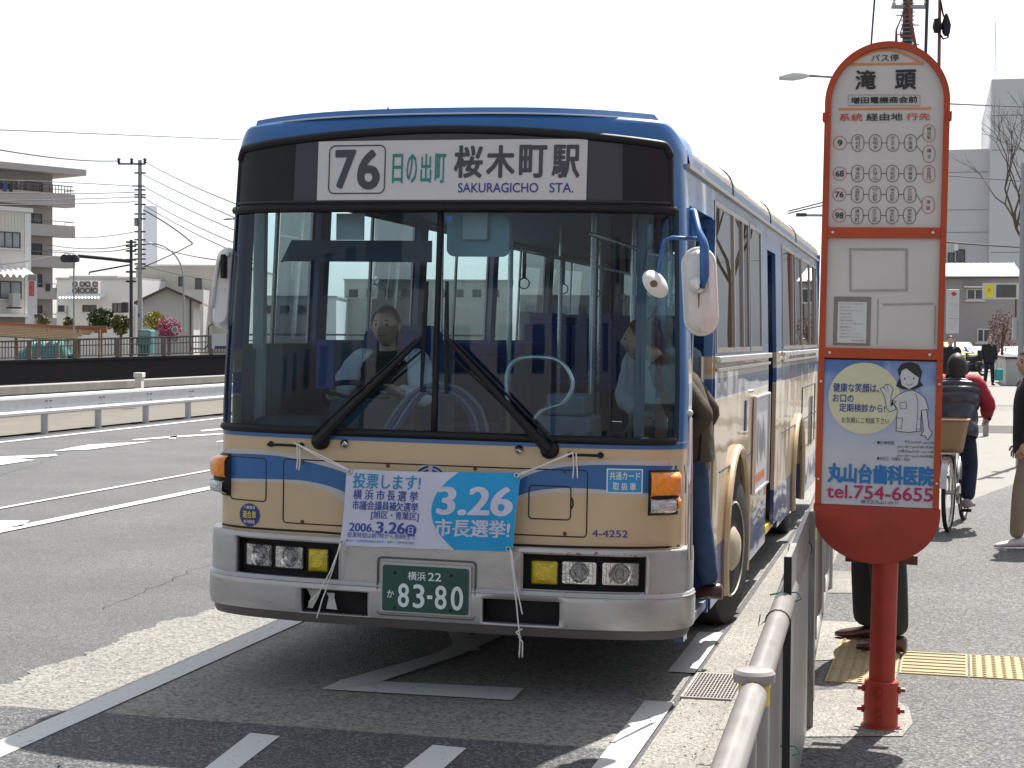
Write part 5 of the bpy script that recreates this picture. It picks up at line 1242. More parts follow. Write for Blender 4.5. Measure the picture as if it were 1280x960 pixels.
for cx, cy, s in ((1161.3, 168.5, '横浜駅'), (1161.3, 194, '磯子'), (1161, 219, '横浜駅西口'), (1160.3, 257.5, '滝頭')):
    thick_line(red, stadium(cx, cy, 15, 21.5), 0.0022, YF+0.012, 0.0075, True)
    for k, c_ in enumerate(s):
        n = len(s); yy = cy-8.0+16*(k+0.5)/n; h2 = min(2.4, 7.0/n)
        (xa, zb_), (xb, za_) = S2(cx-2.5, yy-h2), S2(cx+2.5, yy+h2); letters(tb_, c_, fm(YF+0.012), xa, xb, za_, zb_, 0.0, 0.0085)
for l in ([(1146.5, 176), (1153.5, 169)], [(1146, 184.5), (1153.5, 193)], [(1145.5, 219), (1153, 219)], [(1145.5, 244.5), (1153, 256)], [(1145.5, 270), (1152.5, 259)]): thick_line(blk, l, 0.0024, YF+0.012, 0.0072)
blk.build('route_diagram', MT['ink_black'], top)['kind'] = 'stuff'; red.build('red_ring', MT['ink_red'], top); tb_.build('stop_lettering', MT['ink_black'], top)['kind'] = 'stuff'
# notice panel: tape marks, taped paper
mb = MB(); thick_line(mb, [(1063.5, 312.5), (1133.5, 312.5), (1133.5, 363), (1064, 364)], 0.0095, YF+0.012, 0.0065, True)
thick_line(mb, [(1105, 381), (1166, 380)], 0.008, YF+0.012, 0.0061); thick_line(mb, [(1098, 375), (1097, 430)], 0.005, YF+0.012, 0.0061); thick_line(mb, [(1169, 383), (1168, 430)], 0.005, YF+0.012, 0.0061)
mb.build('tape_grime', mat('tape_grime', (0.36, 0.325, 0.305), 0.8, var=0.2, scale=30), mid)
(a, d), (b, c) = S2(1043.5, 371), S2(1088, 432)
mb = MB(); mb.poly([(a, c), (b, c), (b, d), (a, d)], fm(YF+0.012), 0.0075); gr = mb.build('notice_backing', MT['board_grime'], mid)
(a, d), (b, c) = S2(1048.5, 377.5), S2(1083, 429)
mb = MB(); mb.poly([(a, c), (b, c), (b, d), (a, d)], fm(YF+0.012), 0.009); pp = mb.build('notice_paper', MT['paper'], mid)
lines = ['お知らせ 市営バスをご利用の皆様へ', '市営バスでは', '下記のとおり運行いたします', '平日及び土曜日', 'なお 詳しくは', '停留所の時刻表を', 'ご覧いただくか お問い合わせ', '滝頭営業所まで', 'ご連絡ください', 'ご利用ありがとうございます', '発車時刻は変わることがあります']
lb = MB()
for k, s in enumerate(lines):
    y0 = 379+k*4.1; (xa, zb_), (xb, za_) = S2(1050.5, y0), S2(1050.5+min(29.5, 2.1*len(s)+(4 if k == 0 else 0)), y0+2.3); letters(lb, s, fm(YF+0.012), xa, xb, za_, zb_, 0, 0.0105)
(xa, zb_), (xb, za_) = S2(1065, 424.5), S2(1081, 427); letters(lb, '横浜市交通局', fm(YF+0.012), xa, xb, za_, zb_, 0, 0.0105)
lb.build('notice_print', MT['ink_soft'], pp)
# dentist advert
(a, d), (b, c) = S2(1033.5, 449), S2(1173, 634)
a, b = xc-ri+0.001, xc+ri-0.001
def admat():
    m, n, bs = newmat('advert_sky_print'); tc = N(n, 'TexCoord'); sp = N(n, 'SeparateXYZ'); n.links.new(tc.outputs['Object'], sp.inputs[0])
    mr = N(n, 'MapRange'); mr.inputs[1].default_value = c+0.22; mr.inputs[2].default_value = d; n.links.new(sp.outputs[2], mr.inputs[0])
    nz = N(n, 'TexNoise'); nz.inputs['Scale'].default_value = 5; nz.inputs['Detail'].default_value = 4; nz.inputs['Distortion'].default_value = 1.0; n.links.new(tc.outputs['Object'], nz.inputs[0])
    ml = N(n, 'MapRange'); ml.inputs[1].default_value = 0.3; ml.inputs[2].default_value = 0.7; ml.inputs[3].default_value = 0.55; ml.inputs[4].default_value = 1.35; n.links.new(nz.outputs[0], ml.inputs[0])
    mu = N(n, 'Math', operation='MULTIPLY'); mu.use_clamp = True; n.links.new(mr.outputs[0], mu.inputs[0]); n.links.new(ml.outputs[0], mu.inputs[1])
    rp = N(n, 'ValToRGB'); e = rp.color_ramp.elements; e[0].color = (0.50, 0.51, 0.54, 1); e[1].color = (0.07, 0.16, 0.42, 1); e2 = e.new(0.5); e2.color = (0.30, 0.37, 0.56, 1)
    n.links.new(mu.outputs[0], rp.inputs[0]); n.links.new(rp.outputs[0], bs.inputs['Base Color']); bs.inputs['Roughness'].default_value = 0.35; return m
mb = MB(); mb.poly([(a, c), (b, c), (b, d), (a, d)], fm(YF+0.004), 0.006); adv = mb.build('dentist_advert', admat(), stop)
YA = YF+0.004
mb = MB(); (cx, cz), (ex_, _), (_, ez_) = S2(1081, 497.5), S2(1126, 497.5), S2(1081, 542); mb.poly(ell(cx, cz, ex_-cx, cz-ez_, 40), lambda x, z, o: (x, YA-0.008, z)); mb.build('pale_disc', MT['ad_disc'], adv, tri=True)
kw = dict(off=0.0095, yf=YA)
tw(adv, '健康な笑顔は、', 1042.5, 1100, 478.5, 490, 'ink_navy', 0.02, **kw); tw(adv, 'お口の', 1042, 1068, 492, 502, 'ink_navy', 0.02, **kw); tw(adv, '定期検診から!', 1050, 1107, 504, 514.5, 'ink_navy', 0.02, **kw); tw(adv, 'お気軽にご相談下さい', 1053, 1112, 521, 528.5, 'ink_black', 0.0, **kw)
tw(adv, '丸山台歯科医院', 1035.5, 1167, 579, 604, 'ink_blue', 0.05, **kw); tw(adv, 'tel.754-6655', 1034.5, 1166, 606, 623, 'ink_magenta', 0.03, **kw)
tw(adv, '磯子区丸山1-20-11', 1077, 1123, 623.5, 628.5, 'ink_black', 0.0, **kw)
tw(adv, '●診療時間', 1097, 1118, 550, 554.5, 'ink_black', 0.0, **kw)
for k, s in enumerate(('平日 am10:00〜pm12:30', 'pm1:30〜pm7:00(木休)', '土曜日am9:30〜pm1:00', 'pm1:30〜pm5:00(休憩)')): tw(adv, s, 1131 if k == 0 else 1122, 1167, 550+5.6*k, 554.3+5.6*k, 'ink_black', 0.0, **kw)
tw(adv, '●休診日／日曜日・祝日', 1097, 1137, 570, 574.5, 'ink_black', 0.0, **kw)
# drawn woman in a clinic tunic, waving: filled shapes with dark outlines. coordinates: enlarged view /6.737 + (1010, 430)
def Z2(l): return [(1010+x/6.737, 430+y/6.737) for x, y in l]
def shape(l, m, off, line=0.0024, nm='figure_print'):
    l = Z2(l); q = [S2(*p) for p in l]; mb = MB(); mb.poly(q, lambda x, z, o: (x, YA-off, z)); mb.build(nm, MT[m], adv, tri=True)
    if line: mb = MB(); thick_line(mb, l, line, YA, off+0.0004, True); mb.build('figure_outline', MT['ink_black'], adv)
shape([(745, 725), (750, 620), (755, 545), (712, 470), (760, 425), (825, 395), (880, 385), (935, 410), (985, 450), (1015, 545), (955, 552), (950, 640), (953, 725), (850, 738)], 'ad_white', 0.0088)
shape([(712, 470), (745, 545), (690, 566), (664, 535), (650, 440), (612, 375), (640, 358), (660, 335), (690, 340), (722, 378), (702, 430), (700, 520), (745, 480)], 'ad_white', 0.0094)
shape([(955, 552), (1000, 548), (1018, 700), (1045, 740), (1010, 800), (985, 765), (950, 762), (975, 725)], 'ad_white', 0.0093)
shape([(742, 350), (775, 280), (757, 215), (790, 165), (860, 150), (930, 170), (962, 230), (945, 310), (972, 345), (900, 378), (800, 378)], 'ink_black', 0.0096, 0)
shape([(775, 270), (790, 220), (830, 200), (900, 255), (938, 280), (925, 340), (855, 378), (790, 345)], 'ad_white', 0.0102)
for l in ([(812, 280), (822, 280), (822, 298), (812, 298)], [(887, 280), (897, 280), (897, 298), (887, 298)]): shape(l, 'ink_black', 0.0108, 0)
mb = MB(); thick_line(mb, Z2([(830, 330), (845, 342), (870, 342), (882, 328)]), 0.002, YA, 0.0108); thick_line(mb, Z2([(905, 410), (925, 470), (925, 560), (912, 725)]), 0.002, YA, 0.0098)
thick_line(mb, Z2([(775, 487), (830, 487), (830, 540), (778, 540)]), 0.002, YA, 0.0098, True); thick_line(mb, Z2([(750, 618), (798, 618), (790, 705), (745, 700)]), 0.002, YA, 0.0098); thick_line(mb, Z2([(920, 625), (950, 625), (950, 710), (915, 710)]), 0.002, YA, 0.0098)
thick_line(mb, Z2([(640, 358), (662, 395)]), 0.0018, YA, 0.01); thick_line(mb, Z2([(668, 340), (680, 390)]), 0.0018, YA, 0.01)
mb.build('figure_outline', MT['ink_black'], adv)
# post, collar with bolts, wooden ledge behind
pr = 0.059
mb = MB(); mb.cyl((0, 0, 0.0), (0.004, 0, zlow+0.05), pr*0.93, 24); mb.build('post', MT['sign_post_red'], stop, smooth=True)
mb = MB(); mb.lathe([(0.073, 0.004), (0.072, 0.20), (0.066, 0.205)], (0, 0, 0), 'z', 24); mb.lathe([(0.085, 0.003), (0.083, 0.012), (0.07, 0.016)], (0, 0, 0), 'z', 24); col_ = mb.build('collar', MT['sign_post_red'], stop, smooth=True)
for z in (0.075, 0.165):
    for a in (180, 0, 265):
        d_ = Vector((math.cos(R(a)), math.sin(R(a)), 0)); mb = MB(); mb.cyl(d_*0.07+Vector((0, 0, z)), d_*0.10+Vector((0, 0, z)), 0.010, 8); mb.cyl(d_*0.072+Vector((0, 0, z)), d_*0.082+Vector((0, 0, z)), 0.017, 6); mb.build('bolt', MT['sign_post_red'], col_)
(a, d), (b, c) = SG(1057, 690, 0.05), SG(1147, 706, 0.05)
MB().box(a, b, 0.03, 0.065, c, d).build('ledge_board', MT['dark_wood'], stop, bevel=0.003)

# ------------------------------------------------------------------ pipe fence along the kerb
fence = empty('pipe_fence', (-0.5, 4.2, WALK), 0, 'beige tubular guard fence along the kerb beside the bus stop', 'fence')
FO = Vector((-0.5, 4.2, WALK))
capA = D(943, 838, 4.15)-FO; capB = D(1010, 655, 7.6)-FO; dirF = (capB-capA); stepv = Vector((dirF.x, dirF.y, 0))
zc_ = capA.z
def fpost(p, m_=1):
    mb = MB(); mb.cyl((p.x, p.y, -0.1), (p.x, p.y, capA.z-0.03), 0.038, 18); o = mb.build('post', MT['fence_pipe'], fence, smooth=True)
    mb = MB(); mb.lathe([(0.041, capA.z-0.03), (0.052, capA.z-0.028), (0.053, capA.z-0.006), (0.046, capA.z+0.002), (0.02, capA.z+0.004)], (p.x, p.y, 0), 'z', 22); mb.build('post_cap', MT['fence_pipe'], o, smooth=True)
    mb = MB(); mb.lathe([(0.0388, capA.z-0.085), (0.0392, capA.z-0.034)], (p.x, p.y, 0), 'z', 18); mb.build('reflective_band', MT['reflect_yellow'], o, smooth=True)
posts = [capA+stepv*k for k in (-1, 0, 1, 2, 3, 4)]
for p in posts: fpost(p)
u_ = stepv.normalized()
for k in range(len(posts)-1):
    a, b = posts[k]+u_*0.05, posts[k+1]-u_*0.05; zt = capA.z-0.055
    mb = MB(); mb.tube([(a.x, a.y, zt), (b.x, b.y, zt)], 0.036, 16); mb.build('top_rail', MT['fence_pipe'], fence, smooth=True)
    for i in (0, 1):                              # two hoops in each bay, hanging from the rail
        t0_, t1_ = (0.06, 0.46) if i == 0 else (0.54, 0.94)
        A_, B_ = a.lerp(b, t0_), a.lerp(b, t1_); r_ = 0.12; L = (B_-A_).length
        pts = [(0, zt)] + [(0, 0.30)] + [(r_-r_*math.cos(R(t)), 0.22-r_*math.sin(R(t))+0.0) for t in (20, 45, 70, 90)] + [(L-r_+r_*math.sin(R(t)), 0.22-r_*math.cos(R(t))) for t in (0, 20, 45, 70)] + [(L, 0.30), (L, zt)]
        mb = MB(); mb.tube([(A_.x+u_.x*s, A_.y+u_.y*s, z) for s, z in pts], 0.024, 12); mb.build('hoop', MT['fence_pipe'], fence, smooth=True)
        mb = MB(); M_ = A_.lerp(B_, 0.5); mb.cyl((M_.x, M_.y, 0.10), (M_.x, M_.y, zt), 0.017, 10); mb.build('bar', MT['fence_pipe'], fence, smooth=True)
for k, p in enumerate(posts[1:4]): pass
mb = MB()
for f_ in (0.30, 0.83):
    p = posts[1].lerp(posts[2], f_); z = capA.z-0.055; mb.tube([(p.x+0.039*math.cos(t), p.y, z+0.039*math.sin(t)) for t in [2*PI*k/14 for k in range(14)]], 0.0025, 5, closed=True); mb.tube([(p.x-.04, p.y, z), (p.x-.06, p.y, z-.015), (p.x-.055, p.y, z+.02)], 0.002, 4)
mb.build('binding_wire', MT['wire'], fence)['kind'] = 'stuff'
# weathered board lashed to the fence
b0 = D(985, 700, 5.55); b1 = D(1009, 665, 7.10)
bd = empty('weathered_board', (b0.x, b0.y, WALK), 0, 'weathered grey wooden board standing on edge, lashed to the pipe fence', 'board')
e = Vector((b1.x-b0.x, b1.y-b0.y, 0)); L = e.length; e.normalize(); nrm = Vector((e.y, -e.x, 0)); zt = 0.93
def bb(s0, s1, o0, o1, z0, z1):
    mb = MB(); P8 = [tuple(e*s+nrm*o+Vector((0, 0, z))) for z in (z0, z1) for o in (o0, o1) for s in (s0, s1)]; mb.add(P8, [(0,2,3,1), (4,5,7,6), (0,1,5,4), (2,6,7,3), (0,4,6,2), (1,3,7,5)]); return mb
bb(0.02, L, -0.008, 0.010, 0.0, zt).build('panel', MT['ply_grey'], bd)
for s in (L-0.03,): bb(s, s+0.035, 0.0102, 0.034, 0.0, zt-0.002).build('batten', MT['ply_grey'], bd)
bb(0.005, 0.02, -0.014, 0.012, 0, zt+0.002).build('edge_strip', MT['black_rubber'], bd)
mb = MB()
for z in (0.28, 0.80): mb.tube([tuple(e*0.02+nrm*o+Vector((0, 0, z+dz_))) for o, dz_ in ((-0.06, 0), (-0.02, 0.01), (0.03, 0.012), (0.045, -0.01), (0.02, -0.02))], 0.003, 5)
mb.build('tie_wire', MT['wire_green'], bd)
# ------------------------------------------------------------------ things in the distance, each standing at its own depth
class Far:
    """a thing at depth Z (anchor column pxc), turned by phi from facing the camera; U / H turn photo columns / rows into metres"""
    def __init__(s, name, label, cat, pxc, Z, zb=0.05, phi=0.0, group=None):
        s.pxc, s.Z, s.phi, s.zb = pxc, Z, R(phi), zb
        p = D(pxc, 480, Z); s.root = empty(name, (p.x, p.y, zb), YAW+s.phi, label, cat, group)
    def U(s, px): t = (px-s.pxc)/FPX; return t*s.Z/(math.cos(s.phi)-t*math.sin(s.phi))
    def H(s, py, px=None):
        px = s.pxc if px is None else px; return 1.78+(HZ(px)-py)/FPX*(s.Z+s.U(px)*math.sin(s.phi))-s.zb
    def box(s, part, x0, y0, x1, y1, v0, v1, m, bevel=None, parent=None, ref=None):
        """photo rectangle (columns x0..x1, rows y0..y1 measured at column ref), depth v0..v1 behind the front plane"""
        ref = x1 if ref is None else ref
        return MB().box(s.U(x0), s.U(x1), v0, v1, s.H(y1, ref) if y1 is not None else 0, s.H(y0, ref)).build(part, MT[m], parent or s.root, bevel=bevel)
    def window(s, x0, y0, x1, y1, n=2, frame='frame_dark', pane='window_dark', v=0.0, ref=None, sill=True):
        ref = x1 if ref is None else ref; a, b, c, d = s.U(x0), s.U(x1), s.H(y1, ref), s.H(y0, ref); t = 0.07
        mb = MB(); mb.box(a, b, v-0.06, v-0.002, c, c+t); mb.box(a, b, v-0.06, v-0.002, d-t, d)
        for k in range(n+1): x = a+(b-a-t)*k/n; mb.box(x, x+t, v-0.058, v-0.003, c+t, d-t)
        f_ = mb.build('window', MT[frame], s.root)
        MB().box(a+0.01, b-0.01, v-0.02, v-0.004, c+0.01, d-0.01).build('pane', MT[pane], f_)
        if sill: MB().box(a-0.1, b+0.1, v-0.16, v-0.001, c-0.1, c-0.005).build('sill', MT['frame_white'], f_)
        return f_
# apartment block
f = Far('apartment_building', 'tall taupe apartment block with railed balconies behind the white shop house', 'building', 66, 150, 0.05, 50)
f.box('wall', -60, 214, 66, None, 0, 12, 'wall_taupe')
mb = MB(); mb.box(f.U(-60), f.U(84)+0.2, -2.0, 12.3, f.H(222, 84), f.H(214, 84)); mb.build('roof', MT['wall_taupe'], f.root, bevel=0.05)
for (y0, y1) in ((245, 261), (284, 298), (322, 336), (361, 375), (398, 410)):
    a, b = f.U(-60), f.U(78); z0, z1 = f.H(y1, 78), f.H(y0, 78)
    o = MB().box(a, b, -1.5, -1.38, z0, z1).build('balcony', MT['wall_taupe'], f.root)
    MB().box(a, b, -1.38, 0.0, z0, z0+0.22).build('slab', MT['wall_taupe'], o); MB().box(b-0.12, b, -1.38, 0.0, z0+0.22, z1).build('end_wall', MT['wall_taupe'], o)
    mb = MB(); mb.tube([(a, -1.44, z1+0.35), (b, -1.44, z1+0.35)], 0.035, 5); mb.tube([(b-.06, -1.44, z1+0.35), (b-.06, -0.1, z1+0.35)], 0.035, 5)
    k = a
    while k < b: mb.tube([(k, -1.44, z1), (k, -1.44, z1+0.35)], 0.022, 4); k += 0.9
    mb.build('rail', MT['rail_brown'], o)
for x0, x1 in ((-2, 24), (27, 50), (54, 76)):
    a, b = f.U(x0), f.U(x1); z0, z1 = f.H(245, 78), f.H(236, 78); mb = MB(); k = a
    while k < b: mb.box(k, k+0.05, -1.5, -1.45, z0, z1); k += 0.32
    mb.box(a, b, -1.52, -1.44, z1, z1+0.08); mb.build('screen', MT['frame_dark'], f.root)
for yt, yb in ((229, 250), (268, 290), (305, 328), (343, 366), (382, 402)):
    for x0, x1 in ((40, 56), (22, 33), (0, 14)): f.window(x0, yt, x1, yb, 2, v=0.0, ref=56, pane='window_dark')
rnd = random.Random(11)
for (x, y, w_, m_) in ((5, 236, 4, 'cloth_dark'), (10, 238, 4, 'sticker_navy'), (16, 238, 3, 'cloth_dark'), (50, 356, 4, 'cloth_dark'), (60, 357, 5, 'seat_blue')):
    f.box('laundry', x, y, x+w_, y+9, -1.60, -1.55, m_, ref=70)
lf = Far('laundry_sheet', 'white and pink sheet hung over an apartment balcony', 'laundry', 73, 148, 0.05, 50)
lf.root.location.z = lf.zb
lf.box('cloth', 68, 357, 78, 371, -1.62, -1.56, 'white_cloth')
# white shop house in front of it
f = Far('shop_house', 'cream two storey house with dark framed windows and a corrugated awning', 'house', 39, 110, 0.05, 50)
f.box('wall', -60, 264, 39, None, 0, 8, 'wall_cream'); f.box('parapet', -60, 261, 40, 266, -0.15, 8.1, 'wall_white', ref=39)
f.box('corner_strip', 33, 268, 38.6, None, -0.06, -0.003, 'wall_white')
mb = MB()
for k in range(14): x = f.U(-10)+(f.U(33)-f.U(-10))*k/14; mb.box(x, x+0.05, -0.03, -0.002, f.H(288, 33), f.H(268, 33))
mb.build('cladding_ribs', MT['wall_cream'], f.root)
f.window(0, 291, 29, 311, 4, ref=29, pane='window_pale'); f.window(0, 352, 30, 374, 3, ref=29, pane='window_pale', frame='frame_dark'); f.window(-36, 291, -10, 311, 4, ref=29)
a, b = f.U(-30), f.U(35); z = f.H(343, 30)
mb = MB(); n = 44
mb.grid(lambda u, v: (a+(b-a)*u, -0.1-1.1*v, z+0.35-0.5*v+0.11*math.sin(u*n*PI/2.0)), 88, 2); mb.build('awning', MT['roof_white'], f.root, smooth='all')
f.box('shutter', -40, 397, 36, 412, -0.05, -0.003, 'rail_brown', ref=36); f.box('ledge', -40, 393, 37, 396.5, -0.5, -0.003, 'wall_white', ref=36)
ac = Far('outdoor_unit', 'small pale grey air conditioner unit on the wall of the cream house', 'air conditioner', 16, 108.5, 0.05, 50)
ac.root.location.z = ac.zb; ac.box('casing', 12, 367, 19.5, 384, -0.5, 0.0, 'wall_grey', bevel=0.03); ac.box('bracket', 10, 384, 21, 386, -0.4, 0, 'frame_dark')
sg = Far('shop_sign', 'white upright shop sign with a red panel on the corner of the cream house', 'sign', 41, 107, 0.05, 20)
sg.box('board', 35.5, 343, 46, 393, -0.1, 0.15, 'frame_white'); sg.box('red_panel', 37, 352, 42.5, 370, -0.13, -0.102, 'ink_red'); sg.box('blue_panel', 36, 344, 45, 351, -0.13, -0.102, 'ink_soft'); sg.box('post', 38.5, 393, 42, None, -0.05, 0.1, 'frame_white')
for k, ch_ in enumerate('タバコ'):
    mb = MB(); letters(mb, ch_, lambda x, z, o: (x, -0.135, z), sg.U(38), sg.U(41.6), sg.H(358+5*k), sg.H(354+5*k), 0.03); mb.build('lettering', MT['paper'], sg.root)
# warehouse with cooling units on the roof
f = Far('warehouse', 'long pale low warehouse with a scalloped white canopy', 'building', 172, 125, 0.05, -12)
f.box('wall', 66, 349, 172, None, 0, 14, 'wall_white', ref=172); f.box('upper_wall', 66, 343.5, 130, 350, 2, 14, 'wall_grey', ref=130)
f.box('roof', 66, 347, 172, 349.5, -0.2, 14.1, 'wall_grey', ref=172)
for a, b, c_, d_ in ((68, 76, 382, 390), (100, 118, 381.5, 390), (139, 152, 379, 391)): f.window(a, c_, b, d_, 2, ref=150)
a, b, z = f.U(77), f.U(131), f.H(372, 104)
mb = MB(); mb.grid(lambda u, v: (a+(b-a)*u, -0.05-1.3*v, z+0.22-0.35*v+0.10*abs(math.sin(u*13*PI))), 78, 2); mb.build('canopy', MT['roof_white'], f.root, smooth='all')
f.box('canopy_fascia', 77, 368.5, 131, 371, -0.06, 0, 'roof_white', ref=104)
ou = None
for i, x in enumerate((96, 105, 112, 121)):
    u_ = Far('rooftop_cooler', '', 'air conditioner', x+4, 124, 0.05, 0, 'cooling units on the warehouse wall'); u_.root['label'] = ['grey cooling unit on the warehouse, leftmost of four', 'grey cooling unit on the warehouse, second from the left', 'grey cooling unit on the warehouse, third from the left', 'grey cooling unit on the warehouse, rightmost of four'][i]
    u_.box('casing', x, 352, x+7, 368, -1.3, -0.5, 'wall_grey', bevel=0.03)
    for zz in (356, 364):
        mb = MB(); c = (u_.U(x+3.5), u_.H(zz)); mb.tube([(c[0]+0.17*math.cos(t), -1.32, c[1]+0.17*math.sin(t)) for t in [2*PI*k/12 for k in range(12)]], 0.04, 5, closed=True); mb.build('fan', MT['frame_dark'], u_.root)
# tan hall and grey gabled house
f = Far('tan_hall', 'wide flat roofed tan building behind the gabled house', 'building', 272, 130, 0.05, 0)
f.box('wall', 170, 333, 310, None, 0, 15, 'wall_sand'); f.box('roof', 169, 331.5, 311, 333.5, -0.2, 15.2, 'wall_white'); f.box('annex', 240, 364, 266, None, -4, -0.01, 'wall_grey')
f.window(223, 346, 230.5, 358, 1, sill=False); f.window(244, 348, 252, 363, 1)
g_ = Far('gabled_house', 'grey house with a dark edged gable and brown side roof', 'house', 209, 112, 0.05, 8)
zL, zA = g_.H(374), g_.H(359.5); uL, uA, uR = g_.U(179), g_.U(209), g_.U(241)
mb = MB(); mb.add([(uL, v, z) for v in (0, 9) for z in (0, zL)]+[(uR, v, z) for v in (0, 9) for z in (0, zL)]+[(uA, 0, zA), (uA, 9, zA)], [(0, 4, 5, 8, 1), (2, 3, 9, 7, 6), (0, 1, 3, 2), (4, 6, 7, 5)]); mb.build('wall', MT['wall_grey'], g_.root)
for s_, ue, nm in ((-1, uL-0.5, 'roof'), (1, uR+0.6, 'roof')):
    dz_ = 0.25; mb = MB(); q = [(uA, zA+0.05), (ue, zL-0.2), (ue, zL-0.2-0.18), (uA, zA-0.13)]
    mb.add([(x, v, z) for v in (-0.6, 9.4) for x, z in q], [(0, 1, 2, 3), (7, 6, 5, 4), (0, 4, 5, 1), (1, 5, 6, 2), (2, 6, 7, 3), (3, 7, 4, 0)]); mb.build(nm, MT['roof_brown'], g_.root)
    mb = MB(); mb.add([(x, v, z) for v in (-0.68, -0.601) for x, z in q], [(0, 1, 2, 3), (7, 6, 5, 4), (0, 4, 5, 1), (1, 5, 6, 2), (2, 6, 7, 3), (3, 7, 4, 0)]); mb.build('bargeboard', MT['frame_dark'], g_.root)
mb = MB(); mb.tube([(uR-0.2, -0.1, 0), (uR-0.2, -0.1, zL)], 0.06, 5); mb.tube([(uR-0.2, -0.1, 0.9), (uR+0.8, -0.1, 0.9), (uR+1.0, -0.1, 1.2), (uR+1.0, -0.1, 2.4), (uR+1.3, -0.1, 2.6)], 0.06, 5); mb.build('drain_pipe', MT['frame_dark'], g_.root)
# the far high-rise
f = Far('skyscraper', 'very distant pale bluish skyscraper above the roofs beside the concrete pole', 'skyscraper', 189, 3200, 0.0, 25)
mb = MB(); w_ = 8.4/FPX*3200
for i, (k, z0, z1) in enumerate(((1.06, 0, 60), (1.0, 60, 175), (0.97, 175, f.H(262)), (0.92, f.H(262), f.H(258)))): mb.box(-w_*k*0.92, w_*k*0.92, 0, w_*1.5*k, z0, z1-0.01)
mb.build('shaft', MT['tower_haze_pale'], f.root)
# filler terrace far left and behind the bus so that the windows show a street
for i, (x0, x1, y, Z, m_, lb) in enumerate(((300, 420, 372, 140, 'wall_white', 'low white building partly seen through the left bus windows'), (430, 640, 352, 150, 'wall_sand', 'tan block seen through the middle of the bus windscreen'), (650, 900, 372, 135, 'wall_grey', 'grey low block seen through the kerb half of the windscreen'))):
    f = Far('street_block', lb, 'building', (x0+x1)/2, Z, 0.05, 0); f.box('wall', x0, y, x1, None, 0, 12, m_); f.box('roof', x0-1, y-2, x1+1, y, -0.2, 12.2, 'wall_grey')
    n_ = int((x1-x0)/22)
    for k in range(n_): xx = x0+6+22*k; f.window(xx, y+10, xx+11, y+20, 2)

# ------------------------------------------------------------------ poles, lamps, wires
def pole_far(name, label, px, Z, ytop, dia_px, m, zb=0.05, cat='utility pole'):
    f = Far(name, label, cat, px, Z, zb); r_ = dia_px/2/FPX*Z
    mb = MB(); mb.tube([(0, 0, -0.1), (0, 0, f.H(ytop))], [r_*1.12, r_*0.8], 12); mb.build('pole', MT[m], f.root, smooth=True); f.r = r_; return f
f = pole_far('utility_pole', 'tall pale concrete utility pole with three insulators on its top crossarm', 175, 100, 201, 6.0, 'pole_concrete')
MB().box(f.U(148), f.U(182), -0.12, 0.0, f.H(207), f.H(205)).build('crossarm', MT['pole_dark'], f.root); MB().box(f.U(165.5), f.U(181), -0.12, 0.0, f.H(234), f.H(232.6)).build('crossarm', MT['pole_dark'], f.root)
for x in (149, 165, 181.5):
    mb = MB(); mb.lathe([(0.05, 0), (0.13, 0.06), (0.06, 0.14), (0.13, 0.22), (0.05, 0.32)], (f.U(x), -0.06, f.H(205)), 'z', 8); mb.build('insulator', MT['pole_dark'], f.root)
MB().box(f.U(169), f.U(172.2), -0.25, 0.15, f.H(283), f.H(275)).build('junction_box', MT['pole_concrete'], f.root)
mb = MB()
for y in (217, 238, 244, 247, 256, 268, 274, 290, 300, 306, 312, 318, 324, 330, 336): mb.box(-0.32, 0.34, -0.1, 0.1, f.H(y)-0.04, f.H(y)+0.04)
sb_ = mb.build('step_bolts', MT['pole_dark'], f.root); sb_['kind'] = 'stuff'; f.box('number_tag', 173, 392, 176.5, 396, -0.26, -0.24, 'ink_blue')
f = pole_far('signal_pole', 'dark brown pole carrying a long traffic signal arm over the bridge road', 164, 95, 300, 4.6, 'pole_dark', cat='traffic signal')
mb = MB(); mb.tube([(0, 0, f.H(327)), (f.U(130), -0.3, f.H(323.5)), (f.U(100), -0.5, f.H(321))], 0.10, 8); mb.build('arm', MT['pole_dark'], f.root); mb = MB(); mb.tube([(0, 0, f.H(331)), (f.U(113), -0.2, f.H(341)), (f.U(112.5), -0.2, f.H(344))], 0.05, 6); mb.build('arm', MT['pole_dark'], f.root)
sgh = MB().box(f.U(84), f.U(103), -0.9, -0.5, f.H(329), f.H(321)).build('signal_head', MT['pole_dark'], f.root, bevel=0.08)
mb = MB(); mb.lathe([(0.20, 0), (0.24, -0.35)], (f.U(88), -0.9, f.H(325)), 'y', 10); mb.lathe([(0.20, 0), (0.24, -0.35)], (f.U(94), -0.9, f.H(325)), 'y', 10); mb.lathe([(0.20, 0), (0.24, -0.35)], (f.U(100), -0.9, f.H(325)), 'y', 10); mb.build('signal_hood', MT['pole_dark'], sgh)
MB().box(f.U(154), f.U(161), -0.5, 0.0, f.H(391), f.H(378)).build('pedestrian_signal', MT['pole_dark'], f.root, bevel=0.05)
mb = MB()
for y in (303, 308, 314, 325, 340, 352): mb.box(-0.28, 0.28, -0.12, 0.12, f.H(y)-0.05, f.H(y)+0.05)
mb.build('clamps', MT['pole_dark'], f.root)
f = pole_far('thin_post', 'thin grey steel post standing under the traffic signal arm', 92.5, 98, 328, 2.4, 'pole_steel', cat='post')
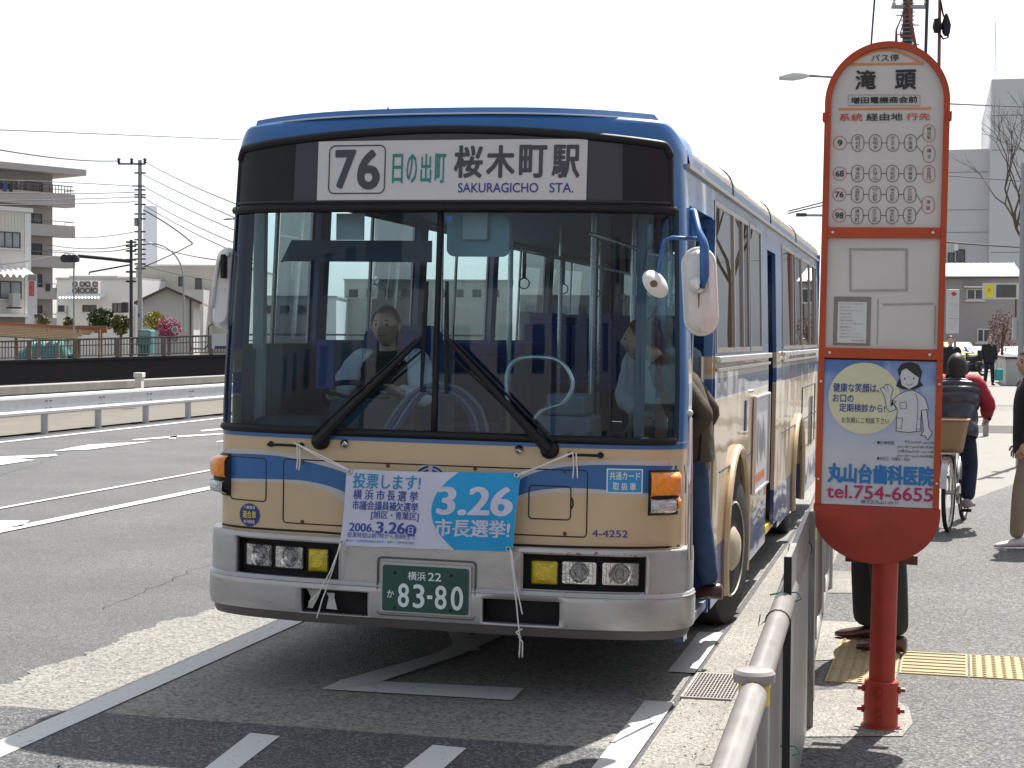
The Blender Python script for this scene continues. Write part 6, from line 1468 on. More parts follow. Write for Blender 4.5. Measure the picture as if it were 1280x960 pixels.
def street_lamp(label, px, Z, ybend, pxh, yh, zb=0.05, name='street_lamp', dia=2.6, head=11):
    f = Far(name, label, 'street lamp', px, Z, zb); r_ = dia/2/FPX*Z; ub, zh, zb_ = f.U(pxh), f.H(yh), f.H(ybend)
    pts = [(0, 0, -0.1), (0, 0, zb_)]+[(ub*(1-math.cos(R(a))), 0, zb_+(zh-zb_)*math.sin(R(a))) for a in range(10, 91, 10)]
    mb = MB(); mb.tube(pts, [r_*1.2, r_]+[r_*0.8]*9, 10); mb.build('pole', MT['pole_steel'], f.root, smooth='all')
    L = head/FPX*Z; s_ = math.copysign(1, ub); mb = MB(); mb.tube([(ub-s_*L*0.1, 0, zh), (ub+s_*L*0.15, 0, zh), (ub+s_*L*0.5, 0, zh-0.02*L), (ub+s_*L, 0, zh-0.1*L)], [r_*0.8, L*0.13, L*0.17, L*0.07], 10); mb.build('lamp_head', MT['wall_white'], f.root, smooth='all'); return f
street_lamp('curved street lamp with a thin grey mast beside the tan hall', 229.5, 105, 350, 190, 305)
street_lamp('street lamp whose head shows just beside the upper left corner of the bus', 318, 60, 300, 290, 274, dia=3)
f = street_lamp('street lamp with a large pale head reaching out from behind the stop sign', 1100, 45, 120, 1004, 97, zb=WALK, dia=4.5, head=34)
f = pole_far('utility_pole', 'thick utility pole with climbing bolts rising above the bus stop sign', 1129, 48, -60, 15, 'pole_dark', zb=WALK)
MB().box(f.U(1107), f.U(1151), -0.25, -0.12, f.H(15), f.H(11)).build('crossarm', MT['pole_steel'], f.root)
for x in (1110, 1149): mb = MB(); mb.lathe([(0.03, 0), (0.07, 0.05), (0.03, 0.1), (0.06, 0.16)], (f.U(x), -0.18, f.H(11)), 'z', 8); mb.build('insulator', MT['wall_white'], f.root)
mb = MB()
for k in range(12): s_ = 1 if k % 2 else -1; z = f.H(70)+0.28*k; mb.box(min(0, s_*0.34), max(0, s_*0.34), -0.02, 0.02, z-.015, z+.015)
sb_ = mb.build('step_bolts', MT['pole_steel'], f.root); sb_['kind'] = 'stuff'
mb = MB(); mb.tube([(f.U(1112), -0.3, f.H(62)), (f.U(1112), -0.3, f.H(42)), (f.U(1117), -0.3, f.H(30)), (f.U(1126), -0.25, f.H(5))], [0.05, 0.03, 0.02, 0.02], 6); mb.tube([(f.U(1119), -0.3, f.H(52)), (f.U(1117), -0.3, f.H(46)), (f.U(1127), -0.3, f.H(12))], [0.05, 0.02, 0.02], 6); mb.tube([(0.2, -0.3, f.H(70)), (0.0, -0.32, f.H(30)), (-0.1, -0.3, f.H(-10))], 0.05, 6); mb.build('cable', MT['pole_redbrown'], f.root)
mb = MB()
for k in range(26): mb.tube([(0.19*math.cos(t)-0.0, 0.19*math.sin(t), f.H(90)+0.12*k) for t in [2*PI*j/10 for j in range(10)]], 0.012, 4, closed=True)
mb.build('bands', MT['pole_concrete'], f.root)
f = pole_far('cable_riser', 'slim red brown pipe pole with a black cable joint beside the stop sign top', 1168.5, 30, -60, 5, 'pole_redbrown', zb=WALK, cat='pole')
mb = MB(); mb.lathe([(0.03, 0), (0.07, 0.05), (0.09, 0.2), (0.05, 0.33), (0.02, 0.4)], (f.U(1176), -0.05, f.H(48)), 'z', 8); mb.tube([(0, -0.05, f.H(46)), (f.U(1172), -0.08, f.H(52)), (f.U(1178), -0.06, f.H(50)), (f.U(1180), -0.05, f.H(36)), (f.U(1172), -0.05, f.H(22)), (0, -0.05, f.H(5))], 0.018, 5); mb.lathe([(0.06, 0), (0.09, 0.1), (0.06, 0.25)], (f.U(1165), -0.05, f.H(44)), 'z', 8); mb.build('cable_joint', MT['black_rubber'], f.root)
f = Far('traffic_signal', 'small traffic signal arm seen between the bus roof and the stop sign', 'traffic signal', 1060, 70, WALK)
mb = MB(); mb.tube([(0, 0, 0), (0, 0, f.H(255))], 0.10, 8); mb.tube([(0, 0, f.H(270)), (f.U(993), -0.1, f.H(270))], 0.06, 6); mb.build('pole', MT['pole_steel'], f.root); MB().box(f.U(992), f.U(1004), -0.4, -0.1, f.H(272), f.H(268)).build('signal_head', MT['pole_dark'], f.root)
f = pole_far('grey_post', 'pale grey steel post at the right edge of the pavement', 1275.5, 22, 205, 8.0, 'pole_steel', zb=WALK, cat='post')
f.box('sign_plate', 1266, 397, 1285, 425, 0.05, 0.07, 'frame_white')
f.box('sign_plate', 1281, 230, 1300, 262, 0.05, 0.07, 'frame_white')
def wire(pts, label, r=0.02, group='overhead wires'):
    """pts: (px, py, Z) ends and middle; sags smoothly"""
    a, m_, b = [D(*p) for p in pts]; c0 = (a+b)/2
    mb = MB(); Q = []
    for k in range(17):
        t = k/16; p = a*(2*(t-.5)*(t-1))+m_*(4*t*(1-t))+b*(2*t*(t-.5)); Q.append(p-a)
    mb.tube(Q, max(r*1.4, 0.022), 4, cap=False); o = mb.build('overhead_wire', MT['wire']); o.location = a; tag(o, label, 'wire', group); return o
wires = [
 ((-60, 176, 60), (75, 198, 80), (149, 201, 100), 'heavy sagging wire running left from the top crossarm of the concrete pole', .022),
 ((-60, 160, 60), (140, 168, 80), (330, 176, 100), 'highest faint wire crossing the whole sky left of the bus', .013),
 ((-60, 224, 75), (60, 227, 90), (172, 233, 100), 'wire left of the concrete pole at its second crossarm', .014),
 ((-60, 238, 75), (70, 242, 90), (172, 240, 100), 'wire passing just above the top balcony toward the concrete pole', .014),
 ((-60, 252, 75), (90, 249, 90), (172, 246, 100), 'wire rising slightly to the concrete pole above the balconies', .014),
 ((-60, 256, 75), (80, 255, 90), (172, 252, 100), 'lowest of the bundle left of the concrete pole near the roof slab', .014),
 ((60, 296, 150), (110, 297, 120), (172, 289, 100), 'thin wire from the second balcony up to the concrete pole', .016),
 ((60, 306, 150), (110, 311, 120), (163, 305, 96), 'wire ending at the top of the dark signal pole', .02),
 ((60, 312, 150), (115, 315, 120), (163, 310, 96), 'second wire ending at the dark signal pole', .02),
 ((182, 203, 100), (240, 232, 80), (330, 268, 60), 'uppermost wire descending from the pole toward the bus', .010),
 ((179, 218, 100), (240, 248, 80), (330, 288, 60), 'second wire descending from the pole toward the bus', .010),
 ((179, 233, 100), (240, 264, 80), (330, 303, 60), 'third wire descending from the pole toward the bus', .010),
 ((179, 247, 100), (240, 280, 80), (330, 318, 60), 'fourth wire descending from the pole toward the bus', .010),
 ((179, 256, 100), (240, 290, 80), (330, 330, 60), 'fifth wire descending from the pole toward the bus', .010),
 ((179, 262, 100), (215, 284, 100), (241, 304.5, 100), 'stay wire dropping steeply in front of the distant skyscraper', .03),
 ((241, 304.5, 100), (215, 318, 100), (179, 334, 100), 'stay wire returning from its tie point down to the tan hall', .022),
 ((178, 300, 100), (230, 318, 80), (330, 330, 60), 'wire crossing the curved street lamp toward the bus', .012),
 ((178, 330, 100), (220, 342, 110), (280, 352, 120), 'cable sagging along the front of the tan hall', .025),
 ((0, 330, 80), (30, 327, 90), (66, 320, 110), 'dark cable crossing the wall of the cream house', .02),
 ((1095, -20, 40), (1092, 15, 42), (1088, 70, 45), 'wire dropping nearly straight down left of the thick pole', .018),
 ((1160, -20, 30), (1158.5, 20, 31), (1157, 70, 32), 'dark wire hanging just left of the red brown pipe', .022),
 ((1180, 129, 50), (1215, 131, 60), (1300, 134, 70), 'thin wire running right from the stop sign across the white building', .02),
 ((1180, 219, 60), (1220, 222, 70), (1300, 228, 80), 'pair of low wires in front of the grey white building', .02),
 ((1180, 302, 60), (1230, 306, 65), (1300, 310, 70), 'low dark cable above the white roofed house', .03),
 ((985, 264, 60), (1005, 259, 60), (1028, 253, 60), 'wire reaching the bus roof from behind the stop sign', .018),
 ((985, 267, 60), (1005, 262, 60), (1028, 257, 60), 'lower twin of the wire reaching the bus roof', .018)]
for a, b, c, lb, r_ in wires: wire((a, b, c), lb, r_)

# ------------------------------------------------------------------ the footbridge: girder, posts, balusters
f = Far('footbridge', 'dark steel footbridge girder with a railing crossing the river', 'bridge', 0, 86, 0.0)
sl_ = (f.H(441)-f.H(450.5))/(f.U(282)-f.U(0))
x0, x1 = f.U(-60), f.U(620)
zt = lambda x: f.H(450.5)+sl_*min(x, f.U(330)); 
mb = MB()
mb.add([(x0, 0, zt(x0)), (f.U(330), 0, zt(f.U(330))), (x1, 0, zt(x1)), (x1, 0, zt(x1)-0.95), (f.U(165), 0, f.H(473)), (x0, 0, f.H(484)), (x0, 3, zt(x0)), (f.U(330), 3, zt(f.U(330))), (x1, 3, zt(x1)), (x1, 3, zt(x1)-0.95), (f.U(165), 3, f.H(473)), (x0, 3, f.H(484))],
       [(0, 1, 4, 5), (1, 2, 3, 4), (6, 11, 10, 7), (7, 10, 9, 8), (0, 6, 7, 1), (1, 7, 8, 2), (3, 9, 10, 4), (4, 10, 11, 5)])
mb.build('girder', MT['girder'], f.root)
mb = MB(); mb.add([(x, v, z) for v in (-0.12, 0) for x, z in ((x0, zt(x0)), (f.U(330), zt(f.U(330))), (f.U(330), zt(f.U(330))-0.14), (x0, zt(x0)-0.14))], [(0, 1, 2, 3), (0, 4, 5, 1), (3, 2, 6, 7), (1, 5, 6, 2), (0, 3, 7, 4)]); mb.build('flange', MT['girder'], f.root)
hr = f.H(427)-f.H(450.5)
mb = MB(); mb.tube([(x0, 0, zt(x0)+hr), (f.U(330), 0, zt(f.U(330))+hr), (x1, 0, zt(x1)+hr)], 0.055, 6); mb.build('handrail', MT['rail_brown'], f.root)
mb = MB(); mb.tube([(x0, 0, zt(x0)+hr*.68), (f.U(330), 0, zt(f.U(330))+hr*.68)], 0.03, 5); mb.tube([(x0, 0, zt(x0)+0.12), (f.U(330), 0, zt(f.U(330))+0.12)], 0.03, 5); mb.build('cross_rail', MT['rail_brown'], f.root)
bal = None
for k in range(86):
    x = f.U(-40)+k*(f.U(3.9)-f.U(0))
    if bal is None: bal = MB().box(-0.022, 0.022, -0.02, 0.02, 0.1, hr).build('baluster', MT['rail_brown'], f.root); o = bal
    else: o = bal.copy(); COL.objects.link(o)
    o.location = (x, 0, zt(x))
pst = None
for px in (-20, 37, 94, 147, 205, 264, 322):
    if pst is None: pst = MB().box(-0.11, 0.11, -0.09, 0.09, 0.0, hr+0.03).build('post', MT['rail_brown'], f.root, bevel=0.01); o = pst
    else: o = pst.copy(); COL.objects.link(o)
    o.location = (f.U(px), 0, zt(f.U(px)))
f.box('rail_board', 265, 417, 283, 436, -0.1, -0.06, 'paper'); f.box('blue_strip', 269, 432.5, 283, 436, -0.12, -0.101, 'sticker_navy')
# ------------------------------------------------------------------ river parapet, guard rail
pr_ = empty('river_parapet', (-19.1, 34, 0), 0, 'weathered concrete balustrade along the river edge', 'parapet')
MB().box(-0.16, 0.16, -26, 60, 0.50, 0.70).build('coping', MT['concrete'], pr_, bevel=0.02); MB().box(-0.15, 0.15, -26, 60, 0.0, 0.16).build('base', MT['concrete'], pr_)
pp_ = None
for k in range(66):
    if pp_ is None: pp_ = MB().box(-0.09, 0.09, -0.14, 0.14, 0.16, 0.50).build('upright', MT['concrete'], pr_); o = pp_
    else: o = pp_.copy(); COL.objects.link(o)
    o.location = (0, -12+k*1.12, 0)
wm = Far('marker_stone', 'short white square stone beside the river balustrade', 'marker', 172, 40, 0.0); wm.box('shaft', 168.5, 468, 176.5, 492, 0, 0.3, 'wall_cream', bevel=0.01); wm.box('cap', 167, 466, 178, 472, -0.03, 0.33, 'wall_cream', bevel=0.01); wm.root.location.z = 0.0
gl = empty('guard_rail', (-15.5, 30, 0), 0, 'white corrugated steel crash barrier on round grey posts', 'guard rail')
prof = [(0.0, 0.36), (0.055, 0.38), (0.06, 0.42), (0.0, 0.49), (-0.01, 0.54), (0.0, 0.59), (0.06, 0.66), (0.055, 0.70), (0.0, 0.72)]
beam = None; gp = None; bolt = None
for k in range(16):
    y = -13+4*k
    if beam is None:
        mb = MB(); n = len(prof); mb.add([(x+0.06, yy, z) for yy in (0, 3.99) for x, z in prof]+[(x+0.056, yy, z) for yy in (0, 3.99) for x, z in prof], [(i, i+1, n+i+1, n+i) for i in range(n-1)]+[(2*n+i, 3*n+i, 3*n+i+1, 2*n+i+1) for i in range(n-1)])
        beam = mb.build('beam', MT['guard_white'], gl, smooth=True); o = beam
    else: o = beam.copy(); COL.objects.link(o)
    o.location = (0, y, 0)
for k in range(32):
    y = -13+2*k
    if gp is None: gp = MB().cyl((0, 0, -0.05), (0, 0, 0.66), 0.065, 12).build('post', MT['guard_post'], gl, smooth=True); o = gp
    else: o = gp.copy(); COL.objects.link(o)
    o.location = (-0.01, y, 0)
    if bolt is None:
        mb = MB()
        for yy in (-0.10, -0.05, 0.05, 0.10):
            for z in (0.47, 0.60): mb.box(0.068, 0.078, yy-.012, yy+.012, z-.012, z+.012)
        bolt = mb.build('bolts', MT['pole_dark'], gl); o = bolt
    else: o = bolt.copy(); COL.objects.link(o)
    o.location = (0.0, y, 0)

# ------------------------------------------------------------------ plants
def leaves(c, rad, n, size, rnd, squash=1.0, gap=0.25):
    vs = []; fs = []
    cl = [Vector((rnd.gauss(0, 1), rnd.gauss(0, 1), rnd.gauss(0, 1))).normalized()*rnd.uniform(0.45, 0.95) for _ in range(max(6, n//45))]
    for k in range(n):
        b = rnd.choice(cl); p = b+Vector((rnd.gauss(0, gap), rnd.gauss(0, gap), rnd.gauss(0, gap*0.8)))
        if p.length > 1.12: p = p.normalized()*rnd.uniform(0.9, 1.1)
        p = Vector((p.x*rad[0], p.y*rad[1], p.z*rad[2]))+Vector(c); a = Vector((rnd.gauss(0, 1), rnd.gauss(0, 1), rnd.gauss(0, 1)+0.3)).normalized(); t = a.orthogonal().normalized(); s = a.cross(t); w_ = size*rnd.uniform(0.6, 1.3)
        i = len(vs); vs += [p+t*w_, p+s*w_*0.6, p-t*w_, p-s*w_*0.6]; fs.append((i, i+1, i+2, i+3))
    return vs, fs
def shrub(name, label, px, yb, yt, wpx, Z, m, n=900, size=0.10, seed=1, cat='shrub', zb=None, trunk=True, gap=0.25):
    rnd = random.Random(seed); h = (yb-yt)/FPX*Z; w_ = wpx/2/FPX*Z; p = D(px, yb, Z)
    r0 = empty(name, (p.x, p.y, p.z if zb is None else zb), YAW, label, cat)
    base = 0.0 if zb is None else p.z-zb
    vs, fs = leaves((0, 0, base+h*0.55), (w_, w_*0.8, h*0.5), n, size, rnd, gap=gap); o = MB().add(vs, fs).build('crown', MT[m], r0)
    if trunk:
        mb = MB()
        for k in range(4): a = rnd.uniform(0, 6.28); mb.tube([(0, 0, 0), (0.1*math.cos(a)*w_, 0.1*math.sin(a)*w_, base+h*0.3), (0.5*w_*math.cos(a), 0.5*w_*math.sin(a), base+h*0.75)], [0.07, 0.05, 0.02], 5)
        mb.build('trunk', MT['bark'], r0)
    return r0
shrub('clipped_shrub', 'large rounded dark green shrub in front of the warehouse', 126, 414, 387, 34, 108, 'leaf_dark', 2600, 0.10, 1, zb=0.05, gap=0.2)
shrub('clipped_shrub', 'lower olive shrub between the large shrub and the dark signal pole', 151, 419, 395, 24, 107, 'leaf_olive', 1800, 0.10, 2, zb=0.05, gap=0.2)
shrub('potted_tree', 'tiny green cloud pruned tree by the thin grey post', 85, 409, 397, 14, 104, 'leaf_olive', 500, 0.08, 3, zb=0.05)
shrub('potted_tree', 'straggly olive plant beside the cream house corner', 54, 409, 393, 18, 104, 'leaf_olive', 420, 0.08, 4, zb=0.05, gap=0.4)
shrub('yellow_shrub', 'bright yellow green shrub just right of the concrete pole', 193, 415, 392, 27, 104, 'leaf_yellow', 1000, 0.10, 5, zb=0.05, gap=0.33)
shrub('blossom_tree', 'small pink blossom tree beside the yellow shrub', 211, 428, 398, 28, 100, 'blossom_pink', 1300, 0.07, 6, zb=0.05, cat='tree', gap=0.35)
shrub('russet_bush', 'leafless russet twiggy bush beside the planter', 1252, 446, 392, 34, 80, 'leaf_russet', 1300, 0.05, 7, zb=WALK, gap=0.5)
mb = MB(); vs, fs = [], []
rnd = random.Random(9)
for k in range(2600):
    px = rnd.uniform(180, 640); p = D(px, 470, 95+rnd.uniform(-0.3, 0.3)); z = rnd.uniform(-1.6, 0.15); a = Vector((rnd.gauss(0, 1), rnd.gauss(0, 1), 1)).normalized(); t = a.orthogonal()*0.13; s_ = a.cross(t); q = Vector((p.x, p.y, z)); i = len(vs); vs += [q+t, q+s_, q-t, q-s_]; fs.append((i, i+1, i+2, i+3))
o = mb.add(vs, fs).build('bank_plants', MT['leaf_olive']); tag(o, 'low olive plants overgrowing the far river wall', 'ground cover', kind='stuff')
# bare street tree at the right edge
def bare(p0, d, L, r, dep, mb, rnd):
    p1 = p0+d*L; mid = p0+d*L*0.5+Vector((rnd.gauss(0, .04), rnd.gauss(0, .04), rnd.gauss(0, .03)))*L; mb.tube([p0, mid, p1], [r, r*0.85, r*0.68], 5 if dep < 3 else 3, cap=False)
    if dep >= 6: return
    for k in range(2 if dep > 1 else 3):
        a = Vector((rnd.gauss(0, 1), rnd.gauss(0, 1), rnd.gauss(0.25, 0.6))).normalized(); nd = (d*0.9+a*0.62+Vector((0, 0, 0.10))).normalized(); bare(p1, nd, L*rnd.uniform(0.66, 0.86), r*0.62, dep+1, mb, rnd)
p = D(1296, 500, 42); bt = empty('bare_street_tree', (p.x, p.y, WALK), 0, 'leafless street tree whose fine branches reach in at the upper right', 'tree')
rnd = random.Random(21); mb = MB(); mb.tube([(0, 0, 0), (0.05, 0, 2.0), (-0.02, 0, 3.4)], [0.13, 0.10, 0.085], 8); mb.build('trunk', MT['bark'], bt)
mb = MB()
for a in (20, 120, 200, 300): bare(Vector((0, 0, 3.3)), Vector((0.45*math.cos(R(a)), 0.45*math.sin(R(a)), 0.9)).normalized(), 1.35, 0.055, 1, mb, rnd)
mb.build('crown', MT['bark'], bt)

# ------------------------------------------------------------------ left bank works
f = Far('lumber_stack', 'stack of long tan and red brown timber boards by the bridge', 'lumber', 60, 100, 0.05, -6)
rnd = random.Random(2)
for k in range(9):
    y = 410+1.8*k; x0 = -50+rnd.uniform(-5, 5); x1 = 140-3*k+rnd.uniform(-8, 2)
    mb = MB(); a, b = f.U(x0), f.U(x1); z0 = f.H(y+1.3); mb.add([(a, -0.4*k, z0+0.35), (b, -0.4*k, z0), (b, -0.4*k, z0+0.10), (a, -0.4*k, z0+0.47), (a, -0.4*k+0.3, z0+0.35), (b, -0.4*k+0.3, z0), (b, -0.4*k+0.3, z0+0.10), (a, -0.4*k+0.3, z0+0.47)], [(0, 1, 2, 3), (7, 6, 5, 4), (0, 4, 5, 1), (3, 2, 6, 7), (1, 5, 6, 2), (0, 3, 7, 4)])
    mb.build('board', MT['lumber' if k > 1 else 'lumber_red'], f.root)
f.box('fascia', 62, 407, 140, 416, -0.6, -0.5, 'lumber_red', ref=100)
for x in (-10, 30, 70, 110, 136): f.box('trestle', x, 412, x+2, None, -1.5, -1.3, 'lumber_red', ref=x)
f = Far('covered_pile', 'pile of material under a teal tarpaulin behind the railing', 'tarpaulin', 52, 93, 0.05)
mb = MB(); a, b = f.U(20), f.U(83)
def tarp(u, v):
    x = a+(b-a)*u; h = f.H(427)*(0.55+0.45*min(1, 3.5*u))*(1-max(0, (u-0.86)/0.14)*0.5)+0.08*math.sin(u*31); s_ = math.sin(PI*v); return (x, 2.0*v, max(0.0, h*min(1, s_*2.2)+0.04*math.sin(v*17+u*23)))
mb.grid(tarp, 40, 12); mb.build('sheet', MT['tarp_teal'], f.root, smooth='all')
f = Far('small_truck', 'light teal small truck partly hidden by the concrete pole', 'truck', 181, 97, 0.05)
mb = MB(); mb.box(f.U(172), f.U(188), 0, 1.6, 0.5, f.H(412)); tr = mb.build('cab', MT['tarp_teal'], f.root, bevel=0.12); f.box('windscreen', 174, 414.5, 186, 420, -0.02, 0.0, 'window_pale', parent=tr); f.box('bonnet', 172.5, 422, 191, 432, -0.5, -0.01, 'tarp_teal')
for x in (176, 188): mb = MB(); mb.lathe([(0.3, -0.12), (0.33, 0), (0.3, 0.12)], (f.U(x), -0.2, 0.33), 'x', 14); mb.build('wheel', MT['tyre'], f.root)
co = None
for i, (x, lb) in enumerate(((49, 'orange barrier post nearest the teal tarpaulin'), (73, 'orange barrier post between the tarpaulin and the thick rail post'), (95, 'tall orange barrier post in the middle of the railing'), (145, 'orange barrier post at the foot of the signal pole'))):
    g2 = Far('barrier_post', lb, 'barrier post', x, 90, 0.05, 0, 'orange barrier posts behind the bridge railing')
    mb = MB(); mb.lathe([(0.14, 0.0), (0.12, 0.05), (0.07, 0.08), (0.05, g2.H(430)), (0.02, g2.H(429))], (0, 0, 0), 'z', 10); mb.build('post', MT['cone_orange'], g2.root, smooth=True); mb = MB(); mb.lathe([(0.075, 0.42), (0.072, 0.55)], (0, 0, 0), 'z', 10); mb.build('band', MT['paper'], g2.root)
f = Far('round_road_sign', 'round white faced road sign with a blue disc below it near the pink tree', 'road sign', 218.5, 96, 0.05)
mb = MB(); mb.tube([(0, 0.05, 0), (0, 0.05, f.H(409))], 0.04, 6); mb.build('pole', MT['pole_steel'], f.root)
for y, m1, m2 in ((412, 'paper', 'ink_soft'), (423, 'ink_red', 'sticker_blue')):
    mb = MB(); mb.lathe([(0.20, 0.02), (0.20, 0.0)], (0, 0, f.H(y)), 'y', 20); o = mb.build('disc', MT[m1], f.root); mb = MB(); mb.lathe([(0.14, -0.003), (0.14, -0.008)], (0, 0, f.H(y)), 'y', 20); mb.build('centre', MT[m2], o)

# ------------------------------------------------------------------ right hand background
f = Far('white_block', 'large windowless pale grey building stepping up behind the low house', 'building', 1233, 125, 0.1, -14.1)
f.box('lower_wall', 1120, 187, 1233, None, 0, 20, 'wall_pale', ref=1233); f.box('upper_wall', 1233, 106, 1420, None, -2, 22, 'wall_pale', ref=1233)
for y in (215, 262, 290): f.box('joint', 1150, y, 1232, y+0.8, -0.03, -0.002, 'wall_taupe', ref=1233)
for y in (150, 192, 317): f.box('joint', 1234, y, 1419, y+0.8, -2.03, -2.002, 'wall_taupe', ref=1233)
f.window(1186, 316, 1194, 328, 1); f.window(1196, 312, 1206, 328, 1); f.box('duct', 1193, 303, 1198, 314, -0.8, -0.01, 'roof_white')
mb = MB(); u_ = f.U(1238); mb.tube([(u_, 0, f.H(106)), (u_, 0, f.H(30))], 0.03, 5); mb.tube([(u_-0.4, 0, f.H(72)), (u_+0.4, 0, f.H(71))], 0.02, 4); mb.tube([(u_-0.5, 0, f.H(90)), (u_+0.5, 0, f.H(87))], 0.02, 4); mb.build('aerial', MT['pole_steel'], f.root)
f = Far('low_house', 'low mauve grey house with a broad white metal roof', 'house', 1228, 100, 0.1, -14.1)
f.box('wall', 1150, 344, 1271, None, 0, 8, 'wall_mauve')
a, b = f.U(1150), f.U(1273); mb = MB(); mb.add([(a, -0.6, f.H(345)), (b, -0.6, f.H(345)), (b-.3, 4.5, f.H(325)), (a, 4.5, f.H(325)), (a, -0.6, f.H(345)-.08), (b, -0.6, f.H(345)-.08), (b-.3, 4.5, f.H(325)-.08), (a, 4.5, f.H(325)-.08)], [(0, 1, 2, 3), (4, 7, 6, 5), (0, 4, 5, 1), (1, 5, 6, 2), (2, 6, 7, 3)]); mb.build('roof', MT['roof_white'], f.root)
mb = MB()
for k in range(18): x = a+(b-a-.3)*k/17; mb.tube([(x, -0.6, f.H(345)+.02), (x, 4.5, f.H(325)+.02)], 0.025, 4)
mb.build('roof_ribs', MT['roof_white'], f.root)
f.window(1208, 361, 1228, 375, 2, frame='frame_white'); f.box('awning', 1205, 358, 1230, 360, -0.6, -0.01, 'wall_cream'); f.window(1221, 411, 1236, 428, 2, frame='frame_white', pane='window_dark'); f.box('eaves_shade_strip', 1150, 345.5, 1271, 347.5, -0.25, -0.003, 'frame_dark')  # last box: dark strip added to stand for the shade under the eaves
f = Far('sign_box', 'white framed box sign with a yellow panel on the low house', 'sign', 1249, 97.6, 0.1, -14.1)
f.box('frame', 1228, 354, 1270, 374, -0.15, 0.3, 'frame_white'); f.box('yellow_panel', 1231, 356, 1241, 372, -0.18, -0.152, 'sign_yellow'); f.box('dark_panel', 1244, 356, 1267, 372, -0.18, -0.152, 'window_dark')
mb = MB(); mb.poly(ell(f.U(1235.5), f.H(363), 0.09, 0.11, 16), lambda x, z, o: (x, -0.185, z)); mb.build('emblem', MT['ink_orange'], f.root, tri=True); f.box('bracket', 1266, 374, 1268, 400, -0.05, 0.05, 'frame_dark')
f = Far('upright_sign', 'tall white upright sign box right behind the stop sign edge', 'sign', 1190, 64, WALK, 0)
f.box('board', 1183, 362, 1197, 417, -0.1, 0.2, 'frame_white', bevel=0.02); f.box('leg', 1192, 417, 1195, None, 0, 0.1, 'pole_steel'); mb = MB(); mb.poly(ell(f.U(1190), f.H(367.5), 0.10, 0.08, 14), lambda x, z, o: (x, -0.104, z)); mb.build('emblem', MT['ink_red'], f.root, tri=True); f.box('seam', 1184, 398, 1196, 398.6, -0.104, -0.1005, 'ink_soft'); f.box('seam', 1184, 380, 1196, 380.4, -0.104, -0.1005, 'ink_soft')
pl = Far('planter_wall', 'low pale concrete planter wall under the russet bush', 'planter', 1253, 75, WALK+0.1, -14.1); pl.box('wall', 1245, 446, 1264, None, 0, 2.5, 'wall_cream', bevel=0.02); pl.box('rim', 1244, 444.5, 1265, 447, -0.05, 2.55, 'frame_dark'); 
pl = Far('planter_wall', 'nearer long planter wall running out of the right edge', 'planter', 1257, 58, WALK+0.1, -14.1); pl.box('wall', 1257, 449, 1330, None, 0, 6, 'wall_grey', bevel=0.02); pl.box('rim', 1256, 446.5, 1331, 449.5, -0.05, 6.05, 'frame_dark'); 
bo_ = Far('bollard', 'short pale bollard beyond the elbow of the cyclist', 'bollard', 1233, 29, WALK, 0); mb = MB(); mb.lathe([(0.05, 0), (0.05, bo_.H(497)), (0.03, bo_.H(495)), (0.0, bo_.H(494.5))], (0, 0, 0), 'z', 14); mb.build('shaft', MT['fence_pipe'], bo_.root, smooth=True); mb = MB(); mb.lathe([(0.053, 0.62), (0.053, 0.72)], (0, 0, 0), 'z', 14); mb.build('band', MT['paper'], bo_.root)

